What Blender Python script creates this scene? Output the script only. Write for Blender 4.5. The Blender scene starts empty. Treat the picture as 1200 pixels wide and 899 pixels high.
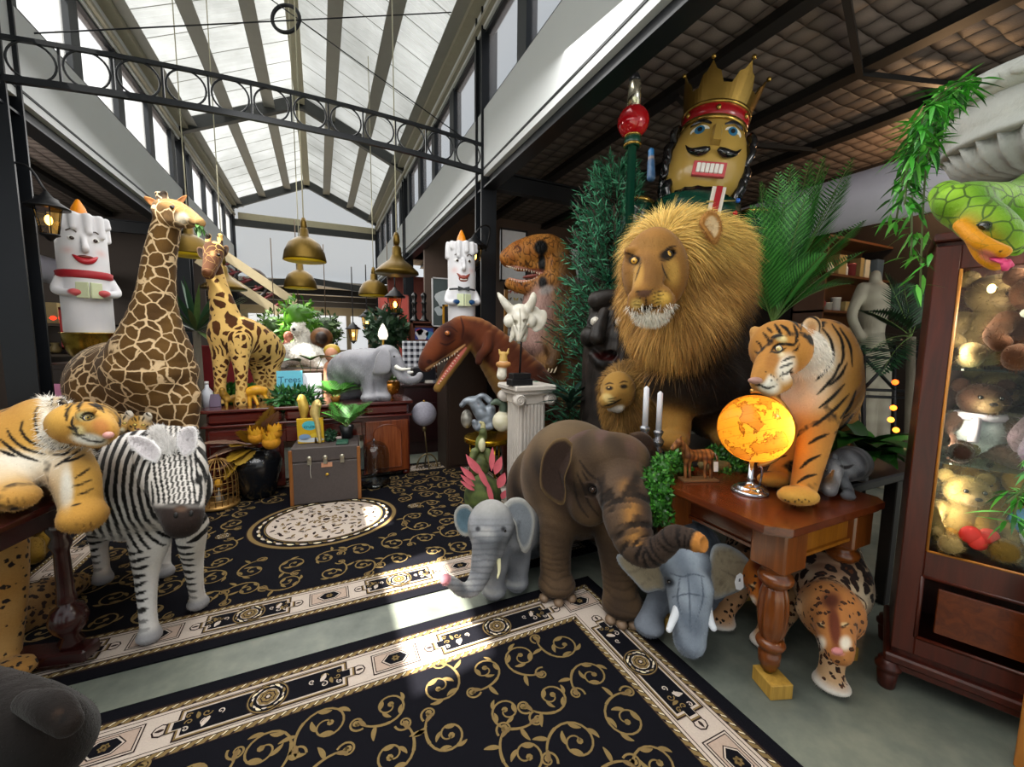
import bpy, math, random
import numpy as np
from mathutils import Vector, Matrix
random.seed(7); RNG = np.random.default_rng(11)
SC = bpy.context.scene
COL = SC.collection
PI = math.pi
FPX = 480.0; CW, CH = 1200, 899
_y, _p, _r = [math.radians(a) for a in (25.1, -6.0, 0.6)]
FW = np.array([math.sin(_y)*math.cos(_p), math.cos(_y)*math.cos(_p), math.sin(_p)])
RT = np.array([math.cos(_y), -math.sin(_y), 0.0]); UP = np.cross(RT, FW)
RT, UP = RT*math.cos(_r)+UP*math.sin(_r), -RT*math.sin(_r)+UP*math.cos(_r)
CAM = np.array([0, 0, 1.5])
def ray(x, y): return FW*FPX + RT*(x-600) - UP*(y-449.5)
DD = [0.0]
def at(x, y, d): return CAM + ray(x, y)/FPX*(d+DD[0])
def on_z(x, y, z=0.0): r = ray(x, y); return CAM + r*(z-CAM[2])/r[2]
def on_y(x, y, Y): r = ray(x, y); return CAM + r*Y/r[1]
def on_x(x, y, X): r = ray(x, y); return CAM + r*X/r[0]
cam = bpy.data.cameras.new('camera'); cam.sensor_width = 36; cam.lens = 36*FPX/CW
cam.clip_start = 0.05; cam.clip_end = 300
cam_o = bpy.data.objects.new('camera', cam); COL.objects.link(cam_o); SC.camera = cam_o
M = Matrix.Identity(4)
for i in range(3):
 M[i][0], M[i][1], M[i][2], M[i][3] = RT[i], UP[i], -FW[i], CAM[i]
cam_o.matrix_world = M
def srgb(c):
 if isinstance(c, str):
  c = [int(c[i:i+2], 16)/255 for i in (0, 2, 4)]
 return tuple((v/12.92 if v <= .04045 else ((v+.055)/1.055)**2.4) for v in c)
class NT:
 def __init__(s, name):
  s.m = bpy.data.materials.new(name); s.m.use_nodes = True
  s.t = s.m.node_tree; s.n = s.t.nodes; s.l = s.t.links
  s.b = s.n['Principled BSDF']; s.out = s.n['Material Output']
 def new(s, typ, **kw):
  n = s.n.new(typ)
  for k, v in kw.items():
   if hasattr(n, k) and k not in n.inputs: setattr(n, k, v)
   else: s.set(n, k, v)
  return n
 def set(s, n, k, v):
  i = n.inputs[k]
  if isinstance(v, bpy.types.NodeSocket): s.l.new(v, i)
  else: i.default_value = v
 def math(s, op, a, b=0.0, c=None, clamp=False):
  n = s.n.new('ShaderNodeMath'); n.operation = op; n.use_clamp = clamp
  s.set(n, 0, a); s.set(n, 1, b)
  if c is not None: s.set(n, 2, c)
  return n.outputs[0]
 def mix(s, f, a, b, mode='MIX'):
  n = s.n.new('ShaderNodeMix'); n.data_type = 'RGBA'; n.blend_type = mode
  s.set(n, 0, f)
  for i, v in ((6, a), (7, b)):
   if not isinstance(v, bpy.types.NodeSocket) and len(v) == 3: v = (*v, 1)
   s.set(n, i, v)
  return n.outputs[2]
 def noise(s, vec, scale, detail=3, rough=.5, dist=0):
  n = s.n.new('ShaderNodeTexNoise')
  if vec is not None: s.l.new(vec, n.inputs['Vector'])
  n.inputs['Scale'].default_value = scale; n.inputs['Detail'].default_value = detail
  n.inputs['Roughness'].default_value = rough; n.inputs['Distortion'].default_value = dist
  return n.outputs[0]
 def attr(s, name):
  n = s.n.new('ShaderNodeAttribute'); n.attribute_name = name; return n
 def obj(s): return s.n.new('ShaderNodeTexCoord').outputs['Object']
 def ramp(s, f, stops, interp='LINEAR'):
  n = s.n.new('ShaderNodeValToRGB'); n.color_ramp.interpolation = interp
  e = n.color_ramp.elements
  while len(e) < len(stops): e.new(.5)
  for i, (p, c) in enumerate(stops):
   e[i].position = p; e[i].color = (*c, 1) if len(c) == 3 else c
  s.l.new(f, n.inputs[0]); return n.outputs[0]
 def bump(s, h, strength=.3, dist=.01):
  n = s.n.new('ShaderNodeBump'); n.inputs['Strength'].default_value = strength
  n.inputs['Distance'].default_value = dist; s.l.new(h, n.inputs['Height'])
  s.l.new(n.outputs[0], s.b.inputs['Normal'])
 def mapping(s, vec, scale=(1, 1, 1), rot=(0, 0, 0)):
  n = s.n.new('ShaderNodeMapping'); s.l.new(vec, n.inputs[0])
  n.inputs['Scale'].default_value = scale; n.inputs['Rotation'].default_value = rot
  return n.outputs[0]
 def base(s, c):
  if isinstance(c, bpy.types.NodeSocket): s.l.new(c, s.b.inputs['Base Color'])
  else: s.b.inputs['Base Color'].default_value = (*c[:3], 1)
 def p(s, rough=.6, metal=0, spec=.5, **kw):
  s.b.inputs['Roughness'].default_value = rough; s.b.inputs['Metallic'].default_value = metal
  s.b.inputs['Specular IOR Level'].default_value = spec
  for k, v in kw.items(): s.b.inputs[k.replace('_', ' ')].default_value = v
  return s.m
MATS = {}
def flat(col, rough=.6, metal=0, var=.12, scale=14, bump=0, spec=.5, **kw):
 """plain material with a little procedural mottling"""
 key = (str(col), rough, metal, var, scale, bump, spec, str(kw))
 if key in MATS: return MATS[key]
 n = NT('material'); c = srgb(col)
 v = n.obj()
 f = n.noise(v, scale, 4, .6)
 n.base(n.mix(f, tuple(x*(1-var) for x in c), tuple(min(1, x*(1+var)) for x in c)))
 if bump: n.bump(n.noise(v, scale*4, 4, .6), bump)
 MATS[key] = n.p(rough, metal, spec, **kw); return MATS[key]
def emit(col, strength):
 key = ('emit', str(col), strength)
 if key in MATS: return MATS[key]
 n = NT('glow'); c = srgb(col); n.base(c)
 n.b.inputs['Emission Color'].default_value = (*c, 1); n.b.inputs['Emission Strength'].default_value = strength
 MATS[key] = n.m; return n.m
def wood(col, col2, scale=3.0, rough=.35, axis=0, bump=.05, coat=.3):
 key = ('wood', str(col), str(col2), scale, rough, axis)
 if key in MATS: return MATS[key]
 n = NT('wood'); v = n.obj()
 sc = [14, 14, 14]; sc[axis] = 1.2
 v2 = n.mapping(v, tuple(a*scale/3 for a in sc))
 f = n.noise(v2, 2.2, 6, .62, .9)
 f = n.math('MULTIPLY_ADD', f, 1.7, -.35, True)
 n.base(n.mix(f, srgb(col), srgb(col2))); n.bump(f, bump, .004)
 MATS[key] = n.p(rough, 0, .5, Coat_Weight=coat, Coat_Roughness=.15); return MATS[key]
def glass(col='ffffff', rough=.02, alpha=.12):
 key = ('glass', col, rough, alpha)
 if key in MATS: return MATS[key]
 n = NT('glass')
 tr = n.new('ShaderNodeBsdfTransparent'); tr.inputs[0].default_value = (*srgb(col), 1)
 gl = n.new('ShaderNodeBsdfGlossy'); gl.inputs['Roughness'].default_value = rough
 fr = n.new('ShaderNodeFresnel'); fr.inputs[0].default_value = 1.45
 f = n.math('MULTIPLY_ADD', fr.outputs[0], .14, alpha*.12, True)
 mx = n.new('ShaderNodeMixShader'); n.l.new(f, mx.inputs[0]); n.l.new(tr.outputs[0], mx.inputs[1]); n.l.new(gl.outputs[0], mx.inputs[2])
 n.l.new(mx.outputs[0], n.out.inputs[0]); MATS[key] = n.m; return n.m
WLOC = {}
def norm(v): v = np.asarray(v, float); l = np.linalg.norm(v); return v/l if l > 1e-12 else v
def frame(d, hint=(0, 0, 1)):
 d = norm(d); h = np.asarray(hint, float)
 if abs(d@norm(h)) > .97: h = np.array([0, 1., 0]) if abs(d[1]) < .9 else np.array([1., 0, 0])
 a = norm(np.cross(h, d)); return a, np.cross(d, a), d
def rot(axis, ang):
 return np.array(Matrix.Rotation(ang, 3, Vector(axis)))
def euler(rx=0, ry=0, rz=0):
 return rot((0, 0, 1), rz)@rot((0, 1, 0), ry)@rot((1, 0, 0), rx)
def catmull(P, n):
 P = np.asarray(P, float)
 if len(P) < 3:
  t = np.linspace(0, 1, n)[:, None]; return P[0]*(1-t)+P[-1]*t
 Q = np.vstack([2*P[0]-P[1], P, 2*P[-1]-P[-2]]); out = []
 for s in np.linspace(0, len(P)-1, n):
  i = min(int(s), len(P)-2); t = s-i; a, b, c, d = Q[i:i+4]
  out.append(.5*((2*b)+(-a+c)*t+(2*a-5*b+4*c-d)*t*t+(-a+3*b-3*c+d)*t**3))
 return np.array(out)
class MB:
 def __init__(s): s.v = []; s.f = []; s.mi = []; s.sm = []; s.n = 0; s.attrs = {}
 def add(s, V, Fs, mi=0, sm=False):
  V = np.asarray(V, float).reshape(-1, 3); s.v.append(V)
  o = s.n
  for f in Fs: s.f.append([i+o for i in f])
  k = len(Fs); s.mi += [mi]*k; s.sm += [sm]*k; s.n += len(V); return s
 def box(s, c, size, R=None, mi=0, bev=0.0):
  hx, hy, hz = [a/2 for a in size]; b = min(bev, hx*.45, hy*.45, hz*.45)
  if b <= 0:
   V = np.array([(x, y, z) for x in (-hx, hx) for y in (-hy, hy) for z in (-hz, hz)])
   Fs = [(0, 1, 3, 2), (4, 6, 7, 5), (0, 4, 5, 1), (2, 3, 7, 6), (0, 2, 6, 4), (1, 5, 7, 3)]
  else:
   V = []; idx = {}
   H = (hx, hy, hz)
   for sx in (-1, 1):
    for sy in (-1, 1):
     for sz in (-1, 1):
      for a in range(3):
       p = [sx*(hx-b), sy*(hy-b), sz*(hz-b)]; p[a] = (sx, sy, sz)[a]*H[a]
       idx[(sx, sy, sz, a)] = len(V); V.append(p)
   V = np.array(V); Fs = []
   for a in range(3):
    u, w = (a+1) % 3, (a+2) % 3
    for sg in (-1, 1):
     q = []
     for (p, r) in ((-1, -1), (1, -1), (1, 1), (-1, 1)):
      k = [0, 0, 0]; k[a] = sg; k[u] = p; k[w] = r; q.append(idx[(*k, a)])
     Fs.append(q if sg > 0 else q[::-1])
    for p in (-1, 1):
     for r in (-1, 1):
      k0 = [0, 0, 0]; k0[u] = p; k0[w] = r; k1 = list(k0); k0[a] = -1; k1[a] = 1
      q = [idx[(*k0, u)], idx[(*k1, u)], idx[(*k1, w)], idx[(*k0, w)]]
      Fs.append(q)
   for sx in (-1, 1):
    for sy in (-1, 1):
     for sz in (-1, 1): Fs.append([idx[(sx, sy, sz, a)] for a in range(3)])
   F2 = []
   for f in Fs:
    P = V[f]; nn = np.cross(P[1]-P[0], P[2]-P[0])
    F2.append(f if nn@P.mean(0) > 0 else f[::-1])
   Fs = F2
  if R is not None: V = V@np.asarray(R).T
  return s.add(V+np.asarray(c, float), Fs, mi)
 def bar(s, p0, p1, w, h, mi=0, up=(0, 0, 1), bev=0):
  p0, p1 = np.asarray(p0, float), np.asarray(p1, float); a, b, d = frame(p1-p0, up)
  return s.box((p0+p1)/2, (w, h, np.linalg.norm(p1-p0)), np.stack([a, b, d], 1), mi, bev)
 def tube(s, P, r, n=8, mi=0, sm=True, cap=True, hint=(0, 0, 1), flat=1.0):
  P = np.asarray(P, float); m = len(P); r = np.broadcast_to(np.asarray(r, float), (m,))
  T = np.gradient(P, axis=0); a, b, _ = frame(T[0], hint); V = []
  for i in range(m):
   t = norm(T[i]); a = norm(a-t*(a@t)); b = np.cross(t, a)
   for k in range(n):
    th = 2*PI*k/n; V.append(P[i]+r[i]*(a*math.cos(th)+b*math.sin(th)*flat))
  Fs = [(i*n+k, i*n+(k+1) % n, (i+1)*n+(k+1) % n, (i+1)*n+k) for i in range(m-1) for k in range(n)]
  if cap: Fs += [list(range(n))[::-1], [(m-1)*n+k for k in range(n)]]
  return s.add(V, Fs, mi, sm)
 def cyl(s, p0, p1, r0, r1=None, n=16, mi=0, sm=True): return s.tube([p0, p1], [r0, r0 if r1 is None else r1], n, mi, sm)
 def lathe(s, c, prof, n=24, mi=0, R=None, sm=True, flute=0, fd=0):
  V = []; m = len(prof)
  for r, z in prof:
   for k in range(n):
    th = 2*PI*k/n; rr = r*(1-fd*abs(math.sin(flute*th/2))) if flute else r
    V.append((rr*math.cos(th), rr*math.sin(th), z))
  V = np.array(V)
  if R is not None: V = V@np.asarray(R).T
  Fs = [(i*n+k, i*n+(k+1) % n, (i+1)*n+(k+1) % n, (i+1)*n+k) for i in range(m-1) for k in range(n)]
  if prof[0][0] > 1e-5: Fs.append(list(range(n))[::-1])
  if prof[-1][0] > 1e-5: Fs.append([(m-1)*n+k for k in range(n)])
  return s.add(V+np.asarray(c, float), Fs, mi, sm)
 def ball(s, c, r, R=None, nu=16, nv=10, mi=0):
  r = np.broadcast_to(np.asarray(r, float), (3,)); V = [(0, 0, -1)]
  for j in range(1, nv):
   ph = -PI/2+PI*j/nv
   for k in range(nu): V.append((math.cos(ph)*math.cos(2*PI*k/nu), math.cos(ph)*math.sin(2*PI*k/nu), math.sin(ph)))
  V.append((0, 0, 1)); V = np.array(V)*r; L = len(V)-1
  if R is not None: V = V@np.asarray(R).T
  Fs = [(0, 1+(k+1) % nu, 1+k) for k in range(nu)]
  for j in range(nv-2):
   for k in range(nu): Fs.append((1+j*nu+k, 1+j*nu+(k+1) % nu, 1+(j+1)*nu+(k+1) % nu, 1+(j+1)*nu+k))
  Fs += [(L, 1+(nv-2)*nu+k, 1+(nv-2)*nu+(k+1) % nu) for k in range(nu)]
  return s.add(V+np.asarray(c, float), Fs, mi, True)
 def poly(s, P, mi=0): return s.add(P, [list(range(len(P)))], mi)
 def prism(s, P2, o, ax, ay, az, h, mi=0, sm=False):
  """2-D outline (counter-clockwise) in the plane ax, ay extruded by h along az"""
  o, ax, ay, az = [np.asarray(a, float) for a in (o, ax, ay, az)]; n = len(P2)
  V = [o+ax*x+ay*y for x, y in P2]+[o+ax*x+ay*y+az*h for x, y in P2]
  Fs = [list(range(n))[::-1], list(range(n, 2*n))]+[(i, (i+1) % n, n+(i+1) % n, n+i) for i in range(n)]
  return s.add(V, Fs, mi, sm)
 def leaf(s, p, d, L, w, up=(0, 0, 1), bend=0.0, mi=0, seg=4, fold=.15, shape=.45, hang=0.0):
  """a pointed blade from p along d, bent towards -up"""
  p = np.asarray(p, float); a, b, d = frame(d, up); V = []; q = p.copy(); dd = d.copy()
  for i in range(seg+1):
   t = i/seg; ww = w*.5*(max(0, math.sin(PI*min(1, t**(math.log(.5)/math.log(shape))))) if 0 < t < 1 else (.12 if t == 0 else .02))
   V += [q-a*ww+b*fold*ww, q, q+a*ww+b*fold*ww]
   dd = norm(dd-b*bend/seg-np.array([0, 0, hang/seg])); b = np.cross(dd, a); q = q+dd*L/seg
  Fs = []
  for i in range(seg):
   for k in (0, 1): Fs.append((3*i+k, 3*i+k+1, 3*i+4+k, 3*i+3+k))
  return s.add(V, Fs, mi, True)
 def ext(s, o, T=None, off=(0, 0, 0)):
  V = np.vstack(o.v)
  if T is not None: V = V@np.asarray(T).T
  V = V+np.asarray(off, float); n0 = s.n
  s.v.append(V); s.f += [[i+n0 for i in f] for f in o.f]; s.mi += o.mi; s.sm += o.sm; s.n += len(V); return s
 def build(s, name, mats, parent=None, smooth=None, origin=None):
  V = np.vstack(s.v); me = bpy.data.meshes.new(name)
  if parent is not None: o0 = WLOC[parent.name]
  elif origin is not None: o0 = np.asarray(origin, float)
  else: lo, hi = V.min(0), V.max(0); o0 = np.array([(lo[0]+hi[0])/2, (lo[1]+hi[1])/2, lo[2]])
  V = V-o0
  me.vertices.add(len(V)); me.vertices.foreach_set('co', V.astype(np.float32).ravel())
  ls = np.array([len(f) for f in s.f], np.int32); li = np.concatenate([np.asarray(f, np.int32) for f in s.f])
  me.loops.add(len(li)); me.loops.foreach_set('vertex_index', li)
  me.polygons.add(len(ls)); st = np.zeros(len(ls), np.int32); st[1:] = np.cumsum(ls)[:-1]
  me.polygons.foreach_set('loop_start', st)
  me.polygons.foreach_set('material_index', np.asarray(s.mi, np.int32))
  me.polygons.foreach_set('use_smooth', np.asarray(s.sm if smooth is None else [smooth]*len(ls), bool))
  for m in (mats if isinstance(mats, (list, tuple)) else [mats]): me.materials.append(m)
  for k, a in s.attrs.items():
   a = np.asarray(a, np.float32)
   if a.ndim == 2:
    at_ = me.attributes.new(k, 'FLOAT_COLOR', 'POINT'); a4 = np.ones((len(a), 4), np.float32); a4[:, :3] = a
    at_.data.foreach_set('color', a4.ravel())
   else:
    at_ = me.attributes.new(k, 'FLOAT', 'POINT'); at_.data.foreach_set('value', a)
  me.update(calc_edges=True); me.validate()
  o = bpy.data.objects.new(name, me); COL.objects.link(o)
  if parent is not None: o.parent = parent; WLOC[o.name] = o0
  else: o.location = o0; WLOC[o.name] = o0
  return o
def thing(name, loc, label, cat, group=None, kind=None):
 o = bpy.data.objects.new(name, None); COL.objects.link(o); o.empty_display_size = .1
 o.location = loc; WLOC[o.name] = np.asarray(loc, float); tag(o, label, cat, group, kind); return o
def tag(o, label=None, cat=None, group=None, kind=None):
 if label: o['label'] = label
 if cat: o['category'] = cat
 if group: o['group'] = group
 if kind: o['kind'] = kind
 return o
def structure(name, mb, mats, label=None):
 o = mb.build(name, mats); o['kind'] = 'structure'
 if label: o['label'] = label
 return o
def copy_tree(o, parent=None):
 c = o.copy(); COL.objects.link(c)
 if parent is not None: c.parent = parent
 WLOC[c.name] = WLOC.get(o.name, np.zeros(3))
 for ch in [x for x in o.children]: copy_tree(ch, c)
 return c
def seg_d(P, a, b, ra, rb):
 ab = b-a; L2 = max(ab@ab, 1e-12); t = np.clip(((P-a)@ab)/L2, 0, 1)
 return np.linalg.norm(P-a-t[..., None]*ab, axis=-1)-(ra+(rb-ra)*t), t
class Body:
 def __init__(s, vox): s.vox = vox; s.pr = []
 def chain(s, P, R, tag='body', k=.03, u=(0, 1), n=None, flat=None, op='+'):
  P = np.asarray(P, float); R = np.broadcast_to(np.asarray(R, float), (len(P),)).astype(float)
  if len(P) > 2:
   n = n or len(P)*3; Q = catmull(np.column_stack([P, R]), n); P, R = Q[:, :3], np.maximum(Q[:, 3], 1e-3)
  L = np.r_[0, np.cumsum(np.linalg.norm(np.diff(P, axis=0), axis=1))]
  s.pr.append(dict(t='c', P=P, R=R, k=k, tag=tag, U=u[0]+(u[1]-u[0])*L/max(L[-1], 1e-9), op=op, flat=flat)); return s
 def ell(s, c, r, R=None, tag='body', k=.03, u=0.0, op='+'):
  r = np.broadcast_to(np.asarray(r, float), (3,)).astype(float); R = np.eye(3) if R is None else np.asarray(R)
  s.pr.append(dict(t='e', c=np.asarray(c, float), r=r, R=R, k=k, tag=tag, u=u, op=op)); return s
 def box_(s, p):
  if p['t'] == 'c':
   return (p['P']-p['R'][:, None]).min(0), (p['P']+p['R'][:, None]).max(0)
  e = np.sqrt(((p['R']*p['r'])**2).sum(1)); return p['c']-e, p['c']+e
 def dist(s, p, X):
  if p['t'] == 'e':
   q = (X-p['c'])@p['R']; k0 = np.linalg.norm(q/p['r'], axis=-1); k1 = np.linalg.norm(q/p['r']**2, axis=-1)
   return np.where(k1 > 1e-9, k0*(k0-1)/np.maximum(k1, 1e-9), -p['r'].min()), np.full(X.shape[:-1], p['u'])
  P, R, U = p['P'], p['R'], p['U']; best = None
  if p['flat'] is not None:
   ax, fac = norm(p['flat'][0]), p['flat'][1]
   X = X+((X-P.mean(0))@ax)[..., None]*ax*(fac-1); P = P+((P-P.mean(0))@ax)[:, None]*ax*(fac-1)
  for i in range(len(P)-1):
   d, t = seg_d(X, P[i], P[i+1], R[i], R[i+1]); uu = U[i]+(U[i+1]-U[i])*t
   if best is None: best, bu = d, uu
   else: m = d < best; best = np.where(m, d, best); bu = np.where(m, uu, bu)
  return best, bu
 def surface(s, smooth=2):
  h = s.vox; bb = [s.box_(p) for p in s.pr if p['op'] == '+']
  lo = np.min([b[0] for b in bb], 0)-3*h; hi = np.max([b[1] for b in bb], 0)+3*h
  N = np.ceil((hi-lo)/h).astype(int)+1; G = np.full(N, 10.0, np.float32)
  for p in s.pr:
   a, b = s.box_(p); m = p['k']+3*h
   i0 = np.clip(((a-m-lo)/h).astype(int), 0, N-1); i1 = np.clip(np.ceil((b+m-lo)/h).astype(int)+1, 1, N)
   sl = tuple(slice(i0[j], i1[j]) for j in range(3))
   X = np.stack(np.meshgrid(*[lo[j]+h*np.arange(i0[j], i1[j]) for j in range(3)], indexing='ij'), -1)
   d, _ = s.dist(p, X); g = G[sl]; k = max(p['k'], 1e-4)
   if p['op'] == '+':
    e = np.maximum(k-np.abs(g-d), 0)/k; G[sl] = np.minimum(g, d)-e*e*k*.25
   else:
    e = np.maximum(k-np.abs(-g-d), 0)/k; G[sl] = np.maximum(g, -d)+e*e*k*.25
  sg = G < 0
  c = np.zeros(N-1, int)
  for dx in (0, 1):
   for dy in (0, 1):
    for dz in (0, 1): c += sg[dx:N[0]-1+dx, dy:N[1]-1+dy, dz:N[2]-1+dz]
  act = (c > 0) & (c < 8); idx = -np.ones(N-1, int); ijk = np.argwhere(act); idx[act] = np.arange(len(ijk))
  acc = np.zeros((len(ijk), 3)); cnt = np.zeros(len(ijk))
  off = [(x, y, z) for x in (0, 1) for y in (0, 1) for z in (0, 1)]
  for A in off:
   for ax in range(3):
    if A[ax]: continue
    Bv = list(A); Bv[ax] = 1
    ga = G[tuple((ijk+A).T)]; gb = G[tuple((ijk+Bv).T)]; m = (ga < 0) != (gb < 0)
    t = np.where(m, ga/np.where(m, ga-gb, 1), 0); pt = ijk+np.array(A, float); pt[:, ax] += t
    acc[m] += pt[m]; cnt[m] += 1
  V = lo+h*acc/cnt[:, None]; Fs = []
  for ax in range(3):
   u, w = (ax+1) % 3, (ax+2) % 3
   s0 = [slice(None)]*3; s1 = [slice(None)]*3; s0[ax] = slice(0, -1); s1[ax] = slice(1, None)
   a, b = sg[tuple(s0)], sg[tuple(s1)]; e = np.argwhere(a != b)
   ok = (e[:, u] > 0) & (e[:, w] > 0) & (e[:, u] < N[u]-1) & (e[:, w] < N[w]-1); e = e[ok]
   ins = a[tuple(e.T)]; q = []
   for (p, r) in ((0, 0), (1, 0), (1, 1), (0, 1)):
    k = e.copy(); k[:, u] -= p; k[:, w] -= r; q.append(idx[tuple(k.T)])
   q = np.stack(q, 1); q[~ins] = q[~ins][:, ::-1]; Fs.append(q)
  Fq = np.vstack(Fs)
  E_ = np.vstack([Fq[:, [0, 1]], Fq[:, [1, 2]], Fq[:, [2, 3]], Fq[:, [3, 0]]]); E_ = np.unique(np.sort(E_, 1), axis=0)
  deg = np.bincount(E_.ravel(), minlength=len(V)).astype(float)[:, None]
  for i in range(smooth*2):
   S = np.zeros_like(V); np.add.at(S, E_[:, 0], V[E_[:, 1]]); np.add.at(S, E_[:, 1], V[E_[:, 0]])
   V = V+(.5 if i % 2 == 0 else -.45)*(S/deg-V)
  s.V, s.F = V, Fq
  fn = np.cross(V[Fq[:, 2]]-V[Fq[:, 0]], V[Fq[:, 3]]-V[Fq[:, 1]]); s.FN = fn
  Nv = np.zeros_like(V)
  for k in range(4): np.add.at(Nv, Fq[:, k], fn)
  s.N = Nv/np.maximum(np.linalg.norm(Nv, axis=1), 1e-12)[:, None]
  s.W = {}; s.T = {}; tot = 0; su = 0; sc = s.soft if hasattr(s, 'soft') else 3*h
  ds = [(p, *s.dist(p, V)) for p in s.pr if p['op'] == '+']; dm = np.min([d for _, d, _ in ds], 0)
  for p, d, u in ds:
   w = np.exp(-np.clip((d-dm)/sc, 0, 40)); tot = tot+w; su = su+w*u
   s.W[p['tag']] = s.W.get(p['tag'], 0)+w; s.T[p['tag']] = s.T.get(p['tag'], 0)+w*u
  for t in s.W: s.T[t] = s.T[t]/np.maximum(s.W[t], 1e-9); s.W[t] = s.W[t]/tot
  s.u = su/tot; return s
 def w(s, *tags): return sum(s.W.get(t, np.zeros(len(s.V))) for t in tags)
 def to(s, name, mat, parent, col, extra=None, fuzz=None, **kw):
  """col: (n,3) linear colours; fuzz: dict(n, L, w, comb(V,N)->dir, mask)"""
  mb = MB(); mb.add(s.V, s.F.tolist(), 0, True)
  at_ = {'Col': np.asarray(col, float)}; at_['u'] = s.u
  at_.update(extra or {})
  if fuzz: strands(mb, at_, s.V, s.F, s.FN, s.N, fuzz)
  mb.attrs = at_
  return mb.build(name, mat, parent, **kw)
def strands(mb, at_, V, F, FN, N, fz):
 A = np.linalg.norm(FN, axis=1); m = fz.get('mask')
 if m is not None: A = A*np.clip(m[F].mean(1), 0, 1)
 n = int(fz['n'])
 if A.sum() <= 0: return
 f = RNG.choice(len(F), n, p=A/A.sum()); b = RNG.random((n, 4))**2; b /= b.sum(1)[:, None]
 P = (V[F[f]]*b[..., None]).sum(1); Nn = (N[F[f]]*b[..., None]).sum(1); Nn /= np.maximum(np.linalg.norm(Nn, axis=1), 1e-9)[:, None]
 lift = fz.get('lift', .6); cb = fz.get('comb'); D = Nn*lift+RNG.normal(0, fz.get('rand', .25), (n, 3))
 if cb is not None: D = D+(cb(P, Nn) if callable(cb) else np.asarray(cb, float))
 D /= np.linalg.norm(D, axis=1)[:, None]
 L = fz['L']; L = (L[F[f]].mean(1) if isinstance(L, np.ndarray) else L)*RNG.uniform(.6, 1.15, n)
 wd = fz['w']*RNG.uniform(.7, 1.2, n)
 S = np.cross(D, Nn+RNG.normal(0, .5, (n, 3))); S /= np.maximum(np.linalg.norm(S, axis=1), 1e-9)[:, None]
 seg = fz.get('seg', 1); dr = np.asarray(fz.get('droop', (0, 0, 0)), float); pts = [P]; d = D
 for i in range(seg):
  pts.append(pts[-1]+d*(L/seg)[:, None]); d = d+dr/seg+RNG.normal(0, fz.get('wave', 0), (n, 3)); d /= np.linalg.norm(d, axis=1)[:, None]
 VV = []
 for i in range(seg): hw = (wd*(1-.75*i/seg)*.5)[:, None]; VV += [pts[i]-S*hw, pts[i]+S*hw]
 VV.append(pts[seg]); kk = 2*seg+1
 W = np.stack(VV, 1).reshape(-1, 3); o = mb.n
 base = (np.arange(n)*kk+o)[:, None]; fl = []
 for i in range(seg-1): fl.append(base+np.array([2*i, 2*i+1, 2*i+3, 2*i+2]))
 fl.append(base+np.array([2*seg-2, 2*seg-1, 2*seg]))
 mb.v.append(W); mb.n += len(W)
 for q in fl: mb.f += q.tolist(); mb.mi += [0]*len(q); mb.sm += [True]*len(q)
 var = RNG.normal(1, fz.get('var', .12), n)
 tip = np.asarray(fz.get('tip', 1.0), float)
 for k in list(at_):
  a = at_[k]; r = (a[F[f]]*(b[..., None] if a.ndim == 2 else b)).sum(1)
  if k == 'Col':
   if 'recol' in fz: r = fz['recol'](P, r)
   r = r*var[:, None]
   ramp = np.concatenate([np.repeat(np.linspace(0, 1, seg+1)[:-1], 2), [1.0]])
   rr = r[:, None, :]*(1+(tip-1)*ramp[None, :, None]); at_[k] = np.vstack([a, np.clip(rr.reshape(-1, 3), 0, 1)])
  else: at_[k] = np.concatenate([a, np.repeat(r, kk)])
def lerp(a, b, t):
 t = np.clip(np.asarray(t), 0, 1)
 if np.ndim(a) <= 1 and np.ndim(t) == 1: return np.asarray(a, float)*(1-t[:, None])+np.asarray(b, float)*t[:, None]
 return np.asarray(a)*(1-t[:, None])+np.asarray(b)*t[:, None]
def sst(a, b, x): t = np.clip((np.asarray(x)-a)/(b-a), 0, 1); return t*t*(3-2*t)
def vnoise(V, scale, seed=0):
 """cheap smooth pseudo-noise in -1..1"""
 r = np.random.default_rng(seed); o = 0
 for i in range(5):
  k = norm(r.normal(size=3))*scale*(.6+.5*i); o = o+np.sin(V@k+r.uniform(0, 6.28)+1.3*np.sin(V@(norm(r.normal(size=3))*scale*.7)))
 return o/3.2
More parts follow.
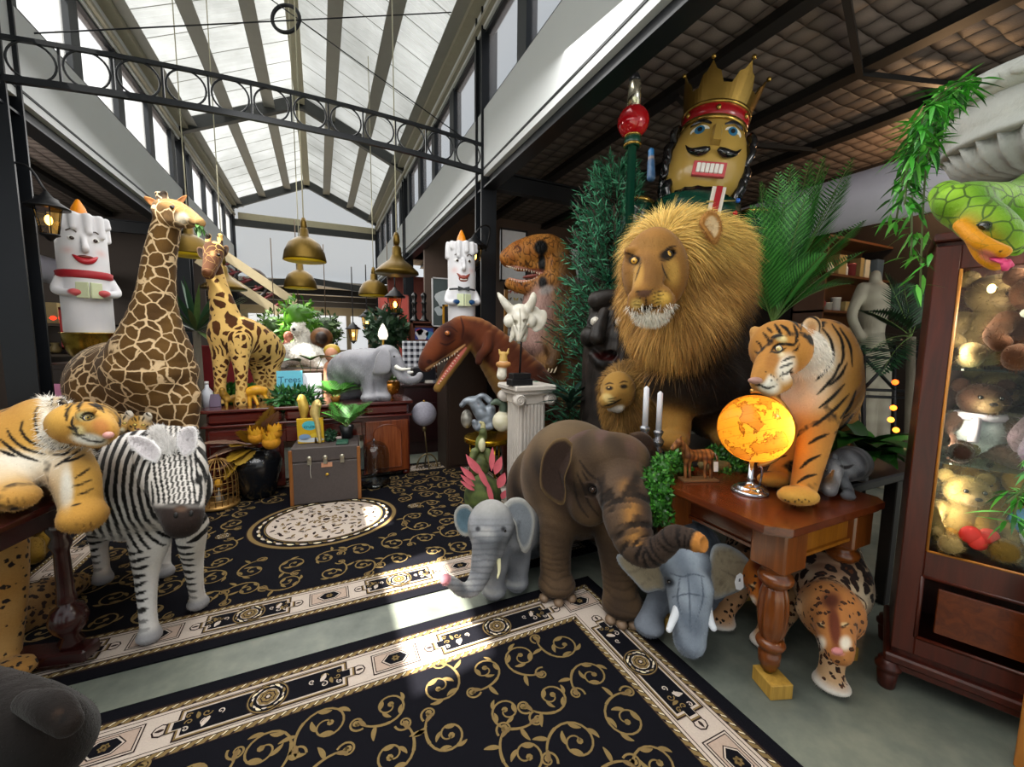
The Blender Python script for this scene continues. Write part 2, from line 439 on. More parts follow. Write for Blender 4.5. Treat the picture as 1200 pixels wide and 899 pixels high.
def plush(name='plush', pattern=None, rough=.85, sheen=.1, dark=(.012, .009, .008), freq=12., width=.42, dist=.5, scale=8., bump=.25, nscale=120, line=(.8, .7, .5), th=.06, fine=.25, hue=.5):
 n = NT(name); v = n.obj(); c = n.attr('Col').outputs['Color']
 gm = n.new('ShaderNodeGamma'); n.l.new(c, gm.inputs[0]); gm.inputs[1].default_value = 1.22; c = gm.outputs[0]
 if hue != .5: hs = n.new('ShaderNodeHueSaturation'); hs.inputs['Hue'].default_value = hue; hs.inputs['Saturation'].default_value = .92; n.l.new(c, hs.inputs['Color']); c = hs.outputs[0]
 f = n.noise(v, nscale, 3, .6)
 c = n.mix(n.math('MULTIPLY', f, fine), c, (.0, .0, .0)) if fine else c
 if pattern == 'stripe':
  u = n.attr('u').outputs['Fac']; sm = n.attr('sm').outputs['Fac']
  nz = n.noise(v, scale, 2, .5); nz2 = n.noise(v, scale*2.3, 2, .5)
  a = n.math('MULTIPLY_ADD', n.math('SUBTRACT', nz, .5), dist, u)
  a = n.math('SINE', n.math('MULTIPLY', a, 6.2832*freq))
  a = n.math('MULTIPLY_ADD', n.math('SUBTRACT', nz2, .5), .9, a)
  t = n.math('SUBTRACT', a, n.math('MULTIPLY_ADD', sm, -1.0-width, 1.0))
  c = n.mix(n.math('MULTIPLY_ADD', t, 6, .5, True), c, dark)
 elif pattern == 'giraffe':
  vo = n.new('ShaderNodeTexVoronoi', feature='DISTANCE_TO_EDGE')
  nv = n.new('ShaderNodeTexNoise'); n.l.new(v, nv.inputs['Vector']); nv.inputs['Scale'].default_value = scale*1.3
  vm = n.new('ShaderNodeVectorMath', operation='MULTIPLY_ADD'); n.l.new(nv.outputs['Color'], vm.inputs[0]); vm.inputs[1].default_value = (.09*10/scale*dist,)*3; n.l.new(v, vm.inputs[2])
  n.l.new(vm.outputs[0], vo.inputs['Vector']); n.set(vo, 'Scale', n.attr('u').outputs['Fac'] if freq == 'u' else scale)
  sm = n.attr('sm').outputs['Fac']
  t = n.math('MULTIPLY_ADD', n.math('SUBTRACT', vo.outputs['Distance'], n.math('MULTIPLY', sm, th)), 28, .5, True)
  c = n.mix(t, n.mix(n.math('MULTIPLY', f, .2), line, (.1, .05, .02)), c)
 elif pattern == 'leopard':
  vo = n.new('ShaderNodeTexVoronoi', feature='F1'); nv = n.new('ShaderNodeTexNoise'); n.l.new(v, nv.inputs['Vector']); nv.inputs['Scale'].default_value = scale*2
  vm = n.new('ShaderNodeVectorMath', operation='MULTIPLY_ADD'); n.l.new(nv.outputs['Color'], vm.inputs[0]); vm.inputs[1].default_value = (.6/scale,)*3; n.l.new(v, vm.inputs[2])
  n.l.new(vm.outputs[0], vo.inputs['Vector']); n.set(vo, 'Scale', n.attr('u').outputs['Fac'] if freq == 'u' else scale)
  sm = n.attr('sm').outputs['Fac']
  t = n.math('MULTIPLY_ADD', n.math('SUBTRACT', n.math('MULTIPLY', sm, width), vo.outputs['Distance']), 14, .5, True)
  if th:
   t2 = n.math('MULTIPLY_ADD', n.math('SUBTRACT', th, vo.outputs['Distance']), 14, .5, True)
   c = n.mix(t, c, n.mix(n.math('MULTIPLY', t2, .6), dark, line))
  else: c = n.mix(t, c, dark)
 n.base(c)
 if bump: n.bump(n.noise(v, nscale*.8, 4, .7), bump, .006)
 return n.p(rough, 0, .25, Sheen_Weight=sheen, Sheen_Roughness=.4)
W = bpy.data.worlds.new('sky'); SC.world = W; W.use_nodes = True
W.node_tree.nodes['Background'].inputs[0].default_value = (.93, .97, 1.0, 1)
W.node_tree.nodes['Background'].inputs[1].default_value = .85
SC.view_settings.view_transform = 'Standard'; SC.view_settings.look = 'None'
SC.view_settings.exposure = -.1; SC.view_settings.gamma = 1.0
SC.view_settings.use_curve_mapping = False
def lamp(name, typ, loc, energy, col=(1, 1, 1), size=.1, look=None, size_y=None, **kw):
 l = bpy.data.lights.new(name, typ); l.energy = energy; l.color = col
 if typ == 'AREA':
  l.size = size
  if size_y: l.shape = 'RECTANGLE'; l.size_y = size_y
 elif typ in ('POINT', 'SPOT'): l.shadow_soft_size = size
 for k, v in kw.items(): setattr(l, k, v)
 o = bpy.data.objects.new(name, l); COL.objects.link(o); o.location = loc
 if look is not None: o.rotation_euler = Vector(look).to_track_quat('-Z', 'Y').to_euler()
 return o
sun = lamp('sun', 'SUN', (-6, -3, 9), 32, (1, .95, .85), look=(2.85, .6, -4.75)); sun.data.angle = math.radians(.6)
lamp('roof_fill', 'AREA', (-.3, 2.0, 3.45), 165, (1, .98, .94), 3.4, look=(.1, .16, -1), size_y=4.2)  # added area lamp inside the nave to brighten it, no fixture there
lamp('aisle_fill', 'POINT', (3.4, -.6, 3.1), 75, (1, .95, .88), .4)  # added lamp out of view, brightens the right aisle and its ceiling
lamp('back_room_fill', 'AREA', (-.5, 17.3, 1.75), 90, (1, .9, .75), 3, look=(0, 0, 1), size_y=2.5)  # added uplight with no fixture, brightens the back ceiling
lamp('aisle_fill', 'POINT', (-5.3, 7.4, 2.9), 260, (1, .95, .88), .4)  # second added lamp out of view, lifts the dark left aisle
lamp('nave_fill', 'AREA', (-.2, 8.4, 3.6), 210, (1, .98, .94), 3.0, look=(0, -.1, -1), size_y=7)  # added area lamp farther down the nave, fill for the sideboard zone
XL, XR, YB = -2.3, 1.95, 15.2
EZ, RZ, RX = 5.45, 6.45, -.2
def concrete():
 n = NT('concrete'); v = n.obj(); f = n.noise(v, 1.3, 6, .65); g = n.noise(v, 9, 5, .6)
 f = n.math('MULTIPLY_ADD', f, .75, n.math('MULTIPLY', g, .3), True)
 n.base(n.ramp(f, [(.3, srgb('474d48')), (.5, srgb('6a7067')), (.7, srgb('8a8d7e'))]))
 n.bump(g, .08, .01); return n.p(.42, 0, .5)
m_steel = flat('15181d', .38, .3, .2, 6, spec=.5)
m_steel2 = flat('3b3d3c', .5, .2, .2, 6)
m_white = flat('cfd2d3', .7, 0, .04, 2)
m_frame = flat('1d2228', .45, .2, .15, 5)
m_pale = flat('c9bfa6', .6, 0, .08, 5)
def frosted():
 n = NT('frosted_pane'); d = n.new('ShaderNodeBsdfTranslucent'); d.inputs[0].default_value = (.62, .64, .66, 1)
 t = n.new('ShaderNodeBsdfTransparent'); t.inputs[0].default_value = (.88, .89, .9, 1)
 f = n.new('ShaderNodeMixShader'); f.inputs[0].default_value = .82
 n.l.new(d.outputs[0], f.inputs[1]); n.l.new(t.outputs[0], f.inputs[2]); n.l.new(f.outputs[0], n.out.inputs[0]); return n.m
m_pane = frosted()
structure('floor', MB().box((0, 7, -.05), (16, 26, .1)), concrete())
def side_wall(nm, X, sgn, holes):
 mb = MB(); mb.box((X, 7.1, 3.87), (.14, 16.6, .76)); mb.box((X, 7.1, 5.3), (.16, 16.6, .32))
 structure(nm, mb, m_white)
side_wall('wall_left', XL, 1, None); side_wall('wall_right', XR, -1, None)
WN = [0]
def window(X, y0, y1, pane=True, z0=4.25, z1=5.14):
 WN[0] += 1; mb = MB(); t = .05
 for y in (y0+.05, y1-.05): mb.box((X, y, (z0+z1)/2), (.12, .1, z1-z0))
 for z in (z0+.02, z1-.02): mb.box((X, (y0+y1)/2, z), (.1, y1-y0-.2, .04))
 o = structure('window_%d' % WN[0], mb, m_frame)
 if pane: MB().box((X, (y0+y1)/2, (z0+z1)/2), (.012, y1-y0-.2, z1-z0-.08)).build('pane', m_pane, o)
for k in range(9):
 window(XL, 5.15+k*1.1, 6.25+k*1.1); window(XR, 5.15+k*1.1, 6.25+k*1.1)
window(XR, 3.9, 5.1); window(XR, 2.7, 3.9); window(XL, 3.6, 4.95)
for k in range(4): window(XR, -.95+k*.9, -.05+k*.9)
mb = MB()
for y0, y1 in ((-1.2, 1.02), (2.12, 2.68), (3.15, 3.6)): mb.box((XL, (y0+y1)/2, 4.7), (.14, y1-y0, .9))
mb.box((XL, 2.9, 4.95), (.14, .5, .4)); structure('wall_left_upper', mb, m_white)
def ibeam(mb, p0, p1, w, h, t=.018, up=(0, 0, 1)):
 p0, p1 = np.asarray(p0, float), np.asarray(p1, float); a, b, d = frame(p1-p0, up)
 for s_ in (-1, 1): mb.bar(p0+b*s_*(h/2-t/2), p1+b*s_*(h/2-t/2), w, t, 0, up)
 mb.bar(p0, p1, t, h-2*t, 0, up)
for nm, X in (('beam', XL), ('beam', XR)):
 mb = MB(); ibeam(mb, (X, -1, 3.46), (X, YB, 3.46), .16, .24, .02); structure(nm, mb, m_steel)
for X in (XL, XR):
 for Y in (5.0, 10.0, YB-.1):
  mb = MB(); z1 = 5.45
  mb.bar((X, Y-.1, 0), (X, Y-.1, z1), .2, .02, up=(0, 1, 0)); mb.bar((X, Y+.1, 0), (X, Y+.1, z1), .2, .02, up=(0, 1, 0)); mb.bar((X, Y, 0), (X, Y, z1), .02, .2, up=(0, 1, 0))
  mb.box((X, Y, .01), (.34, .34, .02)); structure('column', mb, m_steel)
for Y in (5.0, 10.0, YB-.25):
 mb = MB()
 if Y > 6:
  for X in (XL, XR): mb.bar((X, Y, EZ-.05), (RX, Y, RZ-.1), .12, .26)
  mb.box((RX, Y, RZ-.15), (.5, .1, .24))
  structure('rafter', mb, m_steel2)
 mb = MB()
 ibeam(mb, (XR+.1, Y, 3.5), (7, Y, 3.45), .12, .22); ibeam(mb, (XL-.1, Y, 3.5), (-7, Y, 3.45), .12, .22); structure('rafter', mb, m_steel)
tr = MB(); ZT, ZB_ = 3.86, 3.52
pts = [(x, 5.0-.12, ZB_+.1*(1-((x+.175)/2.12)**2)) for x in np.linspace(XL+.1, XR-.1, 25)]
ptt = [(x, y, z+.31) for x, y, z in pts]
for A, r in ((pts, .026), (ptt, .018)):
 for a, b in zip(A[:-1], A[1:]): tr.bar(a, b, r*1.6, r*2)
mb = tr
N_ = 12
for k in range(N_):
 x = XL+.1+(k+.5)*(XR-XL-.2)/N_; zc = ZB_+.155+.1*(1-((x+.175)/2.12)**2); R_ = .148
 th = np.linspace(0, 2*PI, 29); mb.tube(np.stack([x+R_*np.cos(th), np.full(29, 4.88), zc+R_*np.sin(th)], 1), .009, 6, cap=False)
 if k: mb.box((XL+.1+k*(XR-XL-.2)/N_, 4.88, ZB_+.155+.1*(1-((XL+.1+k*(XR-XL-.2)/N_+.175)/2.12)**2)), (.016, .016, .3))
structure('truss', mb, m_steel)
mb = MB()
def wire(a, b, r=.007): mb.tube([a, b], r, 5)
rc = at(335, 22, 5.1)
th = np.linspace(0, 2*PI, 30); e1, e2 = RT, UP
mb.tube([rc+.17*(math.cos(t)*e1+math.sin(t)*e2) for t in th], .022, 8, cap=False)
wire(at(0, 41, 3.6), at(557, 13, 5.3)); wire(at(270, -35, 5.0), at(563, 176, 5.4)); structure('trim_1', mb, m_steel)
def roof_mat():
 n = NT('roof_sheet'); v = n.obj(); f = n.noise(v, .8, 5, .6); g = n.noise(n.mapping(v, (1, 12, 1)), 2.5, 3, .6)
 c = n.mix(n.math('MULTIPLY_ADD', f, 1.6, -.35, True), srgb('93979a'), srgb('dde2e8')); c = n.mix(n.math('MULTIPLY', g, .35), c, srgb('77756c'))
 d = n.new('ShaderNodeBsdfDiffuse'); t = n.new('ShaderNodeBsdfTranslucent'); n.l.new(c, d.inputs[0])
 n.l.new(n.mix(.8, c, (0, 0, 0)), t.inputs[0]); a = n.new('ShaderNodeAddShader'); n.l.new(d.outputs[0], a.inputs[0]); n.l.new(t.outputs[0], a.inputs[1])
 n.l.new(a.outputs[0], n.out.inputs[0]); return n.m
mb = MB(); ys = np.arange(-1.2, YB+.2, .055); zz = .016*np.where(np.arange(len(ys)) % 2 == 0, 1, -1)
for Xe in (XL-.1, XR+.1):
 V = []
 for y, z in zip(ys, zz): V += [(Xe, y, EZ+z), (RX, y, RZ+z)]
 mb.add(V, [(2*i, 2*i+1, 2*i+3, 2*i+2) for i in range(len(ys)-1)])
structure('ceiling', mb, roof_mat())
mb = MB()
for Xe in (XL, XR):
 for t in (.12, .42, .74):
  x, z = Xe+(RX-Xe)*t, EZ+(RZ-EZ)*t-.07
  mb.bar((x, -1, z), (x, YB, z), .1, .1); mb.bar((x, -1, z-.05), (x, YB, z-.05), .2, .012)
structure('trim_2', mb, flat('9a9a94', .5, .3, .1, 5))
mb = MB()
for Xe in (XL, XR):
 for y in np.arange(.5, YB, .55): mb.bar((Xe, y, EZ-.02), (RX, y, RZ-.02), .006, .006)
structure('trim_3', mb, flat('85857c', .5, .3))
mb = MB(); mb.box((RX, 7, RZ-.16), (.18, 16.3, .05)); structure('trim_4', mb, flat('b8b49c', .6))
mb = MB()
for X, s_ in ((XL, 1), (XR, -1)): mb.box((X+s_*.1, 7, 5.2), (.06, 16.4, .05)); mb.box((X+s_*.14, 7, 5.42), (.14, 16.4, .08))
structure('trim_5', mb, flat('a39e8c', .5, .2))
def quilt():
 n = NT('quilted_lining'); v = n.obj(); s_ = n.new('ShaderNodeSeparateXYZ'); n.l.new(v, s_.inputs[0])
 nz = n.noise(v, 2.0, 3, .5); a = n.math('MULTIPLY_ADD', nz, .12, s_.outputs[0]); b = n.math('MULTIPLY_ADD', nz, .1, s_.outputs[1])
 fa = n.math('ABSOLUTE', n.math('SINE', n.math('MULTIPLY', a, PI/.23))); fb = n.math('ABSOLUTE', n.math('SINE', n.math('MULTIPLY', b, PI/.17)))
 h = n.math('MULTIPLY', n.math('POWER', fa, .35), n.math('POWER', fb, .35)); g = n.noise(v, 60, 3, .6)
 h2 = n.math('MULTIPLY_ADD', g, .12, h)
 c = n.mix(n.noise(v, 1.2, 4, .6), srgb('61554f'), srgb('94867f')); n.base(n.mix(n.math('SUBTRACT', 1, h, None, True), c, srgb('3a302c')))
 n.bump(h2, .9, .03); return n.p(.6, .15, .4)
def aisle_z(x): return 4.16-.0*(abs(x)-2.05)
m_quilt = quilt()
for nm, s_, x0 in (('ceiling_right', 1, XR), ('ceiling_left', -1, -XL)):
 mb = MB(); mb.add([(s_*x0, -1.2, aisle_z(x0)), (s_*7.6, -1.2, aisle_z(7.6)), (s_*7.6, YB, aisle_z(7.6)), (s_*x0, YB, aisle_z(x0)),
     (s_*x0, -1.2, aisle_z(x0)+.06), (s_*7.6, -1.2, aisle_z(7.6)+.06), (s_*7.6, YB, aisle_z(7.6)+.06), (s_*x0, YB, aisle_z(x0)+.06)],
     [(0, 1, 2, 3), (4, 7, 6, 5), (0, 4, 5, 1), (2, 6, 7, 3), (0, 3, 7, 4), (1, 5, 6, 2)]); structure(nm, mb, m_quilt)
for s_, xs in ((1, (3.45, 4.75, 6.05)), (-1, (3.1, 4.0, 4.9, 5.8))):
 for x in xs:
  mb = MB(); mb.box((s_*x, 7, aisle_z(x)-.05), (.09, 16.4, .1)); mb.box((s_*x, 7, aisle_z(x)-.1), (.15, 16.4, .012)); structure('purlin', mb, flat('1c1a19', .5, .1))
mb = MB()
for y in (1.9, 3.4): mb.bar((3.45, y, 4.05), (4.75, y+.5, 4.05), .05, .05); mb.bar((4.75, y+.5, 4.05), (6.05, y+.1, 4.05), .05, .05)
structure('trim_6', mb, flat('1c1a19', .5, .1))
mb = MB(); mb.cyl((5.1, -1, 2.98), (5.1, 9, 2.98), .27, n=28); structure('duct', mb, flat('b9b6c4', .5, .1, .05))
mb = MB(); mb.cyl((-4.2, 3, 2.62), (-4.2, 12, 2.62), .22, n=28); structure('duct', mb, flat('b9b6c4', .5, .1, .05))
m_dark = flat('241c18', .7, 0, .3, 3)
m_tan = flat('9b8b6c', .7, 0, .12, 3)
structure('wall_right_outer', MB().box((7.6, 7, 2.1), (.1, 16.4, 4.3)), m_dark)
structure('wall_left_outer', MB().box((-7.6, 7, 2.1), (.1, 16.4, 4.3)), m_dark)
structure('wall_right_back', MB().box((4.8, 8.6, 2.1), (5.6, .1, 4.3)), flat('5b4a40', .7, 0, .2, 2))
structure('wall_left_back', MB().box((-5.0, 12, 2.1), (5.2, .1, 4.3)), flat('3a302a', .7, 0, .2, 2))
structure('wall_back_side', MB().box((3.2, 13.5, 1.7), (2.4, .1, 3.6)), flat('b5665c', .7, 0, .15, 2))
mb = MB(); mb.prism([(XL, 3.2), (RX, 3.42), (XR, 3.2), (XR, EZ), (RX, RZ), (XL, EZ)], (0, YB, 0), (1, 0, 0), (0, 0, 1), (0, 1, 0), .02)
structure('window_40', mb, m_pane)
mb = MB()
for a, b in (((XL, 3.12), (RX, 3.36)), ((RX, 3.36), (XR, 3.12)), ((XL, 4.95), (XR, 4.95))): mb.bar((a[0], YB-.1, a[1]), (b[0], YB-.1, b[1]), .08, .2, up=(0, 1, 0) if 0 else (0, 0, 1))
structure('trim_7', mb, m_steel2)
mb = MB(); mb.box((0, YB-.06, 5.1), (4.2, .04, .32)); structure('wall_back_gable', mb, flat('c3bd9f', .7))
structure('wall_back', MB().box((0, 20, 1.5), (15, .1, 3.4)), m_tan)
mb = MB(); mb.add([(-7, YB+.1, 3.4), (7, YB+.1, 3.4), (7, 20, 2.85), (-7, 20, 2.85)], [(0, 1, 2, 3)])
structure('ceiling_back', mb, wood('8a7a5c', '5c4d38', 2, .6, 0))
for y in (16, 17.3, 18.6):
 structure('rafter', MB().bar((-6, y, 3.2-(y-15)*.09), (6, y, 3.2-(y-15)*.09), .14, .2), flat('2a2622', .6))
for i, (x0, x1) in enumerate(((-2.6, -.5), (-.3, 1.1), (1.3, 2.0))):
 structure('window_%d' % (50+i), MB().box(((x0+x1)/2, 19.9, 1.75), (x1-x0, .06, 1.5)), emit('f0f3f6', .75))
def spiral(c, r, turns, a0, hand, n=26, r_end=.16):
 t = np.linspace(0, 1, n); rr = r*(1-(1-r_end)*t**.8); a = a0+hand*2*PI*turns*t
 return np.stack([c[0]+rr*np.cos(a), c[1]+rr*np.sin(a)], 1)
class Rug:
 def __init__(s): s.mb = MB(); s.lev = 0
 def fill(s, P, mi, lv):
  P = np.asarray(P, float); a = 0.5*np.sum(P[:, 0]*np.roll(P[:, 1], -1)-np.roll(P[:, 0], -1)*P[:, 1])
  if a < 0: P = P[::-1]
  s.mb.poly(np.column_stack([P, np.full(len(P), .009+lv*.0004)]), mi)
 def rect(s, x0, y0, x1, y1, mi, lv): s.fill([(x0, y0), (x1, y0), (x1, y1), (x0, y1)], mi, lv)
 def line(s, P, w, mi, lv, closed=False, taper=False):
  P = np.asarray(P, float)
  if closed: P = np.vstack([P, P[:1]])
  T = np.gradient(P, axis=0)
  if closed: T[0] = T[-1] = P[1]-P[-2]
  T /= np.maximum(np.linalg.norm(T, axis=1), 1e-9)[:, None]; Nn = np.stack([-T[:, 1], T[:, 0]], 1)
  ww = np.broadcast_to(np.asarray(w, float), (len(P),))[:, None]/2
  z = np.full(len(P), .009+lv*.0004); V = np.vstack([np.column_stack([P+Nn*ww, z]), np.column_stack([P-Nn*ww, z])]); n = len(P)
  s.mb.add(V, [(n+i, n+i+1, i+1, i) for i in range(n-1)], mi)
 def leaf(s, p, a, L, w, mi, lv, curl=.6):
  t = np.linspace(0, 1, 8); an = a+curl*t; x = np.r_[0, np.cumsum(np.cos(an[:-1]))]*L/7; y = np.r_[0, np.cumsum(np.sin(an[:-1]))]*L/7
  s.line(np.stack([p[0]+x, p[1]+y], 1), w*np.sin(PI*np.clip(t*.9+.06, 0, 1))**.8*(1-.3*t), mi, lv)
 def scroll(s, c, r, a0, hand, mi=3, lv=3, w=.0075, leaves=True):
  P = spiral(c, r, 1.35, a0, hand); s.line(P, np.linspace(w*1.25, w*.75, len(P)), mi, lv)
  s.fill([P[-1]+.013*np.array([math.cos(q), math.sin(q)]) for q in np.linspace(0, 2*PI, 8)[:-1]], mi, lv)
  if leaves:
   for k, f in ((5, 1), (11, -1), (2, -1), (16, 1)):
    d = P[k+1]-P[k]; an = math.atan2(d[1], d[0]); s.leaf(P[k], an+hand*f*-.7, r*.6, r*.24, mi, lv+1, .8*hand*f)
  return P
 def rope(s, a, b, w, lv):
  a, b = np.asarray(a, float), np.asarray(b, float); L = np.linalg.norm(b-a); d = (b-a)/L; n = np.array([-d[1], d[0]])
  def q(t0, t1, u0, u1, mi, l): s.fill([a+d*t0+n*u0, a+d*t1+n*u0, a+d*t1+n*u1, a+d*t0+n*u1], mi, l)
  q(0, L, 0, w, 4, lv); q(0, L, w*.12, w*.88, 3, lv+1); k = w*1.15
  for i in range(int(L/k)):
   t = i*k
   s.fill([a+d*t+n*w*.15, a+d*(t+k*.42)+n*w*.15, a+d*(t+k*1.05)+n*w*.85, a+d*(t+k*.7)+n*w*.85], 4, lv+2)
   s.fill([a+d*(t+k*.15)+n*w*.2, a+d*(t+k*.38)+n*w*.2, a+d*(t+k*.75)+n*w*.6, a+d*(t+k*.55)+n*w*.6], 5, lv+3)
 def medallion(s, c, r, lv):
  cs = lambda R, n=28, k=0, amp=0: [(c[0]+R*(1+amp*math.cos(k*q))*math.cos(q), c[1]+R*(1+amp*math.cos(k*q))*math.sin(q)) for q in np.linspace(0, 2*PI, n+1)[:-1]]
  s.fill(cs(r), 4, lv); s.fill(cs(r*.95), 3, lv+1); s.fill(cs(r*.89), 0, lv+2)
  for i in range(8):
   q = i*PI/4; p = (c[0]+r*.7*math.cos(q), c[1]+r*.7*math.sin(q)); s.leaf(p, q+1.2, r*.36, r*.15, 5 if i % 2 else 3, lv+3, .9)
   s.leaf(p, q-1.4, r*.25, r*.12, 1, lv+4, -.9)
  s.fill(cs(r*.53), 1, lv+3); s.fill(cs(r*.49, 32, 8, .06), 3, lv+4); s.fill(cs(r*.36, 32, 8, .08), 4, lv+5); s.fill(cs(r*.3, 32, 8, .08), 3, lv+6); s.fill(cs(r*.17, 24, 6, .2), 4, lv+7); s.fill(cs(r*.09), 1, lv+8)
 def panel(s, c, d, L, w, lv):
  """long dark panel with a medallion and vine scrolls; d = direction along the border"""
  d = np.asarray(d, float); n = np.array([-d[1], d[0]]); c = np.asarray(c, float)
  X = lambda t, u: c+d*t+n*u
  def notch(l, h): return [X(-l, -h*.35), X(-l*.9, -h*.35), X(-l*.9, -h), X(l*.9, -h), X(l*.9, -h*.35), X(l, -h*.35), X(l, h*.35), X(l*.9, h*.35), X(l*.9, h), X(-l*.9, h), X(-l*.9, h*.35), X(-l, h*.35)]
  h = w/2
  for sg in (-1, 1):
   for r in (.03, .024): s.fill([X(sg*(L+.012), 0)+r*np.array([math.cos(q), math.sin(q)]) for q in np.linspace(0, 2*PI, 9)[:-1]], 4 if r > .025 else 1, lv+(0 if r > .025 else 1))
   s.leaf(X(sg*(L+.002), 0)-d*.0, math.atan2(d[1]*sg, d[0]*sg), .03, .016, 4, lv+2, 0)
  s.fill(notch(L, h), 4, lv+2); s.fill(notch(L-.007, h-.006), 3, lv+3); s.fill(notch(L-.014, h-.013), 1, lv+4); s.fill(notch(L-.024, h-.02), 0, lv+5)
  for sg in (-1, 1):
   for k, (t, u, r, hd) in enumerate(((.62*L, .28*h, .26*h, 1), (.62*L, -.3*h, .24*h, -1), (.78*L, .0, .2*h, 1), (.48*L, .12*h, .2*h, -1), (.8*L, .42*h, .18*h, -1), (.8*L, -.42*h, .18*h, 1))):
    P = spiral(X(sg*t, u), r, 1.1, k*1.7, hd*sg, 14); s.line(P, .0045, 1 if k % 2 else 3, lv+6)
   s.leaf(X(sg*.58*L, -.05*h), math.atan2(d[1]*sg, d[0]*sg)+.9, .045, .024, 1, lv+7, .5); s.leaf(X(sg*.7*L, .05*h), math.atan2(d[1]*sg, d[0]*sg)-1.6, .035, .018, 3, lv+7, .5)
  s.medallion(c, h*1.06, lv+8)
 def square(s, c, d, L, w, lv):
  d = np.asarray(d, float); n = np.array([-d[1], d[0]]); c = np.asarray(c, float); X = lambda t, u: c+d*t+n*u
  R = lambda a, b: [X(-a, -b), X(a, -b), X(a, b), X(-a, b)]
  s.fill(R(L, w), 4, lv); s.fill(R(L-.005, w-.005), 1, lv+1); s.fill(R(L-.011, w-.011), 4, lv+2); s.fill(R(L-.015, w-.015), 2, lv+3)
  H = lambda a, b: [X(-a, 0), X(-a*.5, -b), X(a*.5, -b), X(a, 0), X(a*.5, b), X(-a*.5, b)]
  s.fill(H(L*.62, w*.62), 4, lv+4); s.fill(H(L*.57, w*.56), 1, lv+5); s.fill(H(L*.5, w*.49), 0, lv+6)
  for r, mi in ((.26, 3), (.2, 2), (.13, 3), (.07, 4)): s.fill([c+min(L, w)*r*(1+.18*math.cos(6*q))*np.array([math.cos(q), math.sin(q)]) for q in np.linspace(0, 2*PI, 25)[:-1]], mi, lv+7+int(10*(.3-r)))
def rug(name, x0, x1, y0, y1, label, medal=None, skip=None):
 R = Rug(); rnd = random.Random(5)
 R.mb.box(((x0+x1)/2, (y0+y1)/2, .0045), (x1-x0, y1-y0, .009), mi=0)
 bo, rp, cw = .07, .034, .19
 e1, e2 = bo+rp, bo+rp+cw
 R.rect(x0+bo-.006, y0+bo-.006, x1-bo+.006, y1-bo+.006, 4, 0.5)
 for (a, b) in (((x0+bo, y0+bo), (x1-bo, y0+bo)), ((x1-bo, y0+bo), (x1-bo, y1-bo)), ((x1-bo, y1-bo), (x0+bo, y1-bo)), ((x0+bo, y1-bo), (x0+bo, y0+bo))): R.rope(a, b, rp, 1)
 R.rect(x0+e1-.004, y0+e1-.004, x1-e1+.004, y1-e1+.004, 4, 5); R.rect(x0+e1, y0+e1, x1-e1, y1-e1, 1, 6)
 for q in (.012,):
  for lv, k, mi in ((7, e1+q, 4), (8, e1+q+.004, 1)): R.rect(x0+k, y0+k, x1-k, y1-k, mi, lv)
 R.rect(x0+e2-.016, y0+e2-.016, x1-e2+.016, y1-e2+.016, 4, 9); R.rect(x0+e2-.012, y0+e2-.012, x1-e2+.012, y1-e2+.012, 1, 10)
 R.rect(x0+e2, y0+e2, x1-e2, y1-e2, 4, 11)
 for (a, b) in (((x0+e2, y0+e2), (x1-e2, y0+e2)), ((x1-e2, y0+e2), (x1-e2, y1-e2)), ((x1-e2, y1-e2), (x0+e2, y1-e2)), ((x0+e2, y1-e2), (x0+e2, y0+e2))): R.rope(a, b, rp, 12)
 i = e2+rp; R.rect(x0+i-.004, y0+i-.004, x1-i+.004, y1-i+.004, 4, 16); R.rect(x0+i, y0+i, x1-i, y1-i, 0, 17)
 m = e1+cw/2
 for horiz in (1, 0):
  L = (x1-x0 if horiz else y1-y0)-2*m; k = max(1, round(L/.9)); st = L/k
  for side in (0, 1):
   for j in range(k+1):
    t = m+j*st
    c = (x0+t, (y0+m, y1-m)[side]) if horiz else ((x0+m, x1-m)[side], y0+t); d = (1, 0) if horiz else (0, 1)
    if not (not horiz and j in (0, k)): R.square(c, d, .105, .062, 12)
    if j < k:
     c2 = (c[0]+st/2, c[1]) if horiz else (c[0], c[1]+st/2); R.panel(c2, d, st/2-.175, .148, 12)
 fx0, fx1, fy0, fy1 = x0+i+.02, x1-i-.02, y0+i+.02, y1-i-.02; st = .205
 nx, ny = int((fx1-fx0)/st), int((fy1-fy0)/st)
 for a in range(nx):
  for b in range(ny):
   c = (fx0+(a+.5)*(fx1-fx0)/nx+rnd.uniform(-.02, .02), fy0+(b+.5)*(fy1-fy0)/ny+rnd.uniform(-.02, .02))
   if medal and ((c[0]-medal[0])/(medal[2]+.12))**2+((c[1]-medal[1])/(medal[3]+.12))**2 < 1: continue
   if skip and skip(c): continue
   hd = 1 if (a+b) % 2 else -1; r = rnd.choice((.092, .075, .085)); P = R.scroll(c, r, rnd.uniform(0, 6.28), hd, 3, 18+(a % 3))
   e = P[0]; an = math.atan2(e[1]-c[1], e[0]-c[0])+hd*-1.4
   Q = np.array([e+np.array([math.cos(an+hd*-.5*t), math.sin(an+hd*-.5*t)])*.125*t for t in np.linspace(0, 1, 8)]); R.line(Q, np.linspace(.013, .006, 8), 3, 21)
   R.scroll(Q[-1], .036, an+2, -hd, 3, 21, .007, False)
   R.leaf(Q[3], an+1.0*hd, .06, .022, 3, 22, .5); R.leaf(Q[5], an-1.0*hd, .05, .02, 6, 22, -.5)
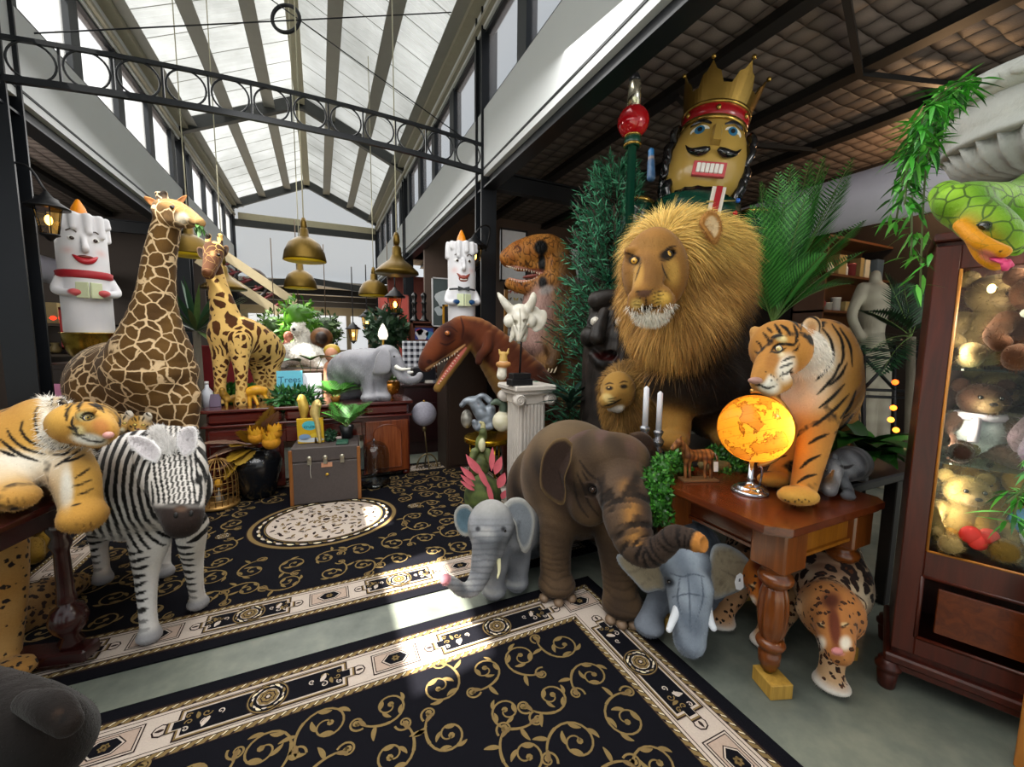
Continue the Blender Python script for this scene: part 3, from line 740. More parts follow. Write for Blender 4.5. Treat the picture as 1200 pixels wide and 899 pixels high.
 if medal:
  mx, my, a, b = medal; el = lambda f, g=0, k=0, amp=0: [(mx+(a*f-g)*(1+amp*math.cos(k*q))*math.cos(q), my+(b*f-g)*(1+amp*math.cos(k*q))*math.sin(q)) for q in np.linspace(0, 2*PI, 73)[:-1]]
  for f, mi, lv in ((1, 4, 24), (.985, 3, 25), (.93, 4, 26), (.915, 0, 27), (.79, 3, 28), (.775, 4, 29), (.765, 1, 30)): R.fill(el(f), mi, lv)
  for j in range(32):
   q = 2*PI*j/32; p = (mx+a*.85*math.cos(q), my+b*.85*math.sin(q)); R.leaf(p, q+1.3, .055, .026, 5 if j % 2 else 1, 28, .8); R.leaf(p, q-1.6, .04, .018, 3, 28.5, -.8)
  for ring, nn, mi in ((.66, 26, 4), (.56, 22, 6), (.46, 18, 4), (.36, 16, 6), (.27, 12, 4), (.18, 9, 6)):
   for j in range(nn):
    q = 2*PI*j/nn+ring*5; p = (mx+a*ring*math.cos(q), my+b*ring*math.sin(q)); R.leaf(p, q+rnd.uniform(-2, 2), .05, .026, mi, 31, rnd.uniform(-1, 1));
    if j % 2: R.line(spiral(p, .022, 1, q, 1, 10), .005, 4, 31.5)
  R.fill(el(.13, 0, 8, .2), 6, 32); R.fill(el(.09, 0, 8, .2), 1, 33); R.fill(el(.05), 4, 34)
  for sg in ((1.17, 0), (-1.17, 0)):
   R.medallion((mx+a*sg[0]*1.08, my), .05, 24)
 yarn = lambda c: flat(c, .95, 0, .22, 160, .35, .1)
 return tag(R.mb.build(name, [yarn('0f0f15'), yarn('c2b4a8'), yarn('b39e8f'), yarn('7f6a44'), yarn('2e2220'), yarn('e0d2b2'), yarn('75603f')], origin=((x0+x1)/2, (y0+y1)/2, 0)), label, 'rug')
rug('rug', -1.99, 1.5, -.35, 2.03, 'black rug with gold scrolls and cream border lying nearest the viewer')
rug('rug', -1.78, 1.78, 2.27, 4.87, 'black rug with oval cream medallion in front of the mahogany sideboard', (0, 3.57, .56, .47))
def M_(px, d): return px*(d+DD[0])/FPX
CAMR = np.stack([RT, UP, FW], 1)
def gz(x, d, z):
 a = at(x, 449.5, d); return a+UP*((z-a[2])/UP[2])
def proj(V):
 q = np.asarray(V)-CAM; d = q@FW; return 600+FPX*(q@RT)/d, 449.5-FPX*(q@UP)/d, d
class PB(Body):
 """a body whose joints are read off the photograph: (x, y, depth, radius in pixels)"""
 def __init__(s, vox, x0=0, y0=0, sx=1.0, ox=0, oy=0, dd=0):
  super().__init__(vox); s.tf = (x0, y0, sx, ox, oy, dd)
 def pt(s, q):
  return at(q[0], q[1], q[2])
 def ch(s, J, tag='body', k=.03, u=(0, 1), n=None, flat=None, op='+'):
  P = [s.pt(j) for j in J]; R = [M_(j[3], j[2]) for j in J]
  return s.chain(P, R, tag, k, u, n, flat, op)
 def el(s, x, y, d, rx, ry, rd, roll=0, yaw=0, tag='body', k=.03, u=0., op='+'):
  R = CAMR@rot((0, 0, 1), -math.radians(roll))@rot((0, 1, 0), math.radians(yaw))
  return s.ell(at(x, y, d), (M_(rx, d), M_(ry, d), rd), R, tag, k, u, op)
 def surface(s, smooth=2):
  super().surface(smooth); s.X, s.Y, s.D = proj(s.V)
  s.face = ((CAM-s.V)*s.N).sum(1) > 0; return s
 def dab(s, col, x, y, r, c, ry=None, a=0, soft=.5, near=None, op=1.0):
  ry = ry or r; ca, sa = math.cos(math.radians(a)), math.sin(math.radians(a))
  dx, dy = s.X-x, s.Y-y; q = np.hypot((dx*ca+dy*sa)/r, (-dx*sa+dy*ca)/ry)
  m = (1-sst(1-soft, 1+soft*.4, q))*s.face*op
  if near is not None: m = m*(np.abs(s.D-near[0]-DD[0]) < near[1])
  return lerp(col, np.array(srgb(c)), m)
 def stroke(s, col, P, w, c, near=None, op=1.0):
  P = np.asarray(P, float); best = np.full(len(s.V), 1e9)
  Q = catmull(P, len(P)*4) if len(P) > 2 else P
  for i in range(len(Q)-1):
   a, b = Q[i], Q[i+1]; ab = b-a; t = np.clip(((s.X-a[0])*ab[0]+(s.Y-a[1])*ab[1])/max(ab@ab, 1e-9), 0, 1)
   tt = (i+t)/(len(Q)-1); ww = w*np.sin(PI*np.clip(.08+.88*tt, 0, 1))**.7
   best = np.minimum(best, np.hypot(s.X-a[0]-t*ab[0], s.Y-a[1]-t*ab[1])-ww/2)
  m = (1-sst(-.6, .8, best))*s.face*op
  if near is not None: m = m*(np.abs(s.D-near[0]-DD[0]) < near[1])
  return lerp(col, np.array(srgb(c)), m)
def C3(c, n): return np.tile(np.array(srgb(c)), (n, 1))
def eye(parent, p, r, look, iris='c98a2b', pup=.5, white=None, name='eye', slit=0.0, rim=None):
 """glass eye: ball + iris + pupil, looking along look"""
 mb = MB(); look = norm(look); a, b, d = frame(look); R = np.stack([a, b, d], 1)
 mb.ball(p, r, R, 16, 10, 0)
 mb.lathe(p, [(r*.72, r*.72), (r*.6, r*.83), (r*.2, r*1.03), (0, r*1.05)], 16, 1, R)
 mb.lathe(p, [(r*pup*.6, r*.9), (r*pup*.5, r*1.0), (0, r*1.09)], 12, 2, R)
 if rim: th = np.linspace(0, 2*PI, 18); mb.tube([np.asarray(p)+a*r*1.05*math.cos(t)+b*r*.75*math.sin(t)+d*r*.35 for t in th], r*.22, 6, 3)
 return mb.build(name, [flat(white or iris, .1, var=.05, spec=.8), flat(iris, .08, var=.3, scale=60, spec=.8), flat('050404', .05, var=0, spec=.9), flat(rim or '100c0a', .5)], parent)
def toward(x, y, d): return norm(CAM-at(x, y, d))
def flap(root, name, mat, P, th, bulge, c_in, c_edge=None, noise=12, fz=None, rings=7, c_back=None, edge_t=.82, center=None, paint=None):
 """thick soft flap (ear, fin): outline P of (x, y, depth); the middle bulges by `bulge` towards the viewer"""
 Q = catmull([at(*p) for p in list(P)+[P[0]]], len(P)*4+1)[:-1]; n = len(Q); c = Q.mean(0) if center is None else at(*center)
 V = []; rr = np.linspace(1, 0, rings+1)[:-1]
 nrm = norm(sum(np.cross(Q[i]-c, Q[(i+1) % n]-c) for i in range(n)))
 if nrm@(CAM-c) < 0: nrm = -nrm
 for side in (1, -1):
  for r in rr:
   for q in Q:
    V.append(c+(q-c)*r+nrm*(bulge*(1-r*r)+side*th*.5*math.sqrt(max(0, 1-r**6)+.02)))
  V.append(c+nrm*(bulge+side*th*.5))
 V = np.array(V); h = rings*n+1; F_ = []; ccw = np.dot(np.cross(Q[1]-Q[0], c-Q[0]), nrm) > 0
 for s in (0, 1):
  for i in range(rings-1):
   for k in range(n):
    f = (s*h+i*n+k, s*h+i*n+(k+1) % n, s*h+(i+1)*n+(k+1) % n, s*h+(i+1)*n+k); F_.append(f if (s == 0) == ccw else f[::-1])
  for k in range(n):
   a, b_ = s*h+(rings-1)*n+k, s*h+(rings-1)*n+(k+1) % n; f = (a, b_, s*h+h-1, s*h+h-1); F_.append(f if (s == 0) == ccw else (b_, a, s*h+h-1, s*h+h-1))
 for k in range(n):
  f = (k, h+k, h+(k+1) % n, (k+1) % n); F_.append(f if ccw else f[::-1])
 F4 = np.array(F_); N_ = np.zeros_like(V); fn = np.cross(V[F4[:, 1]]-V[F4[:, 0]], V[F4[:, 2]]-V[F4[:, 0]])
 for k in range(3): np.add.at(N_, F4[:, k], fn)
 N_ /= np.maximum(np.linalg.norm(N_, axis=1), 1e-12)[:, None]
 m = len(V); r1 = np.concatenate([np.repeat(rr, n), [0]]); R2 = np.concatenate([r1, r1]); back = np.arange(m) >= h
 no = vnoise(V, noise, 3)*.5+.5; col = lerp(C3(c_in, m)*.82, C3(c_in, m)*1.1, no)
 col = np.where(back[:, None], lerp(C3(c_back or c_edge or c_in, m)*.85, C3(c_back or c_edge or c_in, m)*1.1, no), col)
 if c_edge: col = lerp(col, C3(c_edge, m), sst(edge_t, edge_t+.1, R2))
 if paint: col = paint(V, col, R2, back)
 mb = MB(); mb.add(V, [list(dict.fromkeys(f)) for f in F_], 0, True)
 A = {'Col': col, 'u': np.zeros(m), 'sm': np.zeros(m)}
 if fz: strands(mb, A, V, F4, fn, N_, fz)
 mb.attrs = A
 return mb.build(name, mat, root)
def big_lion():
 root = thing('lion', gz(830, 2.75, .79), 'huge maned lion plush towering on the table behind the glowing globe', 'lion')
 b = PB(.0085)
 b.el(800, 345, 2.62, 66, 78, .3, 6, tag='mane', k=.06)
 b.el(822, 300, 2.6, 44, 44, .24, tag='mane', k=.06)
 b.el(790, 300, 2.5, 52, 45, .26, tag='mane', k=.06)
 b.el(797, 388, 2.53, 48, 36, .25, tag='mane', k=.06)
 b.el(767, 318, 2.26, 37, 48, .18, -4, tag='face', k=.03)
 b.ch([(768, 290, 2.2, 22), (761, 322, 2.1, 18), (756, 343, 2.03, 15)], 'face', .03)
 b.ch([(748, 352, 2.06, 13), (746, 356, 2.07, 11)], 'face', .02); b.ch([(772, 350, 2.06, 16), (778, 353, 2.1, 13)], 'face', .02)
 b.ch([(756, 367, 2.1, 11), (768, 366, 2.11, 13)], 'chin', .02)
 b.el(742, 296, 2.2, 11, 6, .05, 15, tag='face', k=.02); b.el(783, 288, 2.2, 13, 6, .05, -15, tag='face', k=.02)
 b.el(743.5, 305, 2.125, 6.5, 4.5, .035, 10, op='-', k=.015); b.el(782.5, 298.5, 2.12, 8, 4.5, .04, -18, op='-', k=.015)
 b.el(834, 266, 2.5, 9, 12, .05, 25, tag='ear', k=.02)
 b.el(836, 452, 2.85, 46, 62, .28, tag='torso', k=.08); b.el(812, 446, 2.66, 56, 40, .22, tag='torso', k=.05)
 b.ch([(840, 430, 2.9, 44), (862, 468, 3.15, 36), (868, 492, 3.25, 32)], 'torso', .08)
 for J in ([(790, 440, 2.72, 27), (791, 485, 2.68, 19), (790, None, 2.64, 17)], [(846, 450, 2.82, 26), (853, 495, 2.78, 18), (856, None, 2.75, 17)]):
  J2 = []
  for x, y, d, r in J:
   if y is None: y = proj(gz(x, d, .8+M_(r, d)*.9))[1]
   J2.append((x, y, d, r))
  b.ch(J2, 'leg', .05); x, y, d, r = J2[-1]; b.el(x-3, y+3, d-.06, 19, 13, .1, tag='leg', k=.03)
 b.surface(2); n = len(b.V); no = vnoise(b.V, 30, 1)
 tan, gold = np.array(srgb('c08527')), np.array(srgb('d8a545'))
 col = lerp(C3('a8701f', n), C3('c4903a', n), (no*.5+.5))
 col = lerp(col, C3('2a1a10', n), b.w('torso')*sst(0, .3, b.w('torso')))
 col = lerp(col, C3('b9832f', n), b.w('leg')*sst(480, 462, -b.Y+0*b.Y)*0+b.w('leg')*sst(452, 478, b.Y))
 f = b.w('face'); col = lerp(col, C3('a56c20', n), f)
 near = (2.15, .25)
 col = b.dab(col, 762, 318, 13, '8d5a19', 26, -8, .6, near); col = b.dab(col, 763, 285, 24, '9a661d', 10, 0, .7, near)
 col = b.dab(col, 747, 322, 8, 'c08a34', 18, 8, .6, near); col = b.dab(col, 788, 318, 10, 'c99540', 20, -8, .6, near)
 col = b.dab(col, 775, 350, 14, 'e0ad45', 10, 0, .6, near); col = b.dab(col, 746, 356, 8, 'e0b765', 7, 0, .6, near)
 for (x, y, r, ry, a) in ((743.5, 305, 9, 6.5, 10), (782.5, 298, 12, 6.5, -18)): col = b.dab(col, x, y, r, '2b1c10', ry, a, .5, near)
 for P, w in (([(733, 296), (741, 299), (748, 304)], 2), ([(776, 300), (783, 291), (793, 288)], 2.4), ([(774, 305), (784, 304), (792, 296)], 2), ([(751, 308), (748, 318), (744, 330)], 1.5), ([(775, 308), (779, 320), (785, 330)], 1.5),
    ([(744, 341), (752, 343), (757, 346), (766, 338)], 2.2), ([(757, 347), (757, 360)], 1.8), ([(747, 363), (757, 359), (768, 361), (776, 356)], 1.8)): col = b.stroke(col, P, w, '2a1a12', near)
 for k in range(4): col = b.stroke(col, [(764, 345+4*k), (772, 342+4*k), (781, 341+4*k)], 1.0, '3a2412', near)
 for k in range(3): col = b.stroke(col, [(741, 350+4*k), (746, 349+4*k), (751, 350+4*k)], .9, '3a2412', near)
 col = b.dab(col, 755, 344, 10, '6e4636', 5, -10, .4, near)
 col = b.dab(col, 757, 363, 7, '241612', 3.2, 0, .4, near)
 col = lerp(col, C3('e9e4da', n), sst(.4, .7, b.w('chin')))
 col = lerp(col, C3('a5651d', n), b.w('ear')); col = b.dab(col, 834, 277, 6, 'ecd9bd', 7, 0, .5)
 fc = at(765, 318, 2.2)
 def comb(P, N):
  d = P-fc; d[:, 2] -= .28; d = d/np.linalg.norm(d, axis=1)[:, None]; d -= N*(d*N).sum(1)[:, None]*.8; return d*1.3
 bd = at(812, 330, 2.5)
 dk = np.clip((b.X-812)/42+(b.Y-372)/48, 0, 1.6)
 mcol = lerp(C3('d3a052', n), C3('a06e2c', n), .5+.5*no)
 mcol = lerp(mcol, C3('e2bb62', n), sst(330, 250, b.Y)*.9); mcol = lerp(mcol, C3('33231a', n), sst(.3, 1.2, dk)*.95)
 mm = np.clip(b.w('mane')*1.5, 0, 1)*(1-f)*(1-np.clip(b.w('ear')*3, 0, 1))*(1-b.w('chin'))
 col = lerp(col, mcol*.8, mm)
 mane_src = (b.V, b.F, b.FN, b.N)
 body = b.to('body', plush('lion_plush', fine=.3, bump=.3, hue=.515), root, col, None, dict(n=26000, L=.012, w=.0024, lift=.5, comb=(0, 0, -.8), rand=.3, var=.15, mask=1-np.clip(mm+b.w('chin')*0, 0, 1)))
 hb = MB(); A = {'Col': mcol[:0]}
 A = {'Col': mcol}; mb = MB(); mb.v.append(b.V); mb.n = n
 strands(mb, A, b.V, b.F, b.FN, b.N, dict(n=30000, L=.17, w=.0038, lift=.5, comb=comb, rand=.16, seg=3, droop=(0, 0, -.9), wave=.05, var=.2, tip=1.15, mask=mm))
 edge = np.clip(f*1.0, 0, 1)*sst(.3, .7, b.w('mane')+.25)*0
 mb.v = mb.v[1:]; mb.f = [[i-n for i in q] for q in mb.f]; mb.n -= n; mb.attrs = {'Col': A['Col'][n:]}
 mb.build('mane', plush('mane_hair', fine=.1, bump=0, sheen=.1, rough=.6, hue=.511), root)
 for (x, y, d, r, nn, c, L) in ((764, 366, 2.1, .07, 900, 'efeae0', .035),):
  q = b.w('chin'); q = q*(b.Y > 356); A = {'Col': C3(c, n)}; mb = MB(); mb.v.append(b.V); mb.n = n
  strands(mb, A, b.V, b.F, b.FN, b.N, dict(n=1800, L=L, w=.003, lift=.9, comb=(0, 0, -.7), rand=.3, seg=2, var=.06, mask=q)); mb.v = mb.v[1:]; mb.f = [[i-n for i in z] for z in mb.f]; mb.attrs = {'Col': A['Col'][n:]}
  mb.build('beard', plush('beard_hair', fine=0, bump=0), root)
 eye(root, at(743.5, 305.5, 2.12), .019, toward(743, 305, 2.1)+RT*-.2-UP*.15, 'd9a441', .55, rim='1a100a')
 eye(root, at(782.5, 298.5, 2.095), .022, toward(783, 300, 2.1)+RT*-.25-UP*.15, 'd9a441', .55, rim='1a100a')
 flap(root, 'ear', plush('ear_plush', fine=.2, hue=.515), [(820, 262, 2.15), (824, 252, 2.15), (833, 247, 2.16), (842, 253, 2.17), (846, 266, 2.17), (843, 279, 2.16), (837, 286, 2.15), (830, 276, 2.14)], .03, -.02, 'e2c3a0', 'b5762c', 14, dict(n=1500, L=.018, w=.0022, lift=.5, rand=.3, var=.1), edge_t=.62)
 nb = MB(); nb.ball(at(755, 343, 2.0), (.036, .02, .022), CAMR, 14, 10); nb.build('nose', flat('7a4b3c', .45), root)
big_lion()
def leg_to(b, J, z=.03, tag='leg', k=.04, foot=None, u=(0, 1)):
 J2 = []
 for x, y, d, r in J:
  if y is None: y = proj(gz(x, d, z+M_(r, d)*.55))[1]
  J2.append((x, y, d, r))
 b.ch(J2, tag, k, u)
 x, y, d, r = J2[-1]; c = gz(x, d, z+M_(r, d)*.5)
 if foot: b.ell(c-FW*M_(r, d)*.25, (M_(r, d)*foot, M_(r, d)*.5, M_(r, d)*foot*1.1), CAMR, tag, k, u[1])
 return J2[-1]
def nails(root, b, x, d, r, z, n=4, c='6a5444', s=.3, sp=1.0):
 mb = MB(); cc = gz(x, d, z); R = M_(r, d)
 for i in range(n):
  a = math.radians(-50+100*i/max(1, n-1))*sp; p = cc-FW*R*1.12*math.cos(a)+RT*R*1.08*math.sin(a); p[2] = z+R*.3
  mb.ball(p, (R*s*.9, R*s*.75, R*s*1.1), CAMR, 10, 8)
 mb.build('toenails', flat(c, .5), root)
def big_elephant():
 root = thing('elephant', gz(668, 2.35, .0), 'large dark brown elephant with raised trunk beside the white column', 'elephant')
 b = PB(.0095); b.soft = .03
 b.el(672, 560, 2.62, 62, 68, .42, -12, tag='body', k=.08)
 b.el(655, 575, 3.0, 62, 62, .3, tag='body', k=.1)
 b.el(698, 545, 2.22, 44, 42, .2, -6, tag='head', k=.05)
 b.el(724, 537, 2.1, 38, 30, .13, 10, tag='head', k=.05)
 b.el(690, 590, 2.2, 24, 26, .12, tag='head', k=.05)
 b.ch([(727, 560, 2.08, 34), (732, 585, 1.96, 30), (736, 612, 1.87, 27), (745, 637, 1.8, 22), (761, 648, 1.74, 17), (777, 640, 1.69, 14.5), (790, 629, 1.65, 13.5), (806, 631, 1.62, 12.5), (821, 637, 1.58, 12)], 'trunk', .03, n=40)
 b.ch([(829, 638, 1.555, 7), (836, 638, 1.54, 6)], 'tr', .02, op='-')
 f1 = leg_to(b, [(662, 590, 2.4, 30), (652, 630, 2.33, 20), (651, 665, 2.3, 18), (652, None, 2.28, 19)], .024, foot=1.1)
 f2 = leg_to(b, [(722, 610, 2.3, 30), (724, 650, 2.2, 22), (727, 690, 2.14, 20), (729, None, 2.1, 21)], .024, foot=1.1)
 f3 = leg_to(b, [(632, 600, 3.05, 36), (626, 640, 3.0, 22), (624, None, 2.95, 19)], .024, foot=1.05)
 f4 = leg_to(b, [(700, 610, 3.1, 30), (700, 640, 3.1, 20), (700, None, 3.05, 19)], .024, foot=1.05)
 b.ch([(640, 560, 3.3, 6), (615, 600, 3.35, 4)], 'body', .02)
 b.el(694, 574, 2.03, 7, 5, .03, op='-', k=.02)
 b.surface(2); n = len(b.V)
 no = vnoise(b.V, 14, 3)*.5+.5
 col = lerp(C3('33271f', n), C3('80694f', n), no)
 col = lerp(col, C3('857258', n), sst(.3, .9, b.N[:, 2])*b.w('body')*.7)  # highlights on upward faces put into the hide colour
 col = lerp(col, C3('6f5650', n), b.w('head')*sst(-.2, .8, vnoise(b.V, 20, 8))*.8)
 col = lerp(col, C3('594a42', n), b.w('trunk')*.6)
 T = b.T.get('trunk', np.zeros(n)); tw = b.w('trunk')
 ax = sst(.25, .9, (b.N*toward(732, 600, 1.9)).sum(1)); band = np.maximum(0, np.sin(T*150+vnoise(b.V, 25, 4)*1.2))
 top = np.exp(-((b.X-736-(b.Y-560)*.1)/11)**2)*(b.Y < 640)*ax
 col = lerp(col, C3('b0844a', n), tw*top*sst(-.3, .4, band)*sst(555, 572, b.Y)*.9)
 wr = np.maximum(0, -np.sin(T*150+vnoise(b.V, 25, 4)*1.2)); col = lerp(col, C3('1c1512', n), tw*sst(.3, 1, wr)*.85*sst(.02, .1, T))
 col = lerp(col, C3('c9904e', n), sst(.955, .985, T)*tw)
 lw = b.w('leg'); rings = np.sin(b.V[:, 2]*190+vnoise(b.V, 30, 5)*1.5); col = lerp(col, C3('2c221b', n), lw*sst(.5, 1, rings)*.45*sst(.45, .2, b.V[:, 2])); col = lerp(col, C3('5f4c39', n), lw*.3)
 near = (2.1, .35)
 for P in ([(676, 555), (684, 572), (690, 590), (702, 605)], [(682, 552), (690, 565), (703, 580), (706, 596)], [(672, 565), (678, 590), (690, 607)], [(700, 560), (705, 575), (703, 588)], [(679, 540), (690, 555), (700, 562)]):
  col = b.stroke(col, P, 3, '251c18', near, .75)
 col = b.dab(col, 694, 574, 12, '2b221d', 9, 30, .6, near)
 for P in ([(684, 566), (694, 565), (702, 572)], [(686, 582), (696, 584), (703, 578)]): col = b.stroke(col, P, 2, '6b5a4e', near)
 b.V = b.V-b.N*(tw*sst(.3, 1, wr)*.006+lw*sst(.4, 1, rings)*.003*sst(.45, .2, b.V[:, 2]))[:, None]
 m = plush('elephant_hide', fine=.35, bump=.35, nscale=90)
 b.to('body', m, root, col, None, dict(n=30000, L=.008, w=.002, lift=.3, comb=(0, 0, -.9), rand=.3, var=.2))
 fz = dict(n=4000, L=.007, w=.002, lift=.3, comb=(0, 0, -.9), rand=.3, var=.2)
 flap(root, 'ear', m, [(671, 520, 2.06), (662, 513, 2.06), (648, 517, 2.07), (637, 532, 2.08), (633, 552, 2.09), (634, 572, 2.09), (645, 585, 2.08), (659, 592, 2.05), (663, 580, 2.04), (662, 560, 2.03), (669, 540, 2.03)], .022, -.03, '4a382f', '8a7350', 10, fz, edge_t=.86)
 flap(root, 'ear', m, [(738, 508, 2.2), (752, 506, 2.22), (764, 514, 2.24), (771, 531, 2.26), (770, 553, 2.26), (762, 549, 2.24), (752, 530, 2.2)], .022, .02, '4a3a30', '6e5a4a', 10, fz)
 eye(root, at(695, 574, 2.05), .016, toward(695, 574, 2)+RT*-.3, '3a2416', .6, rim='1a1310')
 for (x, y, d, r), nn in ((f1, 3), (f2, 4)): nails(root, b, x, d, r, 0, nn, '7d6650', .34)
DD[0] = .15; big_elephant(); DD[0] = 0
M_TIG = plush('tiger_plush', 'stripe', freq=1., width=.05, dist=.35, scale=7, fine=.25, sheen=.1, hue=.518)
def tiger_right():
 root = thing('tiger', gz(940, 1.8, .79), 'standing tiger statue with white chest leaning over the glowing globe', 'tiger')
 b = PB(.0068); b.soft = .02
 b.ch([(962, 425, 1.98, 38), (959, 450, 2.15, 42), (959, 462, 2.35, 40), (959, 470, 2.5, 36)], 'body', .06, (0, 2.2))
 b.el(958, 400, 1.95, 30, 26, .14, tag='body', k=.06, u=0); b.el(945, 455, 1.95, 22, 42, .14, tag='chest', k=.05)
 b.el(914, 408, 1.76, 31, 33, .13, -15, tag='head', k=.04)
 b.ch([(906, 425, 1.68, 19), (896, 440, 1.6, 14), (891, 448, 1.57, 11)], 'head', .03)
 b.ch([(899, 455, 1.6, 9), (905, 455, 1.63, 10)], 'jaw', .02); b.el(912, 448, 1.66, 13, 12, .06, tag='head', k=.03)
 b.ch([(935, 405, 1.84, 24), (948, 425, 1.9, 22), (952, 450, 1.92, 15)], 'ruff', .03)
 b.ch([(912, 398, 1.66, 6), (921, 402, 1.69, 5)], 'head', .015)
 b.el(913, 408, 1.625, 7, 3.5, .03, -12, op='-', k=.012)
 b.el(951, 383, 1.83, 11, 13, .025, 25, tag='ear', k=.015); b.el(950, 385, 1.805, 7, 9, .02, 25, op='-', k=.015)
 b.el(886, 392, 1.83, 6, 10, .03, -20, tag='ear', k=.015)
 J = leg_to(b, [(972, 445, 1.98, 27), (960, 490, 1.9, 20), (950, 535, 1.83, 16), (940, None, 1.77, 13)], .805, k=.04, u=(0, 1.3)); b.el(935, J[1]+2, 1.70, 22, 11, .07, tag='paw', k=.03)
 J2 = leg_to(b, [(938, 480, 2.1, 22), (932, 515, 2.06, 15), (920, 540, 2.02, 12), (912, None, 2.0, 12)], .805, k=.04, u=(0, 1.)); b.el(906, J2[1]+3, 1.95, 17, 9, .06, tag='paw', k=.03)
 for x in (955, 985): leg_to(b, [(x-8, 490, 2.48, 24), (x-12, 520, 2.46, 17), (x-4, None, 2.44, 13)], .805, k=.05)
 b.surface(2); n = len(b.V); no = vnoise(b.V, 16, 3)*.5+.5
 col = lerp(C3('b06a12', n), C3('cf8a22', n), no)
 hw = b.w('head'); col = lerp(col, C3('c27a1c', n), hw)
 white = C3('e8e2da', n)
 col = lerp(col, lerp(white, C3('d8b9a0', n), sst(455, 500, b.Y)), b.w('chest')*sst(990, 945, b.X)*b.face*1.0)
 near = (1.72, .3)
 col = b.dab(col, 900, 450, 17, 'efe8e0', 12, 30, .5, near); col = b.dab(col, 921, 432, 13, 'efe8e0', 20, 15, .6, near); col = b.dab(col, 915, 396, 9, 'e6cf9f', 5, 20, .6, near); col = b.dab(col, 911, 416, 10, 'e8dcc0', 4, -10, .6, near)
 col = b.dab(col, 892, 440, 9, 'b8741f', 13, 30, .5, near); col = b.dab(col, 905, 422, 9, 'b06a18', 16, 20, .6, near)
 col = lerp(col, white, np.clip(b.w('ruff')*1.6, 0, 1)); col = lerp(col, C3('d9a476', n), b.w('ear')*.6); col = b.dab(col, 951, 386, 6, 'c98d63', 8, 20, .5)
 col = lerp(col, C3('c88b22', n), b.w('paw'))
 S = lambda w, *P: None
 K = '120d0a'
 def s(w, *P):
  nonlocal col; col = b.stroke(col, P, w, K, None)
 for w, P in ((4, [(915, 381), (922, 386), (926, 393)]), (4, [(908, 380), (913, 388), (916, 394)]), (3, [(899, 384), (905, 390)]), (3.5, [(930, 380), (934, 392), (932, 402)]), (3, [(894, 390), (900, 397), (901, 404)]), (3, [(922, 374), (931, 377), (938, 386)]),
    (3, [(903, 396), (911, 393), (918, 394)]), (3.4, [(903, 413), (909, 405), (920, 403), (930, 404), (936, 398)]), (2.4, [(904, 412), (912, 413), (921, 408)]), (2.5, [(929, 412), (934, 409), (937, 402)]), (2.6, [(916, 424), (924, 420), (932, 418)]), (2.4, [(914, 431), (922, 428), (930, 425)]), (2.4, [(915, 440), (923, 437), (929, 431)]), (2, [(886, 400), (891, 404), (893, 412)]), (2, [(884, 412), (890, 414)]),
    (2.4, [(884, 452), (891, 452), (900, 455), (911, 451)]), (2, [(888, 446), (890, 451)]),
    (2.6, [(938, 390), (941, 376), (950, 371), (960, 378), (960, 392)])): s(w, *P)
 for k in range(10): col = b.dab(col, 897+k*2.3+(k % 3), 436+((k*7) % 11), .9, '2a1a10', None, 0, .4, near)
 for w, P in ((4, [(952, 500), (966, 490), (980, 478), (995, 462)]), (4, [(960, 478), (975, 466), (990, 450)]), (4, [(948, 520), (958, 514), (972, 508)]), (4, [(938, 549), (948, 540), (962, 533)]), (3.6, [(934, 566), (945, 559), (957, 556)]), (3.5, [(958, 462), (968, 452), (978, 440), (984, 425)]), (3.5, [(972, 452), (985, 440), (993, 425)]), (3.5, [(964, 385), (974, 400), (976, 420), (968, 436)]), (3.4, [(975, 380), (986, 398), (988, 420), (980, 436)]), (3, [(984, 384), (996, 405), (999, 430)]), (3.4, [(956, 446), (966, 436), (973, 424)]), (3.5, [(985, 490), (996, 476), (1003, 458)]), (3, [(978, 508), (990, 498), (1000, 485)]), (3, [(902, 541), (912, 536), (922, 534)])): s(w, *P)
 for k in range(8): col = b.dab(col, 920+k*4, 586+2*(k % 2), 1.3, '2a1a10', None, 0, .4)
 sm = np.clip(b.w('body')*(~b.face), 0, 1)*.9
 b.u = b.V@FW*4+b.V[:, 2]*2
 b.to('body', M_TIG, root, col, {'sm': sm}, dict(n=26000, L=.007, w=.0016, lift=.3, comb=(0, 0, -.9), rand=.3, var=.12))
 A = {'Col': lerp(white, C3('fbf6f0', n), no)}; mb = MB(); mb.v.append(b.V); mb.n = n
 strands(mb, A, b.V, b.F, b.FN, b.N, dict(n=6000, L=.03, w=.002, lift=.25, comb=-UP*1.0+RT*.3, rand=.25, seg=2, var=.06, mask=np.clip(b.w('ruff')*2-.9, 0, 1)))
 mb.v = mb.v[1:]; mb.f = [[i-n for i in z] for z in mb.f]; mb.attrs = {'Col': A['Col'][n:]}; mb.build('ruff', plush('ruff_hair', fine=.05, bump=0, sheen=.1), root)
 eye(root, at(913, 408.5, 1.64), .013, toward(913, 408, 1.6)+RT*-.35-UP*.1, 'd8c27a', .5, white='efe9da', rim='100c0a')
 nb = MB(); nb.ball(at(885, 446, 1.545), (.026, .014, .018), CAMR@rot((0, 1, 0), .5), 12, 8); nb.build('nose', flat('a0786c', .5), root)
DD[0] = .06; tiger_right(); DD[0] = 0
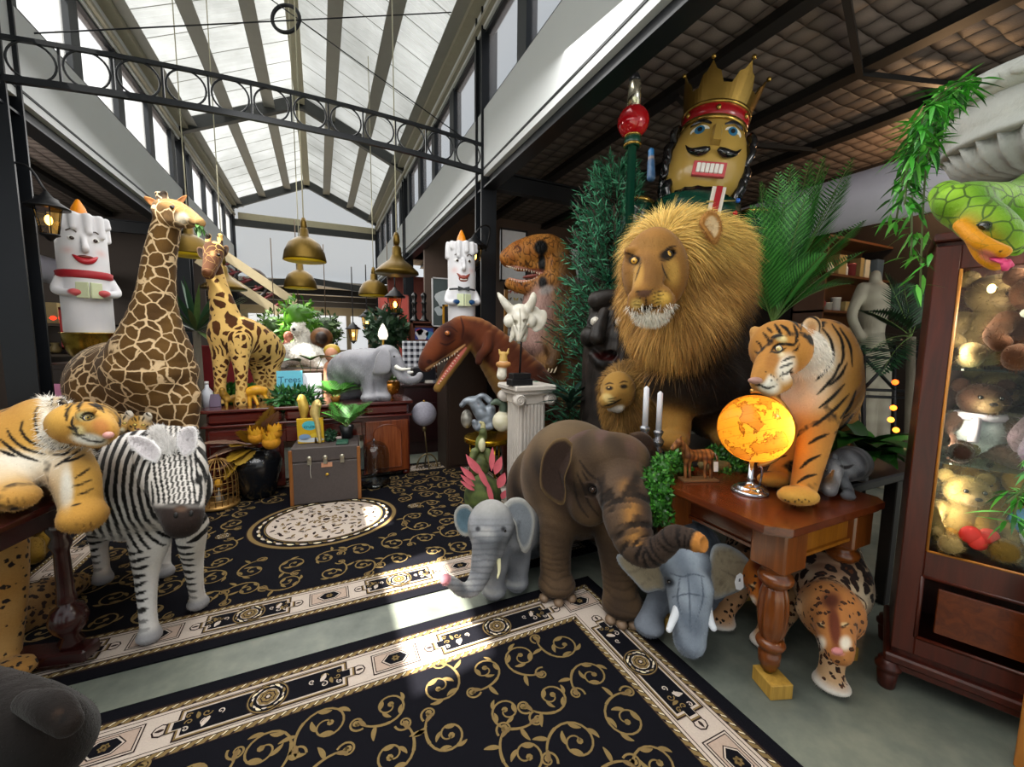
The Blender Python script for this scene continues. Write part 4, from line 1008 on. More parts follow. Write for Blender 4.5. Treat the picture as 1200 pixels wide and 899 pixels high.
def tiger_left():
 root = thing('tiger', at(40, 585, 1.95), 'reclining tiger plush with dangling paws on the dark side table at left', 'tiger')
 b = PB(.0068); b.soft = .02
 b.ch([(-70, 545, 1.9, 60), (-20, 540, 1.85, 56), (25, 520, 1.86, 42), (52, 505, 1.88, 30)], 'body', .06, (0, 3))
 b.el(20, 530, 1.86, 60, 32, .16, 5, tag='body', k=.06); b.el(40, 545, 1.82, 48, 24, .12, 0, tag='body', k=.05)
 b.ch([(50, 492, 1.9, 26), (62, 500, 1.88, 25), (72, 515, 1.85, 22)], 'ruff', .04)
 b.el(99, 496, 1.82, 30, 25, .12, 12, tag='head', k=.035)
 b.ch([(112, 498, 1.76, 18), (122, 504, 1.71, 13), (125, 507, 1.7, 11)], 'head', .03)
 b.ch([(95, 513, 1.76, 9), (112, 517, 1.72, 8), (119, 516, 1.71, 7)], 'jaw', .02)
 b.el(68, 478, 1.87, 11, 13, .025, -15, tag='ear', k=.012); b.el(69, 481, 1.845, 6, 8, .02, -15, op='-', k=.012)
 b.ch([(96, 485, 1.71, 6), (107, 482, 1.7, 5)], 'head', .015); b.el(101.5, 489, 1.685, 7.5, 3.6, .03, -6, op='-', k=.012)
 b.ch([(75, 540, 1.85, 24), (88, 560, 1.8, 22), (95, 590, 1.78, 19), (97, 602, 1.77, 20)], 'leg', .04, (0, 1.2)); b.el(97, 606, 1.74, 20, 17, .08, tag='paw', k=.03)
 b.ch([(-10, 560, 1.72, 26), (8, 572, 1.68, 20), (18, 582, 1.64, 16)], 'leg', .03, (0, .8)); b.el(18, 582, 1.63, 19, 13, .07, 10, tag='paw', k=.03)
 b.surface(2); n = len(b.V); no = vnoise(b.V, 16, 3)*.5+.5
 col = lerp(C3('b87a1e', n), C3('d69a36', n), no); white = C3('ebe6dd', n)
 col = lerp(col, white, sst(520, 538, b.Y)*sst(135, 120, b.X)*(b.w('body')+.5*b.w('leg')*sst(88, 78, b.X))*b.face)
 col = b.dab(col, 78, 575, 9, 'e8e2d8', 30, 0, .6)
 col = lerp(col, C3('c7871f', n), b.w('paw')); col = lerp(col, white, np.clip(b.w('ruff')*1.5*sst(42, 52, b.X), 0, 1))
 near = (1.76, .16)
 col = b.dab(col, 104, 515, 24, 'ece6dc', 8, 8, .5, near); col = b.dab(col, 100, 488, 12, 'f0e3b5', 6, 0, .6, near); col = b.dab(col, 92, 505, 9, 'e8cf9a', 7, 0, .6, near)
 col = b.dab(col, 118, 500, 12, 'b86a1c', 10, 30, .6, near); col = lerp(col, C3('cdbfae', n), b.w('ear')*.8)
 def s(w, *P):
  nonlocal col; col = b.stroke(col, P, w, '120d0a')
 for w, P in ((3.4, [(44, 477), (41, 490), (46, 510), (60, 520), (70, 522)]), (3.6, [(26, 492), (25, 505), (36, 518), (56, 525)]), (4, [(8, 503), (15, 515), (30, 526), (54, 533)]), (4.4, [(0, 515), (12, 525), (26, 534), (46, 541)]), (4, [(0, 528), (10, 532), (19, 535)]), (3.2, [(62, 526), (74, 525), (84, 520)]), (3.2, [(62, 533), (76, 532), (88, 523)]), (3, [(64, 547), (80, 537), (97, 525)]), (3, [(72, 542), (88, 538), (100, 532)]),
    (3, [(60, 476), (62, 464), (70, 461), (79, 470), (77, 480)]), (4, [(84, 474), (78, 484), (78, 493)]), (4, [(97, 471), (92, 476), (93, 482)]), (4, [(90, 468), (86, 474)]), (3, [(104, 473), (112, 476), (118, 481)]), (3, [(110, 472), (118, 477), (122, 484)]), (2.8, [(94, 490), (99, 485), (108, 485), (111, 490)]), (2.4, [(95, 490), (102, 492), (109, 491)]), (3.5, [(80, 500), (86, 503), (92, 502)]), (2.4, [(84, 507), (92, 510), (100, 510)]), (2.2, [(94, 512), (104, 516), (118, 518), (124, 514)]), (3, [(86, 488), (84, 497), (90, 503)]),
    (2, [(84, 571), (96, 567), (108, 562)]), (2, [(90, 581), (100, 577), (109, 573)]), (2.4, [(88, 560), (98, 554), (106, 548)]), (2, [(84, 593), (95, 590)])): s(w, *P)
 for x in (88, 97, 106): col = b.stroke(col, [(x, 612), (x+1, 618)], 1.6, '7d4d10')
 for x in (8, 18, 27): col = b.stroke(col, [(x, 582), (x+2, 590)], 1.6, '7d4d10')
 b.u = b.V@RT*5+b.V[:, 2]*1.5; sm = np.clip(b.w('body')*(~b.face | (b.X < -3)), 0, 1)*.9
 b.to('body', M_TIG, root, col, {'sm': sm}, dict(n=26000, L=.009, w=.0017, lift=.35, comb=(0, 0, -.9), rand=.3, var=.12))
 A = {'Col': white}; mb = MB(); mb.v.append(b.V); mb.n = n
 strands(mb, A, b.V, b.F, b.FN, b.N, dict(n=4500, L=.035, w=.0022, lift=.6, comb=-UP*.6-RT*.5, rand=.25, seg=2, var=.05, mask=b.w('ruff')*sst(45, 52, b.X)))
 mb.v = mb.v[1:]; mb.f = [[i-n for i in z] for z in mb.f]; mb.attrs = {'Col': A['Col'][n:]}; mb.build('ruff', plush('ruff_hair', fine=.05, bump=0, sheen=.1), root)
 eye(root, at(102, 489.5, 1.705), .012, toward(102, 489, 1.7)+RT*.35, 'b59a4a', .6, white='efe9da', rim='100c0a')
 nb = MB(); nb.ball(at(127, 510, 1.665), (.018, .014, .016), CAMR, 12, 8); nb.build('nose', flat('c98f86', .5), root)
DD[0] = -.1; tiger_left(); DD[0] = 0
def cubs():
 for (x, y, d, lab) in ((141, 497, 3.1, 'left tiger cub face peeping over the zebra back'), (163, 499, 3.12, 'right tiger cub face with white ear beside the zebra mane')):
  root = thing('tiger_cub', at(x, y+35, d), lab, 'tiger cub', 'tiger cubs behind the zebra'); b = PB(.007)
  b.el(x, y, d, 13, 12, .06, tag='head'); b.el(x-1, y+6, d-.06, 7, 6, .04, tag='head'); b.el(x, y+40, d+.04, 10, 34, .07, tag='body', k=.05)
  for s in (-1, 1): b.el(x+s*10, y-10, d, 5, 6, .02, tag='ear', k=.01)
  b.surface(1); n = len(b.V); col = lerp(C3('a8741f', n), C3('c7923a', n), vnoise(b.V, 30, 1)*.5+.5)
  col = b.dab(col, x, y+8, 7, 'd9cbb0', 5); col = lerp(col, C3('d8d2c8', n), b.w('ear')*(b.X > x))
  for P in ([(x-6, y-10), (x-3, y-5)], [(x, y-11), (x, y-6)], [(x+6, y-10), (x+3, y-5)], [(x-11, y), (x-8, y+2)], [(x+11, y), (x+8, y+2)]): col = b.stroke(col, P, 2, '1a120c')
  b.u = b.V@RT*8+b.V[:, 2]*9; b.to('body', M_TIG, root, col, {'sm': b.w('body')*.9}, dict(n=2500, L=.008, w=.002, lift=.4, var=.12))
  for s in (-1, 1): eye(root, at(x+s*5, y-1, d-.075), .01, toward(x, y, d), 'c9b35a', .5, rim='100c0a')
  MB().ball(at(x-1, y+4, d-.105), (.009, .007, .007), None, 8, 6).build('nose', flat('7a4a44'), root)
cubs()
def zebra():
 root = thing('zebra', gz(170, 2.3, 0), 'black and white zebra plush with lowered head and white mane', 'zebra')
 b = PB(.0075); b.soft = .03
 b.ch([(205, 575, 1.98, 36), (175, 573, 2.1, 52), (162, 575, 2.25, 55), (155, 572, 2.45, 50), (150, 568, 2.6, 44)], 'body', .06, (0, 1.0))
 b.ch([(168, 548, 2.1, 44), (186, 545, 2.0, 40), (200, 540, 1.9, 33)], 'neck', .06, (.0, .4))
 b.ch([(200, 532, 1.84, 33), (204, 556, 1.74, 29), (210, 584, 1.66, 24), (214, 603, 1.6, 21), (215, 611, 1.58, 19)], 'head', .03, (0, 1))
 b.el(204, 555, 1.78, 33, 30, .1, tag='head', k=.04)
 legs = [[(176, 635, 2.04, 20), (172, 670, 2.04, 12), (173, 715, 2.02, 8.5), (176, None, 2.01, 9)], [(224, 615, 2.05, 17), (226, 655, 2.15, 10.5), (230, 690, 2.22, 7.5), (233, None, 2.26, 8)],
   [(132, 600, 2.52, 26), (117, 632, 2.5, 9.5), (119, 660, 2.5, 7), (121, None, 2.48, 7.5)], [(178, 600, 2.6, 22), (190, 632, 2.6, 9), (192, 660, 2.58, 6.5), (194, None, 2.56, 7)]]
 for J in legs: leg_to(b, J, .024, k=.04, foot=1.15, u=(0, 1))
 b.surface(2); n = len(b.V)
 white = C3('e9e6e2', n); col = lerp(white, C3('cfc9c2', n), vnoise(b.V, 12, 3)*.5+.5)
 mz = sst(588, 598, b.Y)*b.w('head'); col = lerp(col, C3('33251f', n), mz); col = b.dab(col, 212, 596, 9, '6a5444', 5, 0, .6, (1.6, .1))  # the lighter oval is a muzzle highlight put into the colour
 ft = b.w('leg')*sst(.1, .06, b.V[:, 2]); col = lerp(col, C3('9a9a9e', n), ft*.8)
 th = np.arctan2(b.Y-575, b.X-150);
 ub = b.T.get('body', np.zeros(n)); un = b.T.get('neck', np.zeros(n)); uh = b.T.get('head', np.zeros(n)); ul = b.T.get('leg', np.zeros(n))
 r = np.hypot((b.X-207)/1.0, (b.Y-572)/1.25)
 face_u = (b.X-205-(b.Y-555)*.12)/6.2*(1+.0*b.Y)
 face_s = np.where(b.Y < 590, face_u, 0)
 bs = r/8.6
 leg_s = b.V[:, 2]/.043+.3*np.abs(b.X-180)/20
 wl = b.w('leg')*sst(.52, .44, b.V[:, 2]); wh = b.w('head')*sst(30, 24, np.abs(b.X-204))*sst(.5, .75, b.w('head'))
 sl = np.sin(leg_s*6.283+vnoise(b.V, 20, 5)*1.2)-.2-sst(.2, .8, (b.N*RT).sum(1))*.9
 sb = np.sin(bs*6.283+vnoise(b.V, 9, 6)*1.5+vnoise(b.V, 22, 2)*.7)-sst(600, 650, b.Y)*.5+.05
 sh = np.sin(face_s*6.283+vnoise(b.V, 25, 7)*.9)-.05
 sv = sb*(1-wl)*(1-wh)+sl*wl+sh*wh
 belly = sst(-.5, -.95, b.N[:, 2])*b.w('body')
 k = sst(-.12, .12, sv)*(1-mz)*(1-ft)*(1-belly)*(1-sst(.2, .08, b.V[:, 2])*b.w('leg')*.6)
 col = lerp(col, C3('14110f', n), k)
 for x, y, a in ((180, 571, 60), (233, 562, -60)): col = b.dab(col, x, y, 7, '15110e', 5, a, .4, (1.75, .12))
 b.to('body', plush('zebra_plush', fine=.18, sheen=.1), root, col, None, dict(n=42000, L=.008, w=.0017, lift=.35, comb=(0, 0, -.9), rand=.3, var=.1))
 mz_ = plush('zebra_mane', fine=.05, bump=0, sheen=.2)
 A = {'Col': C3('f0eeec', n)}; mb = MB(); mb.v.append(b.V); mb.n = n
 mask = np.exp(-((b.X-198)/13)**2-((b.Y-524)/11)**2)*b.face+np.exp(-((b.X-186)/9)**2-((b.Y-510)/8)**2)*b.face
 mask = np.clip(mask-.35, 0, 1)
 strands(mb, A, b.V, b.F, b.FN, b.N, dict(n=5000, L=.032, w=.0026, lift=.8, comb=UP*.1, rand=.35, seg=2, var=.06, mask=mask))
 mb.v = mb.v[1:]; mb.f = [[i-n for i in z] for z in mb.f]; mb.attrs = {'Col': A['Col'][n:]}; mb.build('mane', mz_, root)
 fz = dict(n=1500, L=.012, w=.002, lift=.4, var=.08)
 def pt(V, col, R, back): return np.where((back & False)[:, None], col, lerp(col, C3('2a2522', len(V)), sst(.9, 1, R)*.0))
 flap(root, 'ear', mz_, [(184, 543, 1.66), (167, 536, 1.65), (153, 523, 1.65), (149, 512, 1.66), (164, 511, 1.66), (180, 518, 1.66), (189, 530, 1.66)], .012, -.012, 'ddd8da', 'f0eeee', 12, fz)
 flap(root, 'ear', mz_, [(207, 523, 1.69), (208, 508, 1.7), (216, 501, 1.71), (226, 500, 1.71), (231, 507, 1.71), (229, 526, 1.7), (217, 535, 1.69)], .012, -.012, 'ddd8da', 'f0eeee', 12, fz)
 eye(root, at(179, 571, 1.745), .014, toward(179, 571, 1.7)-RT*.6, '2a1a10', .6, rim='0c0a09'); eye(root, at(232.5, 562, 1.745), .014, toward(232, 562, 1.7)+RT*.6, '2a1a10', .6, rim='0c0a09')
 for x, y in ((206, 604), (224, 602)): MB().ball(at(x, y, 1.51), (.008, .012, .006), CAMR, 8, 6).build('nostril', flat('0d0908', .6), root)
zebra()
def giraffe_big():
 root = thing('giraffe', gz(180, 3.5, 0), 'tall giraffe plush with dark brown patches and leaves in its mouth', 'giraffe')
 b = PB(.0105); b.soft = .03
 b.ch([(150, 455, 3.7, 52), (145, 450, 3.9, 50), (140, 450, 4.1, 44)], 'body', .1); b.el(172, 440, 3.55, 46, 52, .28, -25, tag='body', k=.1)
 b.ch([(178, 430, 3.5, 44), (180, 385, 3.45, 28), (183, 345, 3.42, 19), (187, 305, 3.4, 16), (194, 270, 3.38, 14), (198, 256, 3.36, 13)], 'neck', .08)
 b.ch([(194, 247, 3.36, 13), (206, 247, 3.32, 12), (220, 254, 3.28, 10), (230, 259, 3.25, 7), (234, 261, 3.24, 6)], 'head', .04)
 b.ch([(205, 258, 3.32, 9), (219, 261, 3.28, 6.5)], 'head', .03)
 for x, y in ((186, 230), (193, 229)): b.ch([(x+4, y+10, 3.36, 4), (x, y, 3.37, 3), (x-.5, y-2, 3.37, 3.6)], 'horn', .015)
 for J in ([(196, 470, 3.5, 20), (196, 510, 3.5, 13), (196, 560, 3.5, 11), (196, None, 3.5, 11)], [(214, 465, 3.55, 18), (219, 510, 3.55, 11), (219, 560, 3.55, 10), (219, None, 3.55, 11)], [(128, 470, 4.1, 24), (124, 520, 4.1, 11), (124, None, 4.1, 10)], [(155, 470, 4.1, 24), (157, 520, 4.1, 11), (157, None, 4.1, 10)]): leg_to(b, J, .02, k=.06)
 b.surface(2); n = len(b.V); no = vnoise(b.V, 12, 3)*.5+.5
 col = lerp(C3('5e3c14', n), C3('80571f', n), no); sm = np.ones(n)
 h = b.w('head'); mz = h*sst(218, 226, b.X)
 col = lerp(col, C3('b07c42', n), h*sst(250, 244, b.Y-(b.X-205)*.45)); col = lerp(col, C3('b88a55', n), mz)
 sm = sm*(1-mz)*(1-h*sst(250, 244, b.Y-(b.X-205)*.45))
 col = b.dab(col, 213, 256, 9, 'dccdb8', 8, 0, .5, (3.3, .15)); col = lerp(col, C3('2b190d', n), b.w('horn'))
 col = b.stroke(col, [(222, 262), (229, 263), (236, 262)], 1.5, '3d2412')
 b.to('body', plush('giraffe_plush', 'giraffe', freq=9, scale=9.5, th=.05, dist=.5, line=srgb('d9bd94'), fine=.3, hue=.515), root, col, {'sm': sm, 'u': np.full(n, 9.5)}, dict(n=26000, L=.009, w=.0026, lift=.35, comb=(0, 0, -.9), rand=.3, var=.1))
 pl = plush('ear_plush', fine=.15)
 flap(root, 'ear', pl, [(189, 240, 3.37), (180, 233, 3.38), (170, 230, 3.4), (169, 233, 3.4), (176, 240, 3.38), (187, 245, 3.36)], .014, -.01, 'a9713a', 'c79a66')
 flap(root, 'ear', pl, [(203, 238, 3.42), (212, 231, 3.46), (219, 229, 3.48), (216, 236, 3.46), (208, 242, 3.43)], .014, -.01, '8a5a2a', 'c79a66')
 eye(root, at(203, 243.5, 3.235), .02, toward(203, 243, 3.3)+RT*.2, '241509', .6, rim='1a0f08')
 lb = MB(); r = random.Random(3)
 for k in range(16): lb.leaf(at(232+r.uniform(-3, 5), 263+r.uniform(-1, 4), 3.23), RT*r.uniform(-.6, .8)-UP*r.uniform(.2, 1)+FW*r.uniform(-.6, .6), r.uniform(.05, .1), .028, bend=.4)
 tag(lb.build('leaf_sprig', flat('3d6b24', .5, var=.4, scale=20)), 'sprig of green leaves held in the tall giraffe mouth', 'leaves')
giraffe_big()
SBZ = .845
def giraffe_small():
 root = thing('giraffe', gz(285, 4.5, SBZ), 'slender pale giraffe statue with leather face standing on the sideboard', 'giraffe')
 b = PB(.0105); b.soft = .03
 b.ch([(268, 392, 4.45, 20), (285, 395, 4.55, 23), (305, 405, 4.75, 21), (314, 412, 4.85, 18)], 'body', .06)
 b.ch([(268, 388, 4.45, 19), (263, 365, 4.42, 14), (257, 342, 4.4, 11), (252, 322, 4.38, 9.5), (250, 310, 4.37, 9)], 'neck', .05)
 b.ch([(251, 294, 4.36, 11), (249, 304, 4.28, 9), (246, 314, 4.2, 7.5), (244, 321, 4.15, 6.5)], 'head', .03)
 for x in (244, 258): b.ch([(x, 288, 4.38, 3.2), (x, 279, 4.4, 2.8), (x, 277, 4.4, 3.4)], 'horn', .01)
 for J in ([(262, 400, 4.42, 14), (259, 425, 4.4, 8.5), (258, 450, 4.4, 6), (259, None, 4.4, 6.5)], [(280, 400, 4.42, 14), (282, 425, 4.4, 8.5), (283, 450, 4.4, 6), (283, None, 4.4, 6.5)], [(302, 415, 4.8, 15), (304, 440, 4.82, 7), (306, None, 4.82, 6)], [(316, 415, 4.85, 14), (319, 440, 4.85, 7), (320, None, 4.85, 6)]): leg_to(b, J, SBZ, k=.05)
 b.ch([(324, 412, 4.95, 3), (327, 430, 4.98, 2), (328, 450, 4.98, 2)], 'tail', .02)
 b.surface(2); n = len(b.V); no = vnoise(b.V, 12, 3)*.5+.5
 col = lerp(C3('4a2c10', n), C3('6b421a', n), no); h = b.w('head'); col = lerp(col, C3('6b4422', n), h); col = b.dab(col, 249, 297, 3.5, 'c09468', 4, 0, .6); col = lerp(col, C3('2a180c', n), b.w('horn'))
 lg = b.w('leg'); low = lg*sst(SBZ+.28, SBZ+.08, b.V[:, 2])
 col = lerp(col, C3('cfa35a', n), low*.9); col = lerp(col, C3('1d130c', n), lg*sst(SBZ+.05, SBZ+.04, b.V[:, 2]))
 b.u = 10+lg*9
 b.to('body', plush('giraffe_hide', 'giraffe', freq='u', scale=10.5, th=.16, dist=.4, line=srgb('d9b267'), fine=.25), root, col, {'sm': (1-h)*(1-low*.0)*(1-.0*lg)})
 pl = plush('ear_plush', fine=.15)
 flap(root, 'ear', pl, [(243, 298, 4.36), (236, 290, 4.38), (231, 291, 4.39), (233, 300, 4.38), (240, 305, 4.36)], .016, -.012, '3a2415', '8a6a48')
 flap(root, 'ear', pl, [(257, 297, 4.36), (263, 288, 4.38), (268, 290, 4.39), (266, 299, 4.38), (259, 303, 4.36)], .016, -.012, '3a2415', '8a6a48')
 for x in (243, 256): eye(root, at(x, 299, 4.27), .016, toward(x, 299, 4.3)+RT*(.4 if x > 250 else -.4), '1a0f08', .6)
DD[0] = -.45; giraffe_small(); DD[0] = 0
M_GREY = plush('grey_plush', fine=.22, bump=.4, nscale=60)
FZG = dict(n=14000, L=.009, w=.0022, lift=.4, comb=(0, 0, -.8), rand=.35, var=.12)
def grey_small():
 root = thing('elephant', gz(590, 2.25, .02), 'small grey baby elephant plush with outstretched trunk beside the big brown elephant', 'elephant')
 b = PB(.0075); b.soft = .02
 b.ch([(602, 622, 2.3, 27), (606, 618, 2.45, 31), (607, 620, 2.65, 30)], 'body', .06)
 b.el(575, 616, 2.12, 27, 30, .12, 4, tag='head', k=.03); b.el(573, 640, 2.08, 18, 22, .08, tag='head', k=.03)
 b.ch([(571, 632, 2.04, 17), (567, 655, 2.02, 14.5), (562, 675, 2.0, 12), (553, 689, 1.97, 10), (541, 691, 1.94, 8), (530, 683, 1.9, 7), (522, 679, 1.87, 6.5)], 'trunk', .02, n=30)
 for J in ([(582, 650, 2.2, 16), (580, 680, 2.2, 12), (579, None, 2.2, 12)], [(606, 650, 2.28, 16), (606, 680, 2.28, 12), (605, None, 2.28, 12)], [(592, 640, 2.7, 16), (592, None, 2.7, 12)], [(620, 640, 2.7, 16), (620, None, 2.7, 12)]): leg_to(b, J, .03, foot=1.1, k=.03)
 b.surface(2); n = len(b.V); no = vnoise(b.V, 22, 3)*.5+.5
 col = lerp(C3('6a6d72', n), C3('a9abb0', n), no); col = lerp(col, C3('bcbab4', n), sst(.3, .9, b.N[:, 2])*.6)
 T = b.T.get('trunk', np.zeros(n)); tw = b.w('trunk'); col = lerp(col, C3('5d5f66', n), (tw+b.w('head')*sst(600, 620, b.Y)*.6)*sst(.3, 1, np.sin(b.Y*.9+vnoise(b.V, 20, 5)))*.5)
 col = lerp(col, C3('c98f98', n), tw*sst(.965, .985, T))
 b.V = b.V-b.N*(tw*sst(.2, 1, np.sin(T*110))*.002)[:, None]
 for x in (560, 590): col = b.dab(col, x, 620, 3.5, '4a4b50', 3.5, 0, .6, (2.05, .15))
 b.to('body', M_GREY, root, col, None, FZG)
 fz = dict(FZG, n=2500)
 flap(root, 'ear', M_GREY, [(556, 600, 2.12), (549, 592, 2.13), (540, 592, 2.15), (533, 600, 2.17), (533, 614, 2.17), (540, 626, 2.15), (550, 628, 2.12), (557, 622, 2.1)], .016, -.016, '6f8794', 'b4b4b0', fz=fz, edge_t=.7)
 flap(root, 'ear', M_GREY, [(590, 592, 2.14), (599, 584, 2.16), (612, 584, 2.18), (622, 594, 2.2), (627, 612, 2.2), (622, 640, 2.18), (614, 648, 2.16), (607, 634, 2.14), (604, 615, 2.12), (596, 603, 2.11)], .016, -.012, '8f949a', 'b9b8b4', fz=fz, edge_t=.75)
 for x, s in ((560.5, -1), (591, 1)): eye(root, at(x, 622, 2.035), .011, toward(x, 622, 2)+RT*s*.5, '20160f', .6, rim='141010')
 for x, s in ((563, -1), (584, 1)):
  mb = MB(); P = catmull([at(x, 655, 2.03), at(x+s*1, 668, 2.0), at(x-s*1, 678, 1.97)], 8); mb.tube(P, np.linspace(.013, .005, 8), 8); mb.build('tusk', flat('d8d2a8', .5), root)
DD[0] = .18; grey_small(); DD[0] = 0
def grey_big_ears():
 root = thing('elephant', gz(800, 1.9, 0), 'light grey elephant plush with tan ear linings and white tusks, tagged, by the table', 'elephant')
 b = PB(.0065); b.soft = .02
 b.ch([(808, 643, 1.75, 32), (812, 645, 1.95, 32), (813, 650, 2.15, 29)], 'body', .05)
 b.el(801, 660, 1.58, 30, 26, .11, 0, tag='head', k=.03); b.el(808, 685, 1.52, 25, 22, .08, tag='head', k=.03)
 b.ch([(808, 690, 1.48, 26), (808, 715, 1.45, 22), (808, 738, 1.43, 19), (808, 750, 1.42, 18)], 'trunk', .02)
 b.ch([(793, 705, 1.45, 7), (793, 725, 1.43, 6)], 'trunk', .02)
 for J in ([(785, 685, 1.75, 20), (768, 712, 1.68, 13), (760, None, 1.62, 14)], [(836, 690, 1.8, 18), (836, 710, 1.78, 12), (834, None, 1.76, 13)], [(795, 670, 2.2, 20), (795, None, 2.2, 14)], [(828, 670, 2.15, 18), (828, None, 2.15, 13)]): leg_to(b, J, .03, foot=1.15, k=.03)
 b.surface(2); n = len(b.V); no = vnoise(b.V, 25, 3)*.5+.5
 col = lerp(C3('87919e', n), C3('bac4cf', n), no); col = lerp(col, C3('5c6672', n), b.w('body')*sst(-.2, .7, vnoise(b.V, 35, 9))*.8)
 col = lerp(col, C3('7d828c', n), b.w('leg')*.7); near = (1.45, .15)
 for P in ([(806, 672), (808, 700), (809, 740)], [(786, 672), (800, 676), (812, 673), (826, 676)], [(788, 700), (808, 696), (828, 700)], [(797, 676), (794, 700), (798, 720)], [(822, 676), (824, 700), (818, 722)]): col = b.stroke(col, P, 1.5, '6c7684', near)
 col = b.dab(col, 784, 682, 8, '565d68', 6, 30, .6, near)
 b.to('body', M_GREY, root, col, None, dict(FZG, n=26000))
 fz = dict(FZG, n=1800)
 def pleat(V, col, R, back):
  X, Y, D = proj(V); a = np.arctan2(Y-655, X-np.where(X < 800, 790, 822)); k = sst(.75, 1, np.sin(a*16))
  return np.where((R > .86)[:, None], C3('a9b0b8', len(V)), lerp(col, C3('8d8372', len(V)), k*.6))
 flap(root, 'ear', M_GREY, [(777, 668, 1.56), (768, 648, 1.58), (745, 648, 1.6), (724, 650, 1.62), (726, 662, 1.62), (742, 680, 1.6), (756, 694, 1.58), (770, 692, 1.56), (780, 690, 1.55)], .016, -.02, 'b3a78f', '9aa2ab', 10, fz, c_back='98a0aa', paint=pleat)
 flap(root, 'ear', M_GREY, [(830, 662, 1.54), (836, 640, 1.55), (852, 638, 1.56), (872, 650, 1.58), (886, 668, 1.6), (886, 682, 1.6), (868, 692, 1.58), (848, 700, 1.56), (836, 702, 1.54), (832, 690, 1.53)], .016, -.02, 'b3a78f', 'a9b2bc', 10, fz, c_back='98a0aa', paint=pleat)
 for P in ([(794, 704, 1.44, 5.5), (793, 715, 1.42, 5), (788, 728, 1.4, 4.2), (784, 738, 1.38, 3.4)], [(827, 700, 1.44, 6), (829, 716, 1.42, 5.6), (832, 728, 1.4, 5), (836, 736, 1.38, 3.8)]):
  mb = MB(); q = catmull([at(x, y, d) for x, y, d, r in P], 14); mb.tube(q, np.interp(np.linspace(0, 1, 14), np.linspace(0, 1, 4), [M_(p[3], p[2]) for p in P]), 12); mb.ball(q[-1], M_(P[-1][3], 1.38), None, 10, 8); mb.build('tusk', flat('e9edf2', .8, bump=.2), root)
 eye(root, at(784, 682, 1.455), .01, toward(784, 680, 1.4)-RT*.5, '15100c', .6)
 mb = MB(); tx = [(862, 672), (868, 668), (872, 671), (873, 690), (868, 695), (861, 693), (859, 682)]; c = at(866, 682, 1.5)
 mb.prism([((x-866)*.0031, -(y-682)*.0031) for x, y in tx][::-1], c, RT, UP, -FW, .002); tg = mb.build('tag', flat('e8e8ea', .5), root)
 mb = MB(); mb.tube([c-FW*.004+RT*.003*s+UP*y for s, y in ((-1, .012), (1, .018), (1, .004), (-1, .004), (1, .012))], .0016, 5); mb.build('print', flat('26262a', .5), tg)
DD[0] = .48; grey_big_ears(); DD[0] = 0
def grey_on_sideboard():
 root = thing('elephant', gz(430, 4.5, SBZ), 'grey elephant plush with curled trunk standing on the sideboard', 'elephant')
 b = PB(.0105); b.soft = .025
 b.ch([(400, 432, 4.55, 15), (412, 430, 4.5, 20), (432, 430, 4.45, 22), (445, 428, 4.42, 18)], 'body', .06); b.ch([(396, 440, 4.6, 12), (404, 440, 4.6, 16)], 'body', .05)
 b.el(453, 420, 4.38, 16, 16, .13, tag='head', k=.04)
 b.ch([(462, 424, 4.34, 10), (468, 434, 4.32, 8), (474, 443, 4.3, 6.5), (482, 446, 4.29, 5), (489, 444, 4.28, 4.2), (492, 440, 4.28, 4)], 'trunk', .03)
 for J in ([(432, 440, 4.35, 9), (432, 455, 4.35, 7), (433, None, 4.35, 7.5)], [(446, 440, 4.42, 9), (447, 455, 4.42, 7), (449, None, 4.42, 7.5)], [(402, 440, 4.5, 10), (402, 455, 4.5, 8), (402, None, 4.5, 8)], [(414, 440, 4.6, 9), (415, 455, 4.6, 7), (415, None, 4.6, 7.5)]): leg_to(b, J, SBZ, foot=1.2, k=.04)
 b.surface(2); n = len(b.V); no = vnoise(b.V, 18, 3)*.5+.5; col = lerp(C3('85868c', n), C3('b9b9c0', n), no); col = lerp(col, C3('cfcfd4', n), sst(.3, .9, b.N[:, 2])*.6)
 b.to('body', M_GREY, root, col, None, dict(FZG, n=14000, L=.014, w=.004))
 flap(root, 'ear', M_GREY, [(448, 408, 4.28), (441, 418, 4.26), (438, 430, 4.25), (437, 438, 4.25), (446, 439, 4.25), (456, 436, 4.25), (458, 424, 4.25), (456, 411, 4.27)], .03, .02, 'a2a2a8', 'b5b5ba')
 mb = MB(); q = catmull([at(464, 430, 4.26), at(471, 433, 4.22), at(481, 432, 4.18)], 8); mb.tube(q, np.linspace(.026, .01, 8), 8); mb.build('tusk', flat('e8e6df', .6), root)
 mb = MB(); q = catmull([at(470, 434, 4.36), at(476, 437, 4.32), at(484, 436, 4.3)], 8); mb.tube(q, np.linspace(.024, .01, 8), 8); mb.build('tusk', flat('e8e6df', .6), root)
 eye(root, at(462, 418, 4.27), .012, toward(462, 418, 4.2)+RT*.4, '15100c', .6)
grey_on_sideboard()
